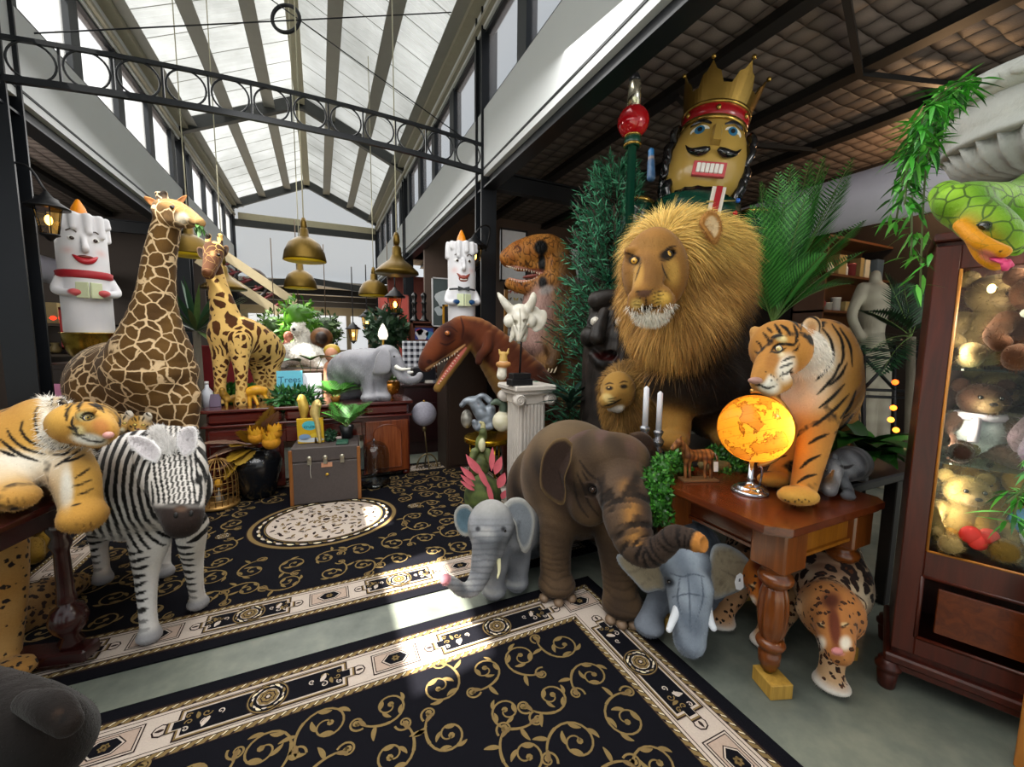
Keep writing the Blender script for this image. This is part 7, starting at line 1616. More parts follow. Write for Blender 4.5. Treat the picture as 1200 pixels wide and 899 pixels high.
T = [(.17, .13, .668, .95, 'a89260', 'tan bear hugging a red heart, bottom left in the cabinet', .3, None, None, 'round', 'heart'),
 (.2, .24, .668, 1.0, 'a9843c', 'golden bear with striped collar behind the one holding the heart', .2, None, 'c9a860', 'round', 'scarf'),
 (.36, .2, .668, 1.2, '8f7430', 'mustard bear wearing a blue and white apron on the lowest shelf', .1, None, None, 'round', 'apron'),
 (.52, .12, .668, 1.05, '77683a', 'olive rabbit with long ears slumped on the lowest shelf', -.2, None, 'c08a60', 'long', None),
 (.66, .24, .668, 1.35, '6a4a26', 'brown bear seated at the right of the lowest shelf', -.2, None, None, 'round', None),
 (.2, .34, .668, 1.25, '9a9688', 'silver grey bear at the back left of the lowest shelf', .1, None, 'c4c0b4', 'round', None),
 (.44, .35, .668, 1.4, '4a351c', 'dark brown bear at the back of the lowest shelf', 0, None, None, 'round', None),
 (.19, .18, .93, 1.0, '4f3528', 'dark bear in a white bonnet on the middle shelf left', .2, 'd6dde2', None, 'round', 'scarf'),
 (.4, .17, .93, 1.05, '8d7c88', 'mauve elephant eared bear in the centre of the middle shelf', .1, None, 'a897a2', 'round', 'bow'),
 (.36, .08, .93, .72, '9b8fa3', 'little lilac bear lying at the front of the middle shelf', .3, 'cfc8cf', None, 'round', None),
 (.55, .1, .93, .75, 'b09a4a', 'small yellow bear at the front of the middle shelf', -.1, None, 'd9c0a0', 'round', None),
 (.7, .22, .93, 1.3, '6f5618', 'large ochre bear with a white bow on the middle shelf right', -.2, None, None, 'round', 'bow'),
 (.25, .33, .93, 1.15, '7a7350', 'grey green bear at the back left of the middle shelf', .1, None, None, 'round', None),
 (.52, .34, .93, 1.2, '4c4636', 'dark grey bear at the back of the middle shelf', 0, None, '9a917c', 'round', None),
 (.2, .27, 1.21, 1.2, '94815c', 'sandy bear at the back left of the top shelf', .2, None, None, 'round', None),
 (.3, .13, 1.21, 1.15, '6e4a30', 'pale faced doll bear in a brown coat on the top shelf', .2, '5d3a22', 'e2d8c8', 'round', 'bow'),
 (.5, .16, 1.21, .95, 'c9c4ba', 'white bear beside the red boxed gift on the top shelf', 0, None, None, 'round', None),
 (.64, .2, 1.21, 1.45, '9a8468', 'large fawn bear on the right of the top shelf', -.2, None, 'b8a488', 'round', None),
 (.47, .33, 1.21, 1.2, '7f7674', 'smoky grey bear at the back of the top shelf', 0, None, None, 'round', None),
 (.74, .33, 1.21, 1.1, 'a39482', 'beige bear at the back right of the top shelf', -.1, None, None, 'round', None)]
for x, y, z, s, c, lab, yaw, dr, mz, ea, ex in T: teddy(x, y, z, s, c, lab, yaw, dr, mz, ea, False, ex)
gb = thing('gift_box', cp(.42, .07, 1.41), 'small white card box with a red end on the top cabinet shelf', 'box'); mb = MB(); mb.box(cp(.42, .06, 1.53), (.1, .07, .05), Rz@euler(.3, .3, .3)); mb.build('box', flat('dfe2e6', .6), gb); MB().box(cp(.475, .055, 1.515), (.02, .07, .05), Rz@euler(.3, .3, .3)).build('red_end', flat('b8182a', .5), gb)
tc = cp(.62, -.03, .78); mb = MB(); mb.prism([(-.03, 0), (.03, -.035), (.03, .04)], tc, fd, (0, 0, 1), -bd_, .002); tag(mb.build('paper_tag', flat('cfc6c4', .7)), 'grey triangular paper tag hanging at the cabinet door', 'tag')
uc = at(1222, 250, 1.62); ub = CHT+.03; root = thing('urn', (uc[0], uc[1], ub), 'weathered white garden urn with fluted bowl standing on the cabinet top', 'urn')
m_stone = flat('a9aba6', .75, 0, .22, 9, .6); U = (uc[0], uc[1], ub)
MB().lathe(U, [(0, 0), (.14, 0), (.14, .03), (.11, .05), (.085, .09), (.08, .14), (.1, .19), (.125, .205), (.125, .22), (.1, .23)], 40).build('foot', m_stone, root)
mb = MB(); mb.lathe(U, [(.1, .23), (.2, .25), (.27, .3), (.3, .36)], 168, flute=28, fd=.13); mb.lathe(U, [(.29, .36), (.31, .365), (.31, .38), (.3, .385), (.3, .42), (.325, .5)], 48); mb.build('bowl', m_stone, root)
rim = MB().lathe(U, [(.32, .495), (.355, .51), (.375, .56), (.36, .575), (.3, .575), (.28, .48), (0, .46)], 48).build('rim', m_stone, root); mb = MB()
for k in range(26): a = 2*PI*k/26; mb.ball(np.array(U)+[.366*math.cos(a), .366*math.sin(a), .535], (.014, .034, .022), rot((0, 0, 1), a), 10, 6)
mb.build('egg_border', m_stone, rim)
def bamboo(name, label, stems, leafn, cat='vine', L=.1, seed=1, clumps=None):
 root = thing(name, stems[0][0], label, cat); r = random.Random(seed); mb = MB()
 for S_ in stems: mb.tube(catmull(S_, 16), .0028, 5)
 mb.build('stem', flat('4a5a2a', .6), root); mb = MB()
 for S_, nn in zip(stems, leafn):
  Q = catmull(S_, 40)
  for i in range(nn):
   q = Q[r.randrange(2, 40)]; a = r.uniform(0, 6.28); k = r.choice((2, 3, 3, 4))
   for j in range(k): mb.leaf(q+np.array([r.uniform(-.02, .02), r.uniform(-.02, .02), 0]), (math.cos(a+j*.9)*.7, math.sin(a+j*.9)*.7, r.uniform(-1.1, .15)), L*r.uniform(.6, 1.15), .0125*r.uniform(.8, 1.2), bend=r.uniform(0, .5), mi=r.choice((0, 0, 1, 2)), seg=4, shape=.3)
 mb.build('leaves', [flat('3f9a2c', .4, var=.25, scale=20), flat('67b84a', .4, var=.2, scale=20), flat('215a20', .45, var=.25, scale=20)], root); return root
A = lambda *L_: [at(x, y, d) for x, y, d in L_]
bamboo('hanging_vine', 'hanging bamboo vine with bright narrow leaves spilling from the urn', [A((1150, 92, 1.32), (1110, 105, 1.32), (1080, 150, 1.34), (1070, 220, 1.36), (1068, 300, 1.27)), A((1140, 95, 1.2), (1095, 120, 1.2), (1068, 170, 1.32), (1060, 240, 1.25)), A((1130, 100, 1.25), (1100, 140, 1.25), (1085, 200, 1.25), (1078, 345, 1.25)), A((1150, 95, 1.2), (1120, 98, 1.2), (1085, 130, 1.18), (1075, 190, 1.2)), A((1120, 110, 1.3), (1090, 150, 1.3), (1062, 200, 1.3), (1050, 260, 1.3))], (34, 40, 38, 34, 26), L=.08)
bamboo('hanging_vine', 'lower bamboo sprig in front of the cabinet door at the right edge', [A((1240, 520, 1.18), (1215, 540, 1.17), (1195, 580, 1.16), (1185, 620, 1.16)), A((1240, 560, 1.18), (1200, 575, 1.16), (1180, 590, 1.15))], (12, 10), L=.085, seed=4)
def snake():
 root = thing('snake', at(1150, 250, 1.2), 'green plush snake with yellow lips and pink tongue hanging beside the urn', 'snake')
 b = PB(.0042); b.soft = .012; d = 1.1
 b.ch([(1270, 190, 1.3, 26), (1230, 215, 1.2, 26), (1195, 235, 1.16, 24), (1165, 240, 1.12, 24), (1135, 238, 1.1, 23), (1120, 236, 1.1, 19)], 'body', .02, n=24); b.ch([(1108, 228, 1.16, 15), (1120, 240, 1.12, 19), (1145, 255, 1.07, 22), (1165, 272, 1.04, 22), (1180, 282, 1.03, 16)], 'body', .02)
 b.ch([(1190, 250, 1.1, 17), (1192, 275, 1.06, 13), (1190, 292, 1.05, 8)], 'body', .02)
 b.ch([(1126, 264, 1.06, 7), (1146, 282, 1.02, 8), (1166, 292, 1.0, 8), (1176, 295, .99, 7)], 'lip', .012); b.ch([(1137, 280, 1.05, 5), (1150, 300, 1.03, 6), (1166, 311, 1.02, 6), (1174, 309, 1.02, 5)], 'jaw', .012)
 b.surface(1); n = len(b.V); col = lerp(C3('5d8f1e', n), C3('9cc63a', n), vnoise(b.V, 35, 3)*.5+.5); col = lerp(col, C3('d99a14', n), np.clip(b.w('lip', 'jaw')*1.2, 0, 1)); col = b.dab(col, 1158, 300, 14, 'd98a78', 7, 25, .5, (1.02, .08)); col = b.dab(col, 1156, 266, 9, '2c3a12', 6, 20, .5)
 col = b.dab(col, 1172, 295, 1.6, '3a2408', None, 0, .4)
 b.to('body', plush('snake_scales', 'giraffe', scale=26, freq=1, th=.05, dist=.15, line=srgb('3d5f14'), fine=.15, bump=.5, rough=.5), root, col, {'sm': 1-np.clip(b.w('lip', 'jaw')*1.5, 0, 1)})
 mb = MB(); mb.tube(catmull([at(1166, 303, 1.01), at(1175, 306, .99), at(1180, 309, .985)], 6), [.012, .013, .013, .012, .011, .009], 8, flat=.4); mb.tube([at(1179, 308, .985), at(1178, 317, .985)], [.01, .006], 8); mb.tube([at(1179, 307, .985), at(1186, 312, .985)], [.009, .005], 8); mb.build('tongue', flat('c83a6a', .6), root)
 eye(root, at(1153, 265, 1.025), .012, toward(1153, 265, 1)-RT*.3+UP*.1, '1a1a0c', .6, rim='22300c')
snake()
tag(MB().bar(on_z(1215, 905, 0)*[1, 1, 0], on_z(1215, 905, 0)*[1, 1, 0]+np.array([.0, 0, .62]), .09, .09, up=(0, 1, 0), bev=.004).build('wooden_post', wood('8a4e14', 'bd7a2a', 3, .45, 2)), 'honey brown wooden post at the lower right edge before the cabinet', 'post')
SY = 4.45; mh = wood('350d0c', '5e2018', 3, .2, 0, coat=.6); mh2 = wood('4a1a0c', '83401c', 3, .25, 2, coat=.5)
root = thing('sideboard', (-.08, SY+.25, 0), 'glossy mahogany pedestal sideboard carrying the giraffe and grey elephant', 'sideboard')
mb = MB()
for x0, x1, z0 in ((-.97, -.35, .06), (.38, .86, .06), (-.36, .39, .5)): mb.box(((x0+x1)/2, SY+.27, (z0+.68)/2), (x1-x0, .5, .68-z0), bev=.006)
mb.build('carcass', mh, root)
mb = MB(); mb.box((-.055, SY+.26, .83), (1.9, .58, .03), bev=.012); mb.box((-.055, SY+.26, .69), (1.88, .56, .02), bev=.006); mb.build('top', mh, root)
for x0, x1 in ((-.95, -.36), (-.33, .37), (.4, .85)): d_ = MB().box(((x0+x1)/2, SY+.26, .757), (x1-x0, .54, .11), bev=.03).build('drawer', mh, root)
for z in (.22, .44, .6): mb = MB(); mb.box((-.66, SY+.01, z), (.56, .04, .15 if z < .6 else .1), bev=.008); mb.build('drawer', mh, root)
for z in (.57,): MB().box((.02, SY+.02, z), (.7, .04, .15), bev=.008).build('drawer', mh, root)
dr = MB().box((.62, SY+.005, .36), (.44, .03, .56), bev=.006).build('door', mh2, root)
mb = MB(); P = [(.48, .13), (.76, .13), (.76, .5)]+[(.62+.14*math.cos(a), .5+.1*math.sin(a)) for a in np.linspace(.2, PI-.2, 9)]+[(.48, .5)]; mb.prism(P, (0, SY-.022, 0), (1, 0, 0), (0, 0, 1), (0, 1, 0), .014); mb.build('panel', wood('5a2410', '955028', 3, .25, 2), dr)
mb = MB(); mb.tube([(x, SY-.018, z) for x, z in P+P[:1]], .007, 6); mb.build('moulding', mh2, dr)
for x in (-.92, .82): MB().lathe((x, SY+.06, .025), [(0, 0), (.04, 0), (.05, .03), (.03, .05), (0, .05)], 16).build('foot', mh, root)
for x in (-.92, .82): MB().lathe((x, SY+.46, .0), [(0, 0), (.04, 0), (.05, .05), (.03, .07), (0, .07)], 16).build('foot', mh, root)
def desk(x0, x1, y, z, label, name='counter', dpt=.6, m=mh):
 r_ = thing(name, ((x0+x1)/2, y+dpt/2, 0), label, 'desk'); MB().box(((x0+x1)/2, y+dpt/2, z-.02), (x1-x0+.06, dpt+.06, .04), bev=.01).build('top', m, r_)
 MB().box(((x0+x1)/2, y+dpt/2, (z-.04)/2), (x1-x0, dpt, z-.04), bev=.004).build('carcass', m, r_); n = max(1, int((x1-x0)/.5))
 for i in range(n): MB().box((x0+(i+.5)*(x1-x0)/n, y-.004, z*.45), ((x1-x0)/n-.12, .016, z*.55), bev=.006).build('panel', m, r_)
 return r_
desk(.95, 2.35, 5.3, .93, 'dark red panelled counter behind the speckled globe', m=wood('1d0a0c', '331416', 3, .35, 0))
tb = (np.array([-.28, 3.98]), np.array([.3, 3.92])); tc_ = (tb[0]+tb[1])/2; tx = norm(np.r_[tb[1]-tb[0], 0]); ty = np.array([-tx[1], tx[0], 0]); TR = np.stack([tx, ty, [0, 0, 1]], 1); TW, TD, TH = .56, .4, .52
def tp(x, y, z): return np.array([tc_[0], tc_[1], 0.023])+tx*x+ty*(y)+np.array([0, 0, z])
root = thing('trunk', tp(0, .2, 0), 'grey brown steamer trunk with wooden corner slats in front of the sideboard', 'trunk')
m_can = flat('4a4240', .6, 0, .25, 60, .3)
MB().box(tp(0, .2, .19), (TW, TD, .38), TR, bev=.008).build('body', m_can, root); MB().box(tp(0, .2, .45), (TW, TD, .13), TR, bev=.008).build('lid', m_can, root)
for x in (-TW/2, TW/2): MB().box(tp(x, -.0, .25), (.03, .02, .5), TR, bev=.004).build('slat', wood('6a3a14', '9c6228', 4, .4, 2), root)
for x, nm in ((-.13, 'clasp'), (.0, 'lock'), (.14, 'clasp')):
 mb = MB(); mb.box(tp(x, -.008, .39), (.035, .014, .06), TR, bev=.004); mb.ball(tp(x, -.016, .42), (.022, .012, .022), TR, 12, 8); mb.build(nm, flat('b8b2a0', .3, .8), root)
MB().box(tp(.01, -.004, .35), (.09, .006, .04), TR).build('label_plate', flat('c08a6a', .6), root); MB().ball(tp(.01, -.004, .26), (.016, .008, .012), TR, 12, 8).build('keyhole_plate', flat('c9a23a', .35, .7), root)
MB().tube(catmull([tp(-.12, -.012, .37), tp(-.125, -.014, .3), tp(-.12, -.012, .24)], 6), .0025, 5).build('strap', flat('c9c4ba', .5), root)
def book(c, w, h, t, R, m, label, name='book', cover=None, txt=None, tcol='1d4a5c', tsz=.05):
 r_ = thing(name, c, label, 'book'); MB().box(np.asarray(c)+R[:, 2]*h/2, (w, t, h), R, bev=.002).build('cover', m, r_)
 if cover: cover(r_, lambda x, z: np.asarray(c)+R[:, 0]*x-R[:, 1]*(t/2+.001)+R[:, 2]*z)
 if txt:
  cu = bpy.data.curves.new('lettering', 'FONT'); cu.body = txt; cu.size = tsz; cu.align_x = 'CENTER'; cu.extrude = .001; to = bpy.data.objects.new('lettering', cu); COL.objects.link(to)
  dg = bpy.context.evaluated_depsgraph_get(); me = bpy.data.meshes.new_from_object(to.evaluated_get(dg)); bpy.data.objects.remove(to); o_ = bpy.data.objects.new('lettering', me); COL.objects.link(o_); me.materials.append(flat(tcol, .5)); o_.parent = r_
  Mx = Matrix.Identity(4); q = -R[:, 1]*(t/2+.002)+R[:, 2]*h*.62
  for i in range(3): Mx[i][0], Mx[i][1], Mx[i][2], Mx[i][3] = R[i, 0], R[i, 2], -R[i, 1], q[i]
  o_.matrix_basis = Mx
 return r_
def cov1(r_, P):
 mb = MB(); mb.poly([P(-.075+.01*math.cos(a)*0+.062*math.cos(a)+.07, .17+.045*math.sin(a)) for a in np.linspace(0, 2*PI, 21)[:-1]]); mb.build('title_patch', flat('4fb8c4', .5), r_)
 for x, z, w, h, c in ((-.05, .06, .05, .03, '7f9fc4'), (.045, .075, .05, .022, 'e0c23a'), (.0, .03, .11, .022, 'cfd6da'), (.06, .2, .02, .012, '5a4a20')): mb = MB(); mb.poly([P(x+w*math.cos(a), z+h*math.sin(a)) for a in np.linspace(0, 2*PI, 15)[:-1]]); mb.build('picture', flat(c, .5), r_)
R1 = TR@euler(.12, 0, 0); book(tp(-.13, .17, TH), .22, .235, .02, R1, flat('d0a81c', .5), 'yellow picture book with a blue title patch standing on the steamer trunk', cover=cov1, txt='cruise', tsz=.045)
book(tp(.14, .1, TH), .1, .012, .16, TR, flat('2f5a48', .5), 'green magazine lying flat at the right end of the trunk lid')
def parrots():
 for i, (x, y, c, lab) in enumerate(((356, 472, 'c2a34a', 'gold parrot ornament perched upright behind the yellow book'), (369, 478, 'd8bf78', 'pale gold parrot ornament leaning down beside the palm pot'))):
  d = 3.76; b = PB(.006); s = 1 if i == 0 else -1; r_ = thing('parrot', tp(-.06+.1*i, .28, TH), lab, 'ornament')
  b.ch([(x-2*s, y-3, d, 5), (x, y+6, d, 5.5), (x+3*(1-s)*.5, y+18, d, 3.5), (x+6*(1-s)*.5, y+40, d, 1.8)], 'body', .02); b.ch([(x-3*s, y-6, d, 4), (x-6*s, y-3, d-.02, 2)], 'body', .015); b.surface(1); n = len(b.V)
  b.to('body', flat(c, .35, .5, .2, 40, .3), r_, C3(c, n)); p = at(x, y+12, d); MB().cyl((p[0], p[1], TH+.02), p, .012, .006, 8).build('perch', flat('6a5020', .4, .5), r_)
  eye(r_, at(x-4*s, y-6, d-.035), .005, -FW, '1a1208', .6)
parrots()
def pot_palm(name, c, label, n, L, cols, potc='15181c', pr=.07, ph=.13, seed=1, lw=.014, up=1.1, nl=18, ll=.14):
 r_ = thing(name, c, label, 'plant'); MB().lathe(c, [(0, 0), (pr*.75, 0), (pr, ph), (pr*.92, ph), (pr*.88, ph-.015), (0, ph-.02)], 24).build('pot', flat(potc, .4), r_); rd = random.Random(seed); p = np.asarray(c)+[0, 0, ph-.02]
 for k in range(n):
  a = k*2.4+rd.random(); mb = MB(); frond(mb, p, (math.cos(a), math.sin(a), up+rd.random()*.8), L*rd.uniform(.7, 1.1), nl, ll, lw, .9, r=rd); mb.build('frond', [flat(x, .45, var=.25, scale=20) for x in cols]+[flat('5c7a34', .5)], r_)
 return r_
pot_palm('potted_palm', tp(.17, .28, TH), 'small potted palm in a black pot on the trunk lid', 9, .34, ['2f6a24', '4f9038'], pr=.065, ph=.12, lw=.013)
foliage('moss_ball', 'dark green ball of leaves on the trunk between book and pot', 'plant', [(tp(.03, .2, TH+.05), .045)], 260, .03, .014, ['1d3f2a', '2f5a3a'])
c = on_z(302, 588, 0)+[0, .12, .023]; root = thing('urn', c, 'big glazed black urn holding dried ferns and yellow protea flowers', 'urn')
MB().lathe(c, [(0, 0), (.13, 0), (.14, .01), (.17, .15), (.2, .27), (.205, .33), (.185, .39), (.13, .43), (.1, .44), (.1, .465), (.115, .475), (.1, .48), (.08, .46), (0, .42)], 40).build('body', flat('14161a', .18, 0, .3, 12, .1, spec=.7), root)
mb = MB()
for k in range(9): mb.tube(catmull([c+np.array([.18*math.sin(-.5+.1*k)*1.0, -.185*math.cos(-.5+.1*k), .36]), c+np.array([.19*math.sin(-.47+.1*k), -.19*math.cos(-.47+.1*k), .375+.01*(k % 2)]), c+np.array([.188*math.sin(-.44+.1*k), -.188*math.cos(-.44+.1*k), .355])], 6), .004, 5)
mb.build('brush_lettering', flat('b9bcc4', .5), root)
rd = random.Random(5)
for i, (x, y, dr, cl) in enumerate(((240, 515, .5, '8f6f5c'), (255, 545, .9, '8f6f5c'), (322, 485, .2, '8f6f5c'), (310, 490, .1, 'a5842a'), (275, 520, .5, 'b08a1c'), (262, 555, 1.0, 'b08a1c'), (285, 505, .3, 'b08a1c'), (300, 500, .2, 'a5842a'), (270, 535, .7, 'b08a1c'), (248, 530, .7, '8f6f5c'), (290, 510, .3, 'b08a1c'), (316, 480, .2, 'a5842a'), (280, 540, .6, 'a5842a'), (330, 500, .4, '8f6f5c'))):
 p = c+[0, 0, .46]; e = at(x, y, 3.6); v = e-p; mb = MB(); frond(mb, p, norm(v)+np.array([0, 0, dr*.3]), np.linalg.norm(v)*1.1, 34, .12, .022, dr, r=rd, hang=.3); mb.build('dried_fern', [flat(cl, .8, var=.2), flat(cl, .8, var=.25, scale=9), flat('5c4a2a', .8)], root)
for x, y, r_ in ((301, 512, .07), (318, 518, .075), (322, 508, .06)):
 q = at(x, y, 3.62); f_ = MB().ball(q, (r_, r_, r_*.85), None, 16, 10).build('flower', flat('c98a10', .7, var=.3, scale=60, bump=.6), root); mb = MB()
 for k in range(26): a = k*2.4; mb.leaf(q+r_*.7*np.array([math.cos(a), math.sin(a), -.4+k*.04]), (math.cos(a)*.6, math.sin(a)*.6, .9), r_*1.2, .03, bend=-.6)
 mb.build('petals', flat('d9a020', .6, var=.2), f_)
c = on_z(256, 598, 0)+[0, .06, .023]; root = thing('birdcage', c, 'domed golden wire birdcage on the rug beside the black urn', 'birdcage'); m_w = flat('a8824a', .4, .7)
mb = MB(); mb.lathe(c, [(0, 0), (.15, 0), (.155, .01), (.15, .03), (0, .03)], 30); mb.build('base', m_w, root); mb = MB()
for k in range(20): a = 2*PI*k/20; mb.tube(catmull([c+[.145*math.cos(a)*f_, .145*math.sin(a)*f_, z] for f_, z in ((1, .03), (1, .22), (.95, .29), (.75, .36), (.4, .41), (.03, .425))], 14), .0035, 4)
for z, f_ in ((.08, 1), (.13, 1), (.18, 1), (.23, 1), (.29, .95), (.36, .75)): th = np.linspace(0, 2*PI, 25); mb.tube([c+[.147*f_*math.cos(a), .147*f_*math.sin(a), z] for a in th], .003, 4)
mb.tube([c+[.0, 0, .425], c+[0, 0, .46]], .006, 6); mb.build('wire_dome', m_w, root)
MB().ball(c+[0, 0, .2], (.03, .03, .04), None, 12, 8).build('bird', flat('c9921c', .6), root); MB().lathe(c+[0, 0, .03], [(0, 0), (.04, 0), (.03, .05), (.008, .09), (.008, .15), (0, .15)], 14).build('perch', flat('8f8a80', .4, .5), root)
c = on_z(441, 573, 0)+[0, .1, .023]; root = thing('cloche', c, 'tall clear glass cloche standing on the rug beside the trunk', 'cloche')
prof = [(.15, 0), (.152, .03), (.145, .06), (.145, .3), (.135, .36), (.105, .41), (.06, .435), (0, .44)]; MB().lathe(c, prof, 40).build('dome', glass('dfe6ea', .03, .35), root); MB().lathe(c, [(0, 0), (.15, 0), (.158, .012), (.15, .024), (0, .024)], 40).build('base', glass('c4ccd2', .05, .8), root); MB().ball(c+[0, 0, .455], .018, None, 12, 8).build('knob', glass('dfe6ea', .03, .6), root)
c = on_z(503, 553, 0)+[0, .1, .023]; q = on_y(497, 485, c[1]); root = thing('globe_stand', c, 'speckled grey globe on a thin brass stand before the dark counter', 'globe')
MB().ball(q, .14, None, 30, 20).build('sphere', flat('a19fae', .5, var=.35, scale=55), root); mb = MB(); mb.tube([q-[0, 0, .14], c+[0, 0, .16]], .008, 8); mb.lathe(q-[0, 0, .2], [(0, 0), (.02, 0), (.03, .05), (0, .06)], 12); mb.tube([c+[.12*math.cos(a), 0, .16*math.sin(a)] for a in np.linspace(0, PI, 14)], .009, 6); mb.tube([c+[0, -.1, 0], c+[0, -.06, .1], c+[0, 0, .16], c+[0, .06, .1], c+[0, .1, 0]], .008, 6); mb.build('stand', flat('7a6a48', .4, .7), root); MB().ball(q+[0, 0, .145], .014, None, 8, 6).build('finial', flat('b08a3a', .3, .8), root)
m_pl = flat('cfc8c0', .7, 0, .12, 10, .4); c = np.array([1.68, 3.28, .0]); root = thing('pedestal', c, 'white fluted classical column with scroll capital carrying the skull', 'column'); mb = MB()
for s_ in range(4):
 Rr = rot((0, 0, 1), s_*PI/2)
 for k in range(7): mb.bar(c+Rr@np.array([-.105+.035*k, -.125, .1]), c+Rr@np.array([-.105+.035*k, -.125, .94]), .02, .016, up=Rr@np.array([0, 1., 0]), bev=.006)
mb.box(c+[0, 0, .52], (.24, .24, .86)); mb.build('shaft', m_pl, root); MB().box(c+[0, 0, .05], (.36, .36, .1), bev=.012).build('base', m_pl, root)
mb = MB(); mb.box(c+[0, 0, 1.09], (.4, .4, .05), bev=.012); mb.box(c+[0, 0, 1.05], (.35, .35, .04), bev=.008); mb.box(c+[0, 0, .99], (.27, .27, .1), bev=.008); mb.build('capital', m_pl, root)
for sx in (-1, 1):
 for sy in (-1, 1): mb = MB(); q = c+[sx*.15, sy*.16, .99]; mb.tube([q-[0, .035, 0], q+[0, .035, 0]], .052, 18); a = np.linspace(0, 4.5*PI, 34); mb.tube([q+[(.048-.0031*t)*math.cos(t), sy*.036, (.048-.0031*t)*math.sin(t)] for t in a], .006, 5); mb.build('scroll', m_pl, root)
def figure(name, label, cat, joints, vox, col1, col2, rough=.5, metal=0, k=.02, bump=.5, fuzz=None, tags=None, feet=None, group=None):
 xs = [j for L_ in joints for j in L_]; m = max(xs, key=lambda j: j[1]); r_ = thing(name, at(m[0], m[1]+m[3], m[2]), label, cat, group); b = PB(vox); b.soft = vox*2
 for i, L_ in enumerate(joints): (b.ch(L_, (tags or ['body']*99)[i], k) if len(L_) > 1 else b.el(*L_[0][:3], L_[0][3], L_[0][4], L_[0][5], tag=(tags or ['body']*99)[i], k=k))
 b.surface(1); n = len(b.V); cc = lerp(C3(col1, n), C3(col2, n), vnoise(b.V, .35/vox, 2)*.5+.5)
 if tags:
  for t in set(tags):
   if '#' in t: cc = lerp(cc, C3(t[t.index('#')+1:], n), sst(.3, .7, b.w(t)))
 n_ = NT('figure'); n_.base(n_.attr('Col').outputs['Color']); n_.bump(n_.noise(n_.obj(), 60, 4, .6), bump, .006)
 b.to('body', n_.p(rough, metal, .5), r_, cc, None, fuzz); return r_, b
tz = on_y(560, 512, 3.75)[2]; c = np.array([*on_y(572, 505, 3.75)[:2], tz]); root = thing('brass_table', (c[0], c[1], 0), 'round brass rimmed side table left of the white column', 'table'); mbr = flat('b08a1e', .25, .9)
MB().lathe((c[0], c[1], tz-.05), [(0, 0), (.235, 0), (.24, .01), (.24, .045), (.23, .05), (0, .05)], 40).build('tabletop', mbr, root)
for k in range(3): a = .5+k*2.1; MB().tube([(c[0]+.18*math.cos(a), c[1]+.18*math.sin(a), 0), (c[0]+.18*math.cos(a), c[1]+.18*math.sin(a), tz-.04)], .012, 8).build('leg', mbr, root)
d = 3.95
figure('dragon', 'silver grey dragon figurine curled on the brass table', 'figurine', [[(572, 498, d, 7), (565, 485, d, 9), (556, 472, d, 7), (547, 470, d-.02, 4), (541, 475, d-.04, 3)], [(558, 468, d, 4), (566, 464, d, 3.5), (574, 470, d, 4)], [(575, 480, d, 6), (572, 492, d, 8), (560, 500, d-.05, 5), (556, 495, d-.07, 3.5)], [(575, 500, d-.05, 4), (560, 503, d-.07, 3)]], .006, '565d66', '8f98a2', .4, .3)
figure('egg', 'silver mottled egg behind the dragon on the brass table', 'ornament', [[(547, 491, d+.08, 7, 11, .06)]], .006, '6a6862', 'b5b2a8', .35, .4)
figure('hatchling', 'little dinosaur hatching from a cream egg at the column side', 'figurine', [[(588, 494, d-.1, 11, 12, .085)], [(590, 480, d-.1, 5), (589, 473, d-.1, 5), (581, 471, d-.12, 3.5), (577, 473, d-.13, 2.5)]], .006, 'c9c3a0', 'e3deca', .45, tags=['egg', 'neck#4a5a4a'])
figure('dinosaur_figurine', 'tiny cream dinosaur figurine at the dragon feet', 'figurine', [[(566, 502, d-.1, 3), (566, 497, d-.1, 2.4), (563, 495, d-.11, 1.6)]], .004, 'a9a06a', 'cfc89a')
d = 3.55; r_, b_ = figure('agave_sculpture', 'round mossy green sculpture with pink leaf shaped plates on the rug', 'sculpture', [[(566, 582, d, 22, 26, .17)], [(566, 600, d, 20, 20, .16)]], .008, '2f3a1e', '55642c', .8, 0, .04, .9)
m_pk = flat('d0606c', .5, var=.25, scale=20)
for P0, P1, w in (((560, 555), (547, 535), .05), ((557, 563), (541, 549), .05), ((556, 570), (541, 558), .04), ((556, 575), (541, 565), .035), ((576, 552), (577, 527), .05), ((580, 556), (587, 537), .07), ((584, 572), (591, 556), .075), ((588, 585), (592, 576), .05), ((566, 556), (550, 537), .045), ((572, 572), (560, 548), .05), ((578, 592), (571, 566), .045)):
 p = at(*P0, d-.16); e = at(*P1, d-.17); mb = MB()
 for s_ in (0, .012): mb.leaf(p+FW*s_, e-p, np.linalg.norm(e-p)*1.1, w, up=-FW, bend=.1, seg=5, fold=.25)
 mb.build('plate', m_pk, r_)
figure('frog', 'green and white frog figure crouching under the brass table', 'figurine', [[(563, 520, 3.62, 6, 10, .06)], [(566, 512, 3.6, 5), (566, 506, 3.58, 4.5)], [(556, 530, 3.6, 5), (553, 540, 3.58, 4)], [(571, 530, 3.6, 5), (575, 541, 3.58, 4)], [(565, 522, 3.55, 4, 8, .03)], [(562, 545, 3.65, 12, 16, .08)]], .006, '3f4a24', '6a7440', .6, tags=['a', 'a', 'a', 'a', 'b#c9c8a4', 'a'])
d = 3.42; figure('gargoyle_figurine', 'small ochre topped white gargoyle figurine beside the skull stand', 'figurine', [[(588, 440, d, 6), (589, 430, d, 5)], [(590, 422, d, 5), (590, 416, d, 4)], [(586, 414, d, 1.5), (585, 410, d, 1)], [(595, 414, d, 1.5), (596, 409, d, 1)], [(584, 427, d-.02, 3), (590, 428, d-.03, 3), (596, 427, d-.02, 3)]], .0045, 'b9b3a4', 'dcd6c6', .6, tags=['a', 'h#b8924a', 'h#b8924a', 'h#b8924a', 'h#a8743a'])
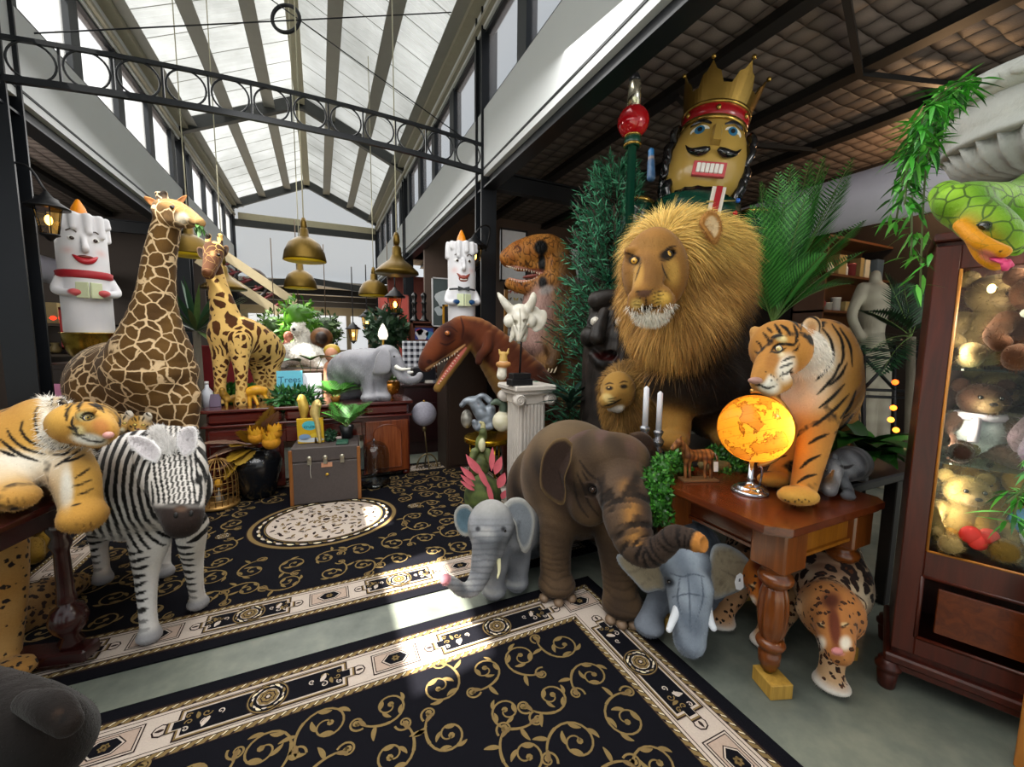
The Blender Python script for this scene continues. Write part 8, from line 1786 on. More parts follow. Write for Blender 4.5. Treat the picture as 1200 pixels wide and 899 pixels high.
z0 = SBZ
def on_sb(x, y=None, Y=4.6): p = on_y(x, 470, Y); return np.array([p[0], p[1], z0])
foliage('bushy_plant', 'bright green bushy plant between the small giraffe legs', 'plant', [(on_sb(270, Y=4.9)+[0, 0, .1], .08), (on_sb(288, Y=4.92)+[0, 0, .1], .07)], 420, .07, .03, ['3a7a22', '5c9a30', '2a5a1c'])
foliage('fern_plant', 'dark green spreading fern on the sideboard behind the yellow book', 'plant', [(on_sb(330)+[0, 0, .05], .08), (on_sb(345)+[0, 0, .06], .09), (on_sb(362)+[0, 0, .05], .08)], 420, .1, .03, ['1f4a20', '2f6a30', '3a7a3a'])
pot_palm('potted_palm', on_sb(393, Y=4.62), 'bushy fan palm with yellow bloom on the sideboard near the grey elephant', 12, .3, ['3a7a2a', '5a9a3c'], 'a8752a', .05, .06, 3, .016, .7)
DD[0] = -.42; figure('lion_figurine', 'small golden lion figurine at the giraffe front hoof', 'figurine', [[(263, 464, 4.35, 4.5), (268, 468, 4.37, 4), (274, 466, 4.4, 3.6)], [(261, 459, 4.33, 3.6)+(3.6, .03)][:1] if 0 else [(261, 461, 4.33, 3.8), (260, 457, 4.32, 3)], [(265, 470, 4.34, 1.8), (266, 477, 4.34, 1.7)], [(275, 468, 4.4, 1.8), (275, 477, 4.4, 1.7)]], .005, '6a4a14', 'a8802a', .45, .3)
figure('leopard_figurine', 'orange yellow wild cat figurine striding on the sideboard', 'figurine', [[(292, 459, 4.4, 5), (300, 457, 4.42, 5.5), (309, 458, 4.46, 4.5)], [(292, 462, 4.4, 2.4), (293, 476, 4.4, 1.8)], [(297, 462, 4.42, 2.2), (302, 474, 4.4, 1.6)], [(309, 461, 4.46, 2.4), (314, 470, 4.46, 1.7)]], .005, 'c98a14', 'd9a526', .4)
DD[0] = 0
def bottle(x, Y, z, h, r, c, label, name='bottle'): p = on_y(x, 450, Y); r_ = thing(name, (p[0], p[1], z), label, 'bottle'); MB().lathe((p[0], p[1], z), [(0, 0), (r, 0), (r, h*.6), (r*.4, h*.75), (r*.35, h*.9), (0, h*.9)], 18).build('body', flat(c, .35), r_); MB().lathe((p[0], p[1], z+h*.9), [(r*.4, 0), (r*.4, h*.1), (0, h*.1)], 12).build('cap', flat('d8d8d8', .4), r_)
bottle(242, 4.7, z0, .24, .045, 'c9ced8', 'white plastic pump bottle at the left end of the sideboard')
R0 = np.eye(3)@euler(-.2, 0, 0)
def stand_book(x, y, Y, w, h, c, label, txt=None, tc='2a4a6a', ts=.05):
 p = on_y(x, y, Y); return book((p[0], p[1], z0), w, h, .02, euler(-.15, 0, 0), flat(c, .5), label, txt=txt, tcol=tc, tsz=ts)
stand_book(340, 460, 4.78, .24, .32, '5fb8d0', 'pale blue book titled Trees behind the plants on the sideboard', 'Trees', '1d5a78', .09)
stand_book(366, 462, 4.8, .19, .29, 'd9d6e0', 'white patterned book right of the blue book on the sideboard')
stand_book(252, 470, 4.66, .09, .12, '6a5a70', 'small purple box by the giraffe hoof', None)
p = on_y(458, 462, 4.62); r_ = thing('planter', (p[0], p[1], z0), 'copper goblet planter with bright leafy plant right of the grey elephant', 'planter'); MB().lathe((p[0], p[1], z0), [(0, 0), (.04, 0), (.02, .02), (.02, .04), (.08, .07), (.1, .13), (.1, .2), (.09, .2), (0, .17)], 28).build('pot', flat('b0742a', .25, .8), r_)
foliage('leaves', None, None, [((p[0]-.05, p[1], z0+.26), .08), ((p[0]+.03, p[1], z0+.25), .07)], 260, .07, .03, ['4f9a1c', '7ac23a', '3a7a18'], root=r_) if 0 else None
mb = MB(); rd = random.Random(8)
for k in range(90): a = rd.uniform(0, 6.28); mb.leaf((p[0]-.03+.09*rd.uniform(-1, 1), p[1], z0+.2+.1*rd.random()), (math.cos(a), math.sin(a), rd.uniform(0, 1.3)), .08, .035, bend=.5, mi=k % 2)
mb.build('leaves', [flat('4f9a1c', .4, var=.2), flat('86cc3c', .4, var=.2)], r_)
tag(MB().box((.62, SY+.2, z0+.008), (.16, .12, .016), euler(0, 0, .3), bev=.003).build('notebook', flat('c98a2a', .5)), 'orange notebook lying at the right corner of the sideboard', 'notebook')
m_brass = flat('57430f', .38, .75, .2, 12); m_yel = flat('e3bf14', .5, 0, .05)
for i, (x, y, r, Y, lab) in enumerate(((357, 293, .22, 5.2, 'large ribbed brass pendant lamp, the highest one over the sideboard'), (352, 328, .22, 6.8, 'smaller brass pendant lamp hanging right below the largest one'), (465, 308, .25, 5.0, 'flat flared brass pendant lamp in front of the second steel column'), (438, 338, .24, 7.2, 'brass pendant lamp left of and below the flared one'), (222, 288, .26, 6.6, 'brass pendant lamp between the two giraffe heads'), (262, 328, .27, 6.8, 'wide brass pendant lamp behind the small giraffe neck'))):
 p = on_y(x, y, Y); root = thing('pendant_lamp', p, lab, 'pendant lamp', 'brass pendant lamps'); fl = i in (2, 5)
 pr = [(r, -.13), (r*.98, -.1), (r*.62, -.02), (r*.35, .03), (r*.22, .09), (r*.2, .17)] if fl else [(r, -.12), (r*.99, -.1), (r*.92, -.02), (r*.72, .07), (r*.42, .12), (r*.22, .14), (r*.2, .22)]
 MB().lathe(p, pr+[(r*.12, pr[-1][1]+.02)], 60, flute=30, fd=.03).build('shade', m_brass, root); MB().lathe(p, [(r*.96, -.126), (r*.52, -.03), (r*.28, .02), (0, .03)] if fl else [(r*.97, -.122), (r*.88, -.06), (r*.6, .04), (0, .06)], 40).build('lining', m_yel, root); MB().ball(p-[0, 0, .05], .045, None, 12, 8).build('bulb', emit('ffe9a0', 4), root)
 zr = RZ-abs(p[0]-RX)*.45-.1; MB().tube([p+[0, 0, .2], (p[0], p[1], zr)], .006, 6).build('cord', flat('b8b49a', .6), root); MB().lathe(p, [(r*.12, .2), (r*.16, .24), (r*.14, .3), (.02, .34), (0, .34)], 16).build('cap', m_brass, root)
def lantern(x, y, Y, s, label, hook=None):
 p = on_y(x, y, Y); root = thing('lantern', p, label, 'lantern', None); m = flat('17171a', .4, .4)
 MB().lathe(p, [(0, .34*s), (.02*s, .33*s), (.06*s, .27*s), (.1*s, .25*s), (.11*s, .22*s), (.2*s, .15*s), (.2*s, .135*s), (0, .14*s)], 24).build('roof', m, root); mb = MB()
 for k in range(6): a = k*PI/3; mb.tube([p+[.13*s*math.cos(a), .13*s*math.sin(a), .14*s], p+[.08*s*math.cos(a), .08*s*math.sin(a), -.17*s]], .006*s, 4)
 mb.lathe(p, [(0, -.25*s), (.02*s, -.24*s), (.05*s, -.2*s), (.09*s, -.18*s), (.09*s, -.165*s), (0, -.16*s)], 20); mb.build('frame', m, root); MB().lathe(p, [(.125*s, .135*s), (.078*s, -.16*s)], 6, sm=False).build('glass', glass('ffe2a8', .05, .2), root)
 MB().ball(p, (.035*s, .035*s, .06*s), None, 10, 8).build('bulb', emit('ffd27a', 12), root)
 if hook is not None: MB().tube(catmull([p+[0, 0, .33*s]]+hook(p), 12), .014*s, 6).build('bracket', m, root)
lantern(57, 258, 4.9, .7, 'lit black street lantern on the left steel column', lambda p: [p+[-.1, 0, .42], p+[-.28, .05, .4], np.array([XL+.05, 4.95, p[2]+.2])])
lantern(556, 300, 4.75, .75, 'black wall lantern bracket beside the right candle figure', lambda p: [p+[.1, 0, .36], p+[.22, .05, .35], np.array([XR-.04, 4.9, p[2]+.1])])
for x, y, Y, lab in ((463, 357, 6.6, 'lit black lantern over the hanging fern'), (430, 378, 9, 'lit lantern left of the second steel column'), (414, 392, 9.4, 'small lit lantern farthest left on the back wall')): lantern(x, y, Y, .8, lab, lambda p: [p+[0, 0, .5], (p[0], p[1], 3.0)])
def candle_figure(x, yt, yb, d, w, label, lips, collar, hands, hair, root_z=None, pot=False):
 T_, B_ = at(x, yt, d), at(x, yb, d); r = M_(w/2, d); H = T_[2]-B_[2]; c = np.array([B_[0], B_[1], B_[2]]); root = thing('candle_figure', c, label, 'figure'); f = norm((CAM-c)*[1, 1, 0]); f = norm(f+RT*.15); R = np.stack([np.cross(f, (0, 0, 1)), f, [0, 0, 1.]], 1); P = lambda a, b_, z: c+R[:, 0]*a*r-0+f*b_*r+np.array([0, 0, z*H])
 if R[:, 0]@RT < 0: R[:, 0] *= -1
 b = Body(.011); b.soft = .02; b.chain([P(0, 0, .04), P(0, 0, .5), P(0, 0, .95)], [r*.98, r*.98, r*.97], 'wax', .01)
 rd = random.Random(int(x))
 for k in range(12): a = k*PI/6+.2; b.chain([P(math.sin(a)*.95, math.cos(a)*.95, .98), P(math.sin(a)*1.04, math.cos(a)*1.04, .98-rd.uniform(.05, .16))], [r*.2, r*.15], 'drip', .02)
 b.chain([P(0, 1.0, .8), P(0, 1.22, .72), P(0, 1.16, .7)], [r*.1, r*.15, r*.16], 'nose', .03)
 for s in (-1, 1):
  b.chain([P(s*.95, .2, .46), P(s*1.1, .55, .36), P(s*.6, 1.15, .34)], [r*.2, r*.2, r*.17], 'arm', .03); b.ell(P(s*.5, 1.2, .345), (r*.26, r*.2, r*.17), R, 'hand', .02)
 b.ell(P(0, 0, .95)+np.array([0, 0, r*1.0]), (r*1.5, r*1.5, r*.85), R, op='-', k=.02)
 b.surface(1); n = len(b.V); cc = lerp(C3('d8d8dc', n), C3('eeedf0', n), vnoise(b.V, 10, 2)*.5+.5); cc = lerp(cc, C3(hands, n), sst(.4, .6, b.w('hand'))); q = (b.V-c)@R; cc = lerp(cc, C3('e3b8b4', n), np.exp(-((np.abs(q[:, 0])/r-.6)/.2)**2-((q[:, 2]/H-.69)/.03)**2)*.5*(q[:, 1] > 0))
 b.to('body', plush('wax', fine=.08, bump=.15, rough=.45, sheen=0), root, cc)
 for s in (-1, 1):
  e = MB().ball(P(s*.42, .85, .79), (r*.16, r*.1, r*.11), R, 12, 8).build('eye', flat('f0efe8', .3), root); MB().ball(P(s*.42, .95, .788), (r*.09, r*.06, r*.09), R, 10, 8).build('pupil', flat('2a1a14', .2), e); MB().tube(catmull([P(s*.24, .97, .838), P(s*.42, .94, .862), P(s*.6, .84, .845)], 6), r*.03, 5).build('eyebrow', flat('4a3a34', .6), root)
 m = MB(); m.tube(catmull([P(-.45, .9, .655), P(-.22, 1.0, .618), P(0, 1.03, .605), P(.22, 1.0, .618), P(.45, .9, .655)], 12), r*np.array([.03, .08, .12, .14, .15, .15, .15, .15, .14, .12, .08, .03])*(1 if lips else .8), 8); m.ball(P(0, .94, .64 if lips else .6), (r*.34, r*.12, r*(.12 if lips else .24)), R, 16, 10); mo = m.build('lips', flat('b3202c' if lips else '8a3a2a', .35), root); MB().ball(P(0, 1.03, .645 if lips else .59), (r*.27, r*.06, r*.07), R, 12, 8).build('teeth' if not lips else 'mouth', flat('e6e0d8' if not lips else '6a2a1a', .4), mo)
 if collar: MB().lathe(c, [(r*1.0, H*.47), (r*1.09, H*.48), (r*1.07, H*.5), (r*1.09, H*.525), (r*1.0, H*.535)], 40).build('scarf', flat(collar, .6), root)
 else:
  m = MB()
  for s in (-1, 1): m.prism([(0, -.04), (s*.4, -.16), (s*.4, .16), (0, .04)][::s], P(0, 1.02, .49), R[:, 0]*r, (0, 0, r), f, .02)
  m.lathe(c, [(r, H*.48), (r*1.03, H*.485), (r, H*.5)], 40); m.build('bow_tie', flat('1e2228', .6), root)
 m = MB()
 for s in (-1, 1): m.box(P(s*.25, 1.3, .365), (r*.5, .02, H*.13), R@euler(0, 0, -s*.5), bev=.004)
 m.build('songbook', flat('c4cda8', .6), root); F_ = MB(); F_.lathe(P(0, 0, .955), [(0, 0), (r*.3, .0), (r*.36, H*.06), (r*.26, H*.12), (r*.08, H*.18), (0, H*.19)], 18); F_.build('flame', flat('f08a10', .4, var=.35, scale=9), root)
 if pot: MB().lathe(c-[0, 0, r*1.5], [(0, 0), (r*.7, 0), (r*.75, .03), (r*.6, .06), (r*.85, r*.4), (r*1.05, r*1.0), (r*1.1, r*1.52), (r*1.2, r*1.56), (r*1.0, r*1.6), (0, r*1.5)], 36).build('gold_pot', flat('b0913e', .25, .9), root)
 return c, r
c, r = candle_figure(106, 258, 392, 4.4, 44, 'white candle figure with red lips and scarf in a gold pot by the left column', True, 'a01522', 'c9686a', 1, pot=True)
def cabinet(name, x0, x1, y0, y1, z0, z1, col, label, n=1, shelves=0):
 root = thing(name, ((x0+x1)/2, (y0+y1)/2, z0), label, 'shelf' if shelves else 'cabinet'); mb = MB(); t = .03
 if shelves:
  for x in (x0+t/2, x1-t/2): mb.box((x, (y0+y1)/2, (z0+z1)/2), (t, y1-y0, z1-z0))
  mb.box(((x0+x1)/2, y1-t/2, (z0+z1)/2), (x1-x0, t, z1-z0)); mb.build('frame', flat(col, .5), root)
  for k in range(shelves+1): MB().box(((x0+x1)/2, (y0+y1)/2, z0+t/2+(z1-z0-t)*k/shelves), (x1-x0, y1-y0, t)).build('shelf', flat(col, .5), root)
 else:
  mb.box(((x0+x1)/2, (y0+y1)/2, (z0+z1)/2), (x1-x0, y1-y0, z1-z0), bev=.01); mb.build('carcass', flat(col, .5), root)
  for k in range(n): MB().box((x0+(k+.5)*(x1-x0)/n, y0-.005, (z0+z1)/2), ((x1-x0)/n-.06, .02, z1-z0-.1), bev=.005).build('door', flat(col, .45, var=.2), root)
 return root
pz = c[2]-r*1.5; cabinet('cabinet', c[0]-.35, c[0]+.35, c[1]-.3, c[1]+.3, 0, pz, '2a1c14', 'dark cabinet carrying the left candle figure')
c2, r2 = candle_figure(541, 288, 392, 4.85, 32, 'white candle carol figure with black bow tie and blue mittens behind the brown dinosaur', False, None, '14507e', 1)
cabinet('cabinet', c2[0]-.25, c2[0]+.25, c2[1]-.2, c2[1]+.2, 0, c2[2], '2a1c14', 'dark cabinet under the right candle figure')
def goods(root_y, x0, x1, zs, seed, where, zh=.3, y0=None, cols=('b8b2a4', '6a2a24', 'c9c0a8', '3a4a3a', 'a08a5a', '8a3a3a', 'd0ccc4', '4a5a6a')):
 rd = random.Random(seed); nm = ('box', 'jar', 'vase', 'tin')
 for zi, z in enumerate(zs):
  x = x0+.06; k = 0
  while x < x1-.08:
   w = rd.uniform(.08, .2); h = rd.uniform(.12, zh); t = rd.choice(nm); cl = rd.choice(cols); lv = ('lowest', 'second', 'third', 'fourth', 'fifth')[zi]; k += 1
   cn = {'b8b2a4': 'stone grey', '6a2a24': 'maroon', 'c9c0a8': 'cream', '3a4a3a': 'dark green', 'a08a5a': 'tan', '8a3a3a': 'red', 'd0ccc4': 'white', '4a5a6a': 'slate blue'}[cl]
   mb = MB(); p = (x+w/2, root_y, z)
   if t == 'box': mb.box((p[0], p[1], z+h/2), (w, .14, h), bev=.004)
   elif t == 'tin': mb.lathe(p, [(0, 0), (w*.4, 0), (w*.4, h*.7), (w*.42, h*.7), (w*.42, h*.8), (0, h*.82)], 18)
   elif t == 'jar': mb.lathe(p, [(0, 0), (w*.38, 0), (w*.42, h*.1), (w*.42, h*.6), (w*.25, h*.75), (w*.27, h*.9), (0, h*.92)], 18)
   else: mb.lathe(p, [(0, 0), (w*.25, 0), (w*.45, h*.35), (w*.2, h*.75), (w*.3, h), (w*.24, h), (0, h*.8)], 18)
   tag(mb.build(t, flat(cl, .4)), '%s %s on the %s shelf %s' % (cn, t, lv, where), t, 'goods %s, %s shelf, %s %s' % (where, lv, cn, t)); x += w+rd.uniform(.02, .06)
X0 = on_y(46, 400, 7.0)[0]; X1 = on_y(100, 400, 7.0)[0]; cabinet('shelf_unit', X0-.2, X1+.3, 7.0, 7.4, .1, 1.65, '4a3a2c', 'grey shelf unit with boxes and jars right of the left column', shelves=4); goods(7.15, X0-.18, X1+.25, [.145+.38*k for k in range(4)]+[1.65], 3, 'of the left shelf unit', .28)
mb = MB(); q = on_y(66, 373, 7.15); mb.ball(q, (.08, .08, .06), None, 12, 8); tag(mb.build('lamp_shade', emit('ff3018', 3)), 'glowing red lamp above the left shelf unit', 'lamp')
def picture(x, y, w, h, Y, cf, ci, label, art=None, nm='picture', fw=.03, nrm=None):
 c = on_y(x, y, Y); W_, H_ = w*Y/FPX*.98, h*Y/FPX*.98; root = thing(nm, c-[0, 0, H_/2], label, 'picture'); mb = MB()
 for s in (-1, 1): mb.box(c+[s*(W_/2-fw/2), 0, 0], (fw, .03, H_)); mb.box(c+[0, 0, s*(H_/2-fw/2)], (W_, .03, fw))
 mb.build('frame', flat(cf, .4), root); pn = MB().box(c+[0, .004, 0], (W_-fw, .012, H_-fw)).build('print', flat(ci, .6, var=.15), root)
 if art: art(pn, lambda a, b_: c+[a*W_/2, -.006, b_*H_/2], W_, H_)
 return root
def blob(col):
 def f(pn, P, W_, H_):
  for a, b_, s, cl in col: mb = MB(); mb.poly([P(a+s*math.cos(t)*(1+.25*math.sin(3*t)), b_+s*math.sin(t)*W_/H_) for t in np.linspace(0, 2*PI, 21)[:-1]]); mb.build('shape', flat(cl, .6), pn)
 return f
picture(86, 385, 16, 36, 7.0, 'b8201c', 'd9d9d6', 'red framed print at the top of the left shelf unit', blob([(.1, 0, .4, '8a8a90')]))
q = on_y(78, 462, 5.4); tag(MB().box(q, (.26, .02, .2), euler(-.5, .1, .1)).build('card', flat('d98ab0', .6)), 'pink paper card behind the left tiger ear', 'card')
cabinet('cabinet', q[0]-.4, q[0]+.35, 5.27, 5.55, 0, q[2]-.12, '3a2c22', 'low dark cabinet behind the left tiger')
q = on_z(-8, 640, 0); tag(MB().bar((q[0], q[1], 0), (q[0]-.05, q[1], 2.05), .12, .1, up=(0, 1, 0), bev=.004).build('wooden_post', wood('9a5a14', 'c98a34', 3, .5, 2)), 'orange pine post at the far left edge behind the tiger', 'post')
D_ = 1.95; ct = at(30, 585, 1.9); tz = at(60, 582, 1.72)[2]; root = thing('side_table', (ct[0], ct[1], 0), 'dark side table with paired turned legs below the left tiger', 'table'); m_t = wood('1c0808', '3a1412', 3, .25, 0)
a1 = norm((at(130, 565, 2.1)-at(20, 590, 1.62))*[1, 1, 0]); a2 = np.array([-a1[1], a1[0], 0]); RTb = np.stack([a1, a2, [0, 0, 1]], 1); ce = at(104, 562, 1.92); ce[2] = tz
o_ = ce-a1*.5+a2*.18
mb = MB(); mb.box(o_-[0, 0, .02], (1.0, .5, .03), RTb, bev=.008); mb.build('tabletop', m_t, root); mb = MB(); mb.box(o_-[0, 0, .075], (.9, .42, .08), RTb, bev=.004); mb.build('apron', m_t, root)
H = tz-.115; prof = [(0, .1), (.03, .1), (.045, .13), (.03, .16), (.06, .2), (.068, .24), (.055, .29), (.03, .31), (.036, .33), (.03, .36), (.026, H-.16), (.04, H-.12), (.028, H-.09), (.045, H-.05), (.03, H), (0, H)]
for sx in (.36, -.38):
 for sy in (-.15, .12): p = o_+a1*sx+a2*sy; MB().lathe((p[0], p[1], 0), prof, 24).build('leg', m_t, root)
 mb = MB(); p = o_+a1*sx; p[2] = .075; mb.box(p, (.1, .46, .06), RTb, bev=.01); mb.box(p-[0, 0, .035], (.06, .3, .05), RTb, bev=.01); mb.build('foot_rail', m_t, root)
b = PB(.007); b.ch([(-60, 850, .95, 60), (10, 850, .9, 46), (50, 860, .88, 38)], 'body', .03); b.el(20, 880, .9, 75, 50, .12, tag='body', k=.04); b.ch([(30, 822, .85, 12), (60, 830, .83, 18), (80, 848, .82, 14)], 'rim', .02); b.el(72, 842, .77, 7, 9, .04, 30, op='-', k=.015); b.ch([(-60, 880, 1.0, 60), (-90, 1500, 1.0, 60), (-90, 1900, 1.0, 60)], 'body'); b.surface(2); n = len(b.V); b.V[:, 2] = np.maximum(b.V[:, 2], .03)
root = thing('hippo', on_z(0, 899, 0), 'dark brown plush hippo muzzle with one nostril in the lower left corner', 'hippo'); col = lerp(C3('140d0a', n), C3('281b14', n), vnoise(b.V, 18, 2)*.5+.5); col = b.dab(col, 70, 838, 9, '45352a', 9, 0, .5); col = b.dab(col, 73, 842, 6, '0c0806', 7, 30, .4)
b.to('body', plush('hippo_hide', fine=.3, bump=.5), root, col, None, dict(n=9000, L=.005, w=.001, lift=.3, rand=.3, var=.2))
q = on_y(250, 430, 6.4); mb = MB(); mb.box(q, (1.1, .05, .55), bev=.01); mb.box(q+[0, .2, -.5], (1.1, .4, .9)); o_ = mb.build('draped_stand', flat('7a0c16', .7, var=.2)); tag(o_, 'red cloth covered stand behind the small giraffe legs', 'stand')
q = on_y(230, 388, 6.1); S = [(q+[0, 0, 0], (math.cos(k*2.4)*.9, math.sin(k*2.4)*.5-.1, -.1+1.5*((k*7) % 11)/11), .72, .06, .25) for k in range(46)]; rt_ = broad('yucca', 'tall spiky yucca with grey trunk between the two giraffes', np.array([q[0], q[1], 0]), S, ['2a4a34', '3f5f42', '56703e'], sh=.4); MB().tube([(q[0], q[1], 0), q], [.05, .04], 10).build('trunk', flat('7a7468', .9, bump=.5), rt_)
root = thing('staircase', on_y(300, 400, 9.5), 'pale wooden stair stringers with dark red balusters descending behind the giraffes', 'staircase'); m_p = flat('b5a583', .6)
A_, B_ = on_y(262, 298, 9.5), on_y(346, 355, 9.5); A2, B2 = on_y(232, 304, 9.5), on_y(328, 367, 9.5)
for a, b_ in ((A_, B_), (A2, B2)): MB().bar(a, b_, .1, .16).build('stringer', m_p, root)
for t in (.15, .3, .45, .6, .75, .9): p, q = A_*(1-t)+B_*t, A2*(1-t)+B2*t; mb = MB(); mb.tube([p, q], .03, 5); mb.tube([p-[0, 0, .2], q+[.3, 0, 0]], .025, 5); mb.build('baluster', flat('5a1a20', .5), root)
th = np.linspace(0, 2*PI, 20); p = (A_+B_)/2*.5+(A2+B2)/2*.5; MB().tube([p+[.28*math.cos(t), 0, .28*math.sin(t)] for t in th], .03, 6).build('iron_ring', flat('2a2224', .5), root); MB().tube([B_, (B_[0], B_[1]+.1, 0)], .04, 6).build('post', m_p, root)
def hanging(x, y, Y, r, cols, label, n=300, L=.12): q = on_y(x, y, Y); rt_ = foliage('hanging_plant', label, 'plant', [(q, r), (q-[.0, 0, r*.8], r*.8), (q+[r*.5, 0, -r*.4], r*.6), (q-[r*.5, 0, r*.7], r*.6)], n, L, L*.45, cols, .6); mb = MB(); mb.tube([q, (q[0], q[1], min(4.9, q[2]+1.5))], .008, 5); o2 = mb.build('cord', flat('4a3a2a', .7), rt_)
hanging(350, 372, 7.4, .3, ['4f8a1e', '7ab82e', '3a6a18'], 'bright yellow green hanging basket plant below the brass pendants'); hanging(322, 384, 8.2, .27, ['3a5a24', '55702e'], 'dull olive hanging plant left of the bright one'); hanging(382, 384, 8.4, .27, ['2f4a20', '4a6430'], 'dark hanging plant right of the bright one'); hanging(455, 380, 7.9, .3, ['24402a', '3a5a3c'], 'drooping dark fern hanging under the black lantern', 420, .2)
Yb_ = 6.6; q = on_y(360, 432, Yb_); zb = q[2]; cabinet('display_bench', on_y(325, 432, Yb_)[0]-.1, on_y(405, 432, Yb_)[0]+.1, Yb_-.3, Yb_+.35, 0, zb, '4a3424', 'brown bench behind the sideboard with the white plush bears')
d = q@FW-CAM@FW; F = dict(n=5000, L=.03, w=.006, lift=.4, rand=.3, var=.06)
figure('polar_bear', 'white polar bear plush lying along the bench', 'polar bear', [[(334, 416, d, 11), (350, 414, d, 13), (368, 417, d, 11), (378, 422, d, 7)], [(332, 424, d, 8), (326, 428, d-.05, 5)], [(368, 424, d, 7), (380, 428, d-.05, 4)]], .018, 'd8d5cc', 'efede6', .8, fuzz=F)
r_, b_ = figure('polar_bear', 'small upright polar bear plush above the lying one', 'polar bear', [[(357, 404, d+.25, 9), (354, 392, d+.2, 8)], [(350, 386, d+.15, 7), (346, 387, d+.02, 4)], [(345, 380, d+.2, 2), (345, 379, d+.2, 1.6)], [(356, 380, d+.2, 2), (356, 379, d+.2, 1.6)]], .016, 'd8d5cc', 'efede6', .8, fuzz=F); MB().ball(at(344.5, 386, d-.07), .022, None, 8, 6).build('nose', flat('101010', .4), r_)
figure('wooden_ball', 'large brown carved wooden ball right of the small polar bear', 'ornament', [[(377, 396, d+.2, 12, 12, .17)], [(377, 396, d+.08, 6, 7, .1)]], .016, '4a2c18', '8a5a2a', .5, tags=['a', 'b#2a1a12'])
figure('bronze_head', 'reddish bronze head ornament left of the polar bears', 'ornament', [[(338, 394, d+.1, 5, 6, .07)], [(336, 402, d+.1, 4), (333, 408, d+.1, 5)]], .014, '8a4a34', 'b0705a', .5)
figure('doll_head', 'doll face with blond hair peeping over the grey elephant back', 'doll', [[(388, 416, d-.6, 7, 8, .08)], [(389, 411, d-.52, 9.5, 8, .09)], [(388, 430, d-.55, 7), (388, 440, d-.55, 8), (388, proj(gz(388, d-.55, .05))[1], d-.55, 7)]], .012, 'c98a6a', 'd9a07c', .5, tags=['face', 'hair#c9a53a', 'face'])
q = on_y(362, 424, 5.6); S = [(q+[-.1+.12*k, -.05*k, .02*k], (-.5+k*.5, -.5, .25), .3, .24, .6) for k in range(3)]; broad('rubber_plant', 'plant with large round glossy leaves before the white bears', np.array([q[0], 5.62, .9]), S, ['5a8a6a', '2f6a24', '3a7a44'])
def checks():
 n = NT('check_cloth'); v = n.obj(); s_ = n.new('ShaderNodeSeparateXYZ'); n.l.new(v, s_.inputs[0]); f = [n.math('GREATER_THAN', n.math('SINE', n.math('MULTIPLY', s_.outputs[k], 2*PI/.085)), 0) for k in (0, 2)]
 n.base(n.mix(n.math('MULTIPLY', n.math('ADD', f[0], f[1]), .5), srgb('e6e8f0'), srgb('14182a'))); return n.p(.8)
p0, p1 = on_y(472, 440, 6.0), on_y(503, 400, 6.0); tag(MB().box(((p0[0]+p1[0])/2, 6.0, (p0[2]+p1[2])/2), (p1[0]-p0[0], .04, p1[2]-p0[2]), bev=.006).build('gingham_panel', checks()), 'black and white gingham panel standing on the dark counter', 'panel')
cabinet('cabinet', p0[0]-.1, p1[0]+.2, 5.95, 6.4, 0, p0[2], '1a1216', 'dark stand under the gingham panel')
X0, X1, z1 = on_y(482, 376, 7.6)[0], on_y(522, 376, 7.6)[0], on_y(500, 377, 7.6)[2]; cabinet('bookcase', X0, X1, 7.6, 7.9, 0, z1, '5a2e1c', 'red brown bookcase carrying the two black turned stands', shelves=4)
for x, lab in ((486, 'left black turned candle stand on the bookcase'), (497, 'right black turned candle stand on the bookcase')): q = on_y(x, 376, 7.75); h = on_y(x, 343, 7.75)[2]-z1; tag(MB().lathe((q[0], q[1], z1), [(0, 0), (.09, 0), (.09, .03), (.05, .06), (.03, .15), (.05, .18), (.035, .22), (.04, h*.6), (.06, h*.65), (.03, h*.7), (.05, h*.85), (.055, h*.92), (.02, h), (0, h)], 18).build('candle_stand', flat('0e0e10', .3)), lab, 'candle stand')
picture(497, 391, 26, 18, 7.55, '5a2e1c', '3a4a9a', 'blue and red pattern print on the bookcase', blob([(-.4, .2, .3, 'b03a4a'), (.5, -.2, .35, '4a8ab0'), (-.2, -.2, .55, 'd9d9de')]))
picture(528, 355, 46, 58, 7.2, 'cfcfd2', '4a5658', 'large print of a white horse behind the right candle figure', blob([(-.3, .1, .5, 'c9d2d6'), (-.6, -.35, .25, 'b9c4ca')]), fw=.02)
picture(530, 370, 24, 26, 6.9, 'c08a1c', '2a2624', 'small dark picture in a yellow frame before the horse print');
picture(602, 300, 38, 66, 5.6, '15151a', 'd0d0d2', 'black framed white mounted print behind the tyrannosaur head', blob([(0, 0, .55, '4a4a48')]), fw=.025); picture(668, 312, 32, 50, 5.8, '15151a', 'c9c9cc', 'black framed dog print right of the tyrannosaur neck', blob([(.0, -.1, .6, '1c1c1e'), (.15, -.05, .25, 'd0d0d0')]), fw=.025)
def flies(pn, P, W_, H_):
 rd = random.Random(6)
 for i in range(5):
  for j in range(8):
   a, b_ = -.75+1.5*i/4, .82-1.64*j/7; cl = rd.choice(('1a1a1e', '1a6a8a', '1a1a1e', 'c9a82a', 'b03a1c', '2a2a2e')); mb = MB()
   for s in (-1, 1): mb.poly([P(a, b_), P(a+s*.14, b_+.07), P(a+s*.12, b_-.01)][::s]); mb.poly([P(a, b_-.01), P(a+s*.1, b_-.02), P(a+s*.07, b_-.06)][::s])
   mb.build('butterfly', flat(cl, .6), pn)
picture(612, 372, 52, 78, 5.5, '9a6a2a', 'd4d2cc', 'wood framed case of pinned butterflies behind the horned skull', flies, fw=.05)
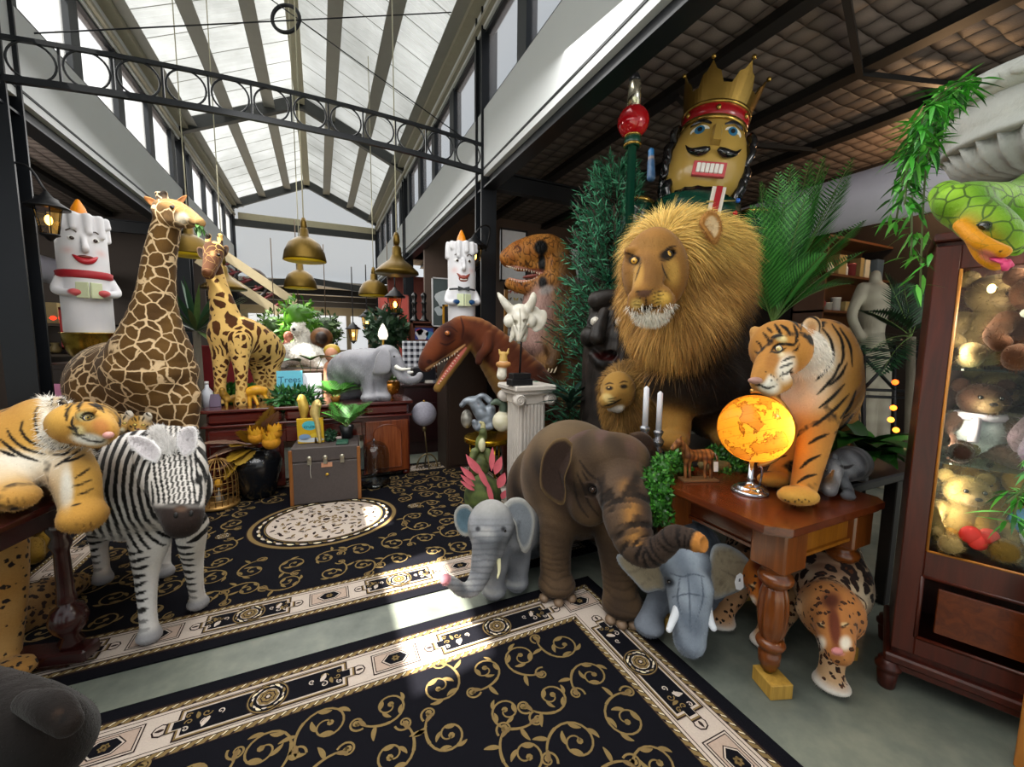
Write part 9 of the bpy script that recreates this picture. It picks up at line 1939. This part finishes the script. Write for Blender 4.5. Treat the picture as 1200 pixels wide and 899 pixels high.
picture(462, 380, 34, 68, 9.8, 'a5584e', 'c4574e', 'pink red wall panel left of the second steel column', None, 'wall_panel'); q = on_y(449, 398, 6.4); root = thing('table_lamp', (q[0], q[1], .95), 'white flame shaped table lamp glowing on a brass stem', 'lamp'); MB().lathe((q[0], q[1], q[2]), [(0, 0), (.05, .0), (.075, .06), (.06, .14), (.02, .22), (0, .24)], 20).build('shade', emit('fff6e0', 1.2), root); MB().lathe((q[0], q[1], .95), [(0, 0), (.07, 0), (.02, .04), (.015, q[2]-.95), (0, q[2]-.95)], 14).build('stem', flat('9a7a2a', .3, .8), root)
cabinet('cabinet', q[0]-.3, q[0]+.3, 6.2, 6.6, 0, .95, '33241a', 'brown cabinet under the flame shaped lamp')
for x, Y, h, r, cl, lab, nm in ((551, 5.55, .24, .12, 'a08a2a', 'brass bucket on the dark counter behind the brown dinosaur jaw', 'bucket'), (533, 5.45, .1, .16, 'b8962e', 'wide brass bowl at the front of the dark counter', 'bowl')):
 q = on_y(x, 450, Y); tag(MB().lathe((q[0], q[1], .93), [(0, 0), (r*.8, 0), (r, h*.8), (r*1.06, h*.85), (r*1.06, h), (r*.95, h), (r*.8, h*.1), (0, h*.1)], 28).build(nm, flat(cl, .3, .8)), lab, nm)
bottle(520, 5.42, .93, .16, .035, 'd6d2cc', 'small white bottle on the counter edge by the brass bowl')
q = on_y(496, 448, 5.5); tag(MB().box((q[0], q[1], 1.03), (.3, .2, .2), bev=.01).build('camera_box', flat('14151c', .4)), 'dark box below the gingham panel on the counter', 'box')
for k, (x, cl) in enumerate(((505, 'c9c4bc'), (512, '8a8a90'))): q = on_y(x, 456, 5.4); tag(MB().box((q[0], q[1], .945), (.16, .1, .03), euler(0, 0, .3*k)).build('notepad', flat(cl, .6)), ('pale' if k == 0 else 'grey')+' notepad lying at the counter edge under the jaw', 'notepad')
q = gz(668, 3.6, .9); L_ = [(q+[0, 0, .03*(k % 5)], (math.cos(k*2.4), math.sin(k*2.4), .2+.12*(k % 8)), .34, .05, .5) for k in range(30)]; broad('agave', 'dark grey green spiky plant right of the white column capital', np.array([q[0], q[1], 0]), L_, ['1c3a30', '2f4f40', '16302a'], sh=.4)
q = on_y(612, 425, 4.9); L_ = [(q+[0, 0, 0], (math.cos(k*2.4), math.sin(k*2.4)*.6, .5+.1*(k % 9)), .4, .035, .5) for k in range(34)]; broad('yellow_plant', 'yellow green grassy plant behind the skull stand', np.array([q[0], q[1], .0]), L_, ['8a8a1e', 'b5a51e', '5a7a24'], sh=.4)
d = 4.3; figure('mannequin', 'headless cream mannequin torso with one arm bent behind the palm', 'mannequin', [[(1024, 345, d, 15), (1024, 365, d, 14), (1022, 392, d, 11), (1022, 418, d, 16), (1022, 432, d, 15)], [(1012, 338, d, 7), (1001, 360, d, 5.5), (999, 374, d, 5), (1009, 396, d, 4.5)], [(1026, 330, d, 6), (1026, 322, d, 5)], [(1016, 440, d, 12), (1016, 480, d, 9), (1016, proj(gz(1016, d, .05))[1], d, 7)], [(1030, 440, d, 12), (1032, 480, d, 9), (1032, proj(gz(1032, d, .05))[1], d, 7)]], .014, '8f8878', 'aaa391', .6)
root = thing('iron_railing', gz(1015, 3.6, 0), 'black wrought iron railing with crossed panel in front of the mannequin', 'railing'); m = flat('0e0e12', .4, .4); e = lambda x, y: at(x, y, 3.6)
for y in (408, 417, 455, 463): MB().tube([e(975, y), e(1075, y+4)], .014, 6).build('rail', m, root)
for x in (978, 1012, 1048, 1074): MB().tube([e(x, 405), gz(x, 3.6, 0)], .016, 6).build('post', m, root)
for x0, x1 in ((1012, 1048), (978, 1012)): MB().tube([e(x0, 418), e(x1, 456)], .014, 6).build('cross_bar', m, root); MB().tube([e(x1, 418), e(x0, 456)], .014, 6).build('cross_bar', m, root)
q = at(1010, 300, 5.6); cabinet('shelf_unit', q[0]-.8, q[0]+1.4, q[1], q[1]+.4, 0, 2.9, '5a3418', 'tall warm lit wooden shelf unit behind the mannequin', shelves=6); goods(q[1]+.15, q[0]-.75, q[0]+1.3, [.05+.476*k for k in range(1, 6)], 11, 'of the warm lit shelf unit', .3)
lamp('shelf_lamp', 'POINT', q+np.array([.2, -.6, .9]), 50, (1, .6, .3), .1)
for k, (x, y, cl) in enumerate(((1047, 478, 'ff7a20'), (1049, 448, 'ff5a18'), (1044, 492, 'ffa030'), (1050, 504, 'ff8a28'))): tag(MB().ball(at(x, y, 3.3), .022, None, 10, 8).build('fairy_light', emit(cl, 5)), 'small orange fairy light beside the cabinet side, %s of the string' % ('second from top', 'topmost', 'third from top', 'lowest')[k], 'fairy light', 'fairy lights by the cabinet')
pb = gz(1062, 2.95, 0); top = at(1068, 395, 2.95); S = [(top, norm(at(x, y, dd)-top)+np.array([0, 0, dr*.3]), np.linalg.norm(at(x, y, dd)-top), 20, .2, .02, dr) for x, y, dd, dr in ((1020, 360, 2.9, .4), (1015, 400, 2.8, .8), (1040, 320, 3.0, .3), (1030, 430, 2.8, 1.0), (1060, 330, 3.1, .4), (1085, 350, 3.1, .5))]
palm('palm_plant', pb, 'dark palm plant standing beside the cabinet before the mannequin', S, ['12301c', '1d4426'], trunk=([pb, top], [.03, .025]))
figure('hanging_soldier', 'small blue toy soldier ornament hanging right of the sceptre', 'ornament', [[(763, 190, 3.0, 4), (763, 208, 3.0, 5)], [(763, 182, 3.0, 3.4), (763, 177, 3.0, 3.4)], [(763, 187, 3.0, 3), (763, 186, 3.0, 3)]], .007, '1a3a5a', '24486a', .4, tags=['a', 'hat#1a5a8a', 'face#c9a06a'])
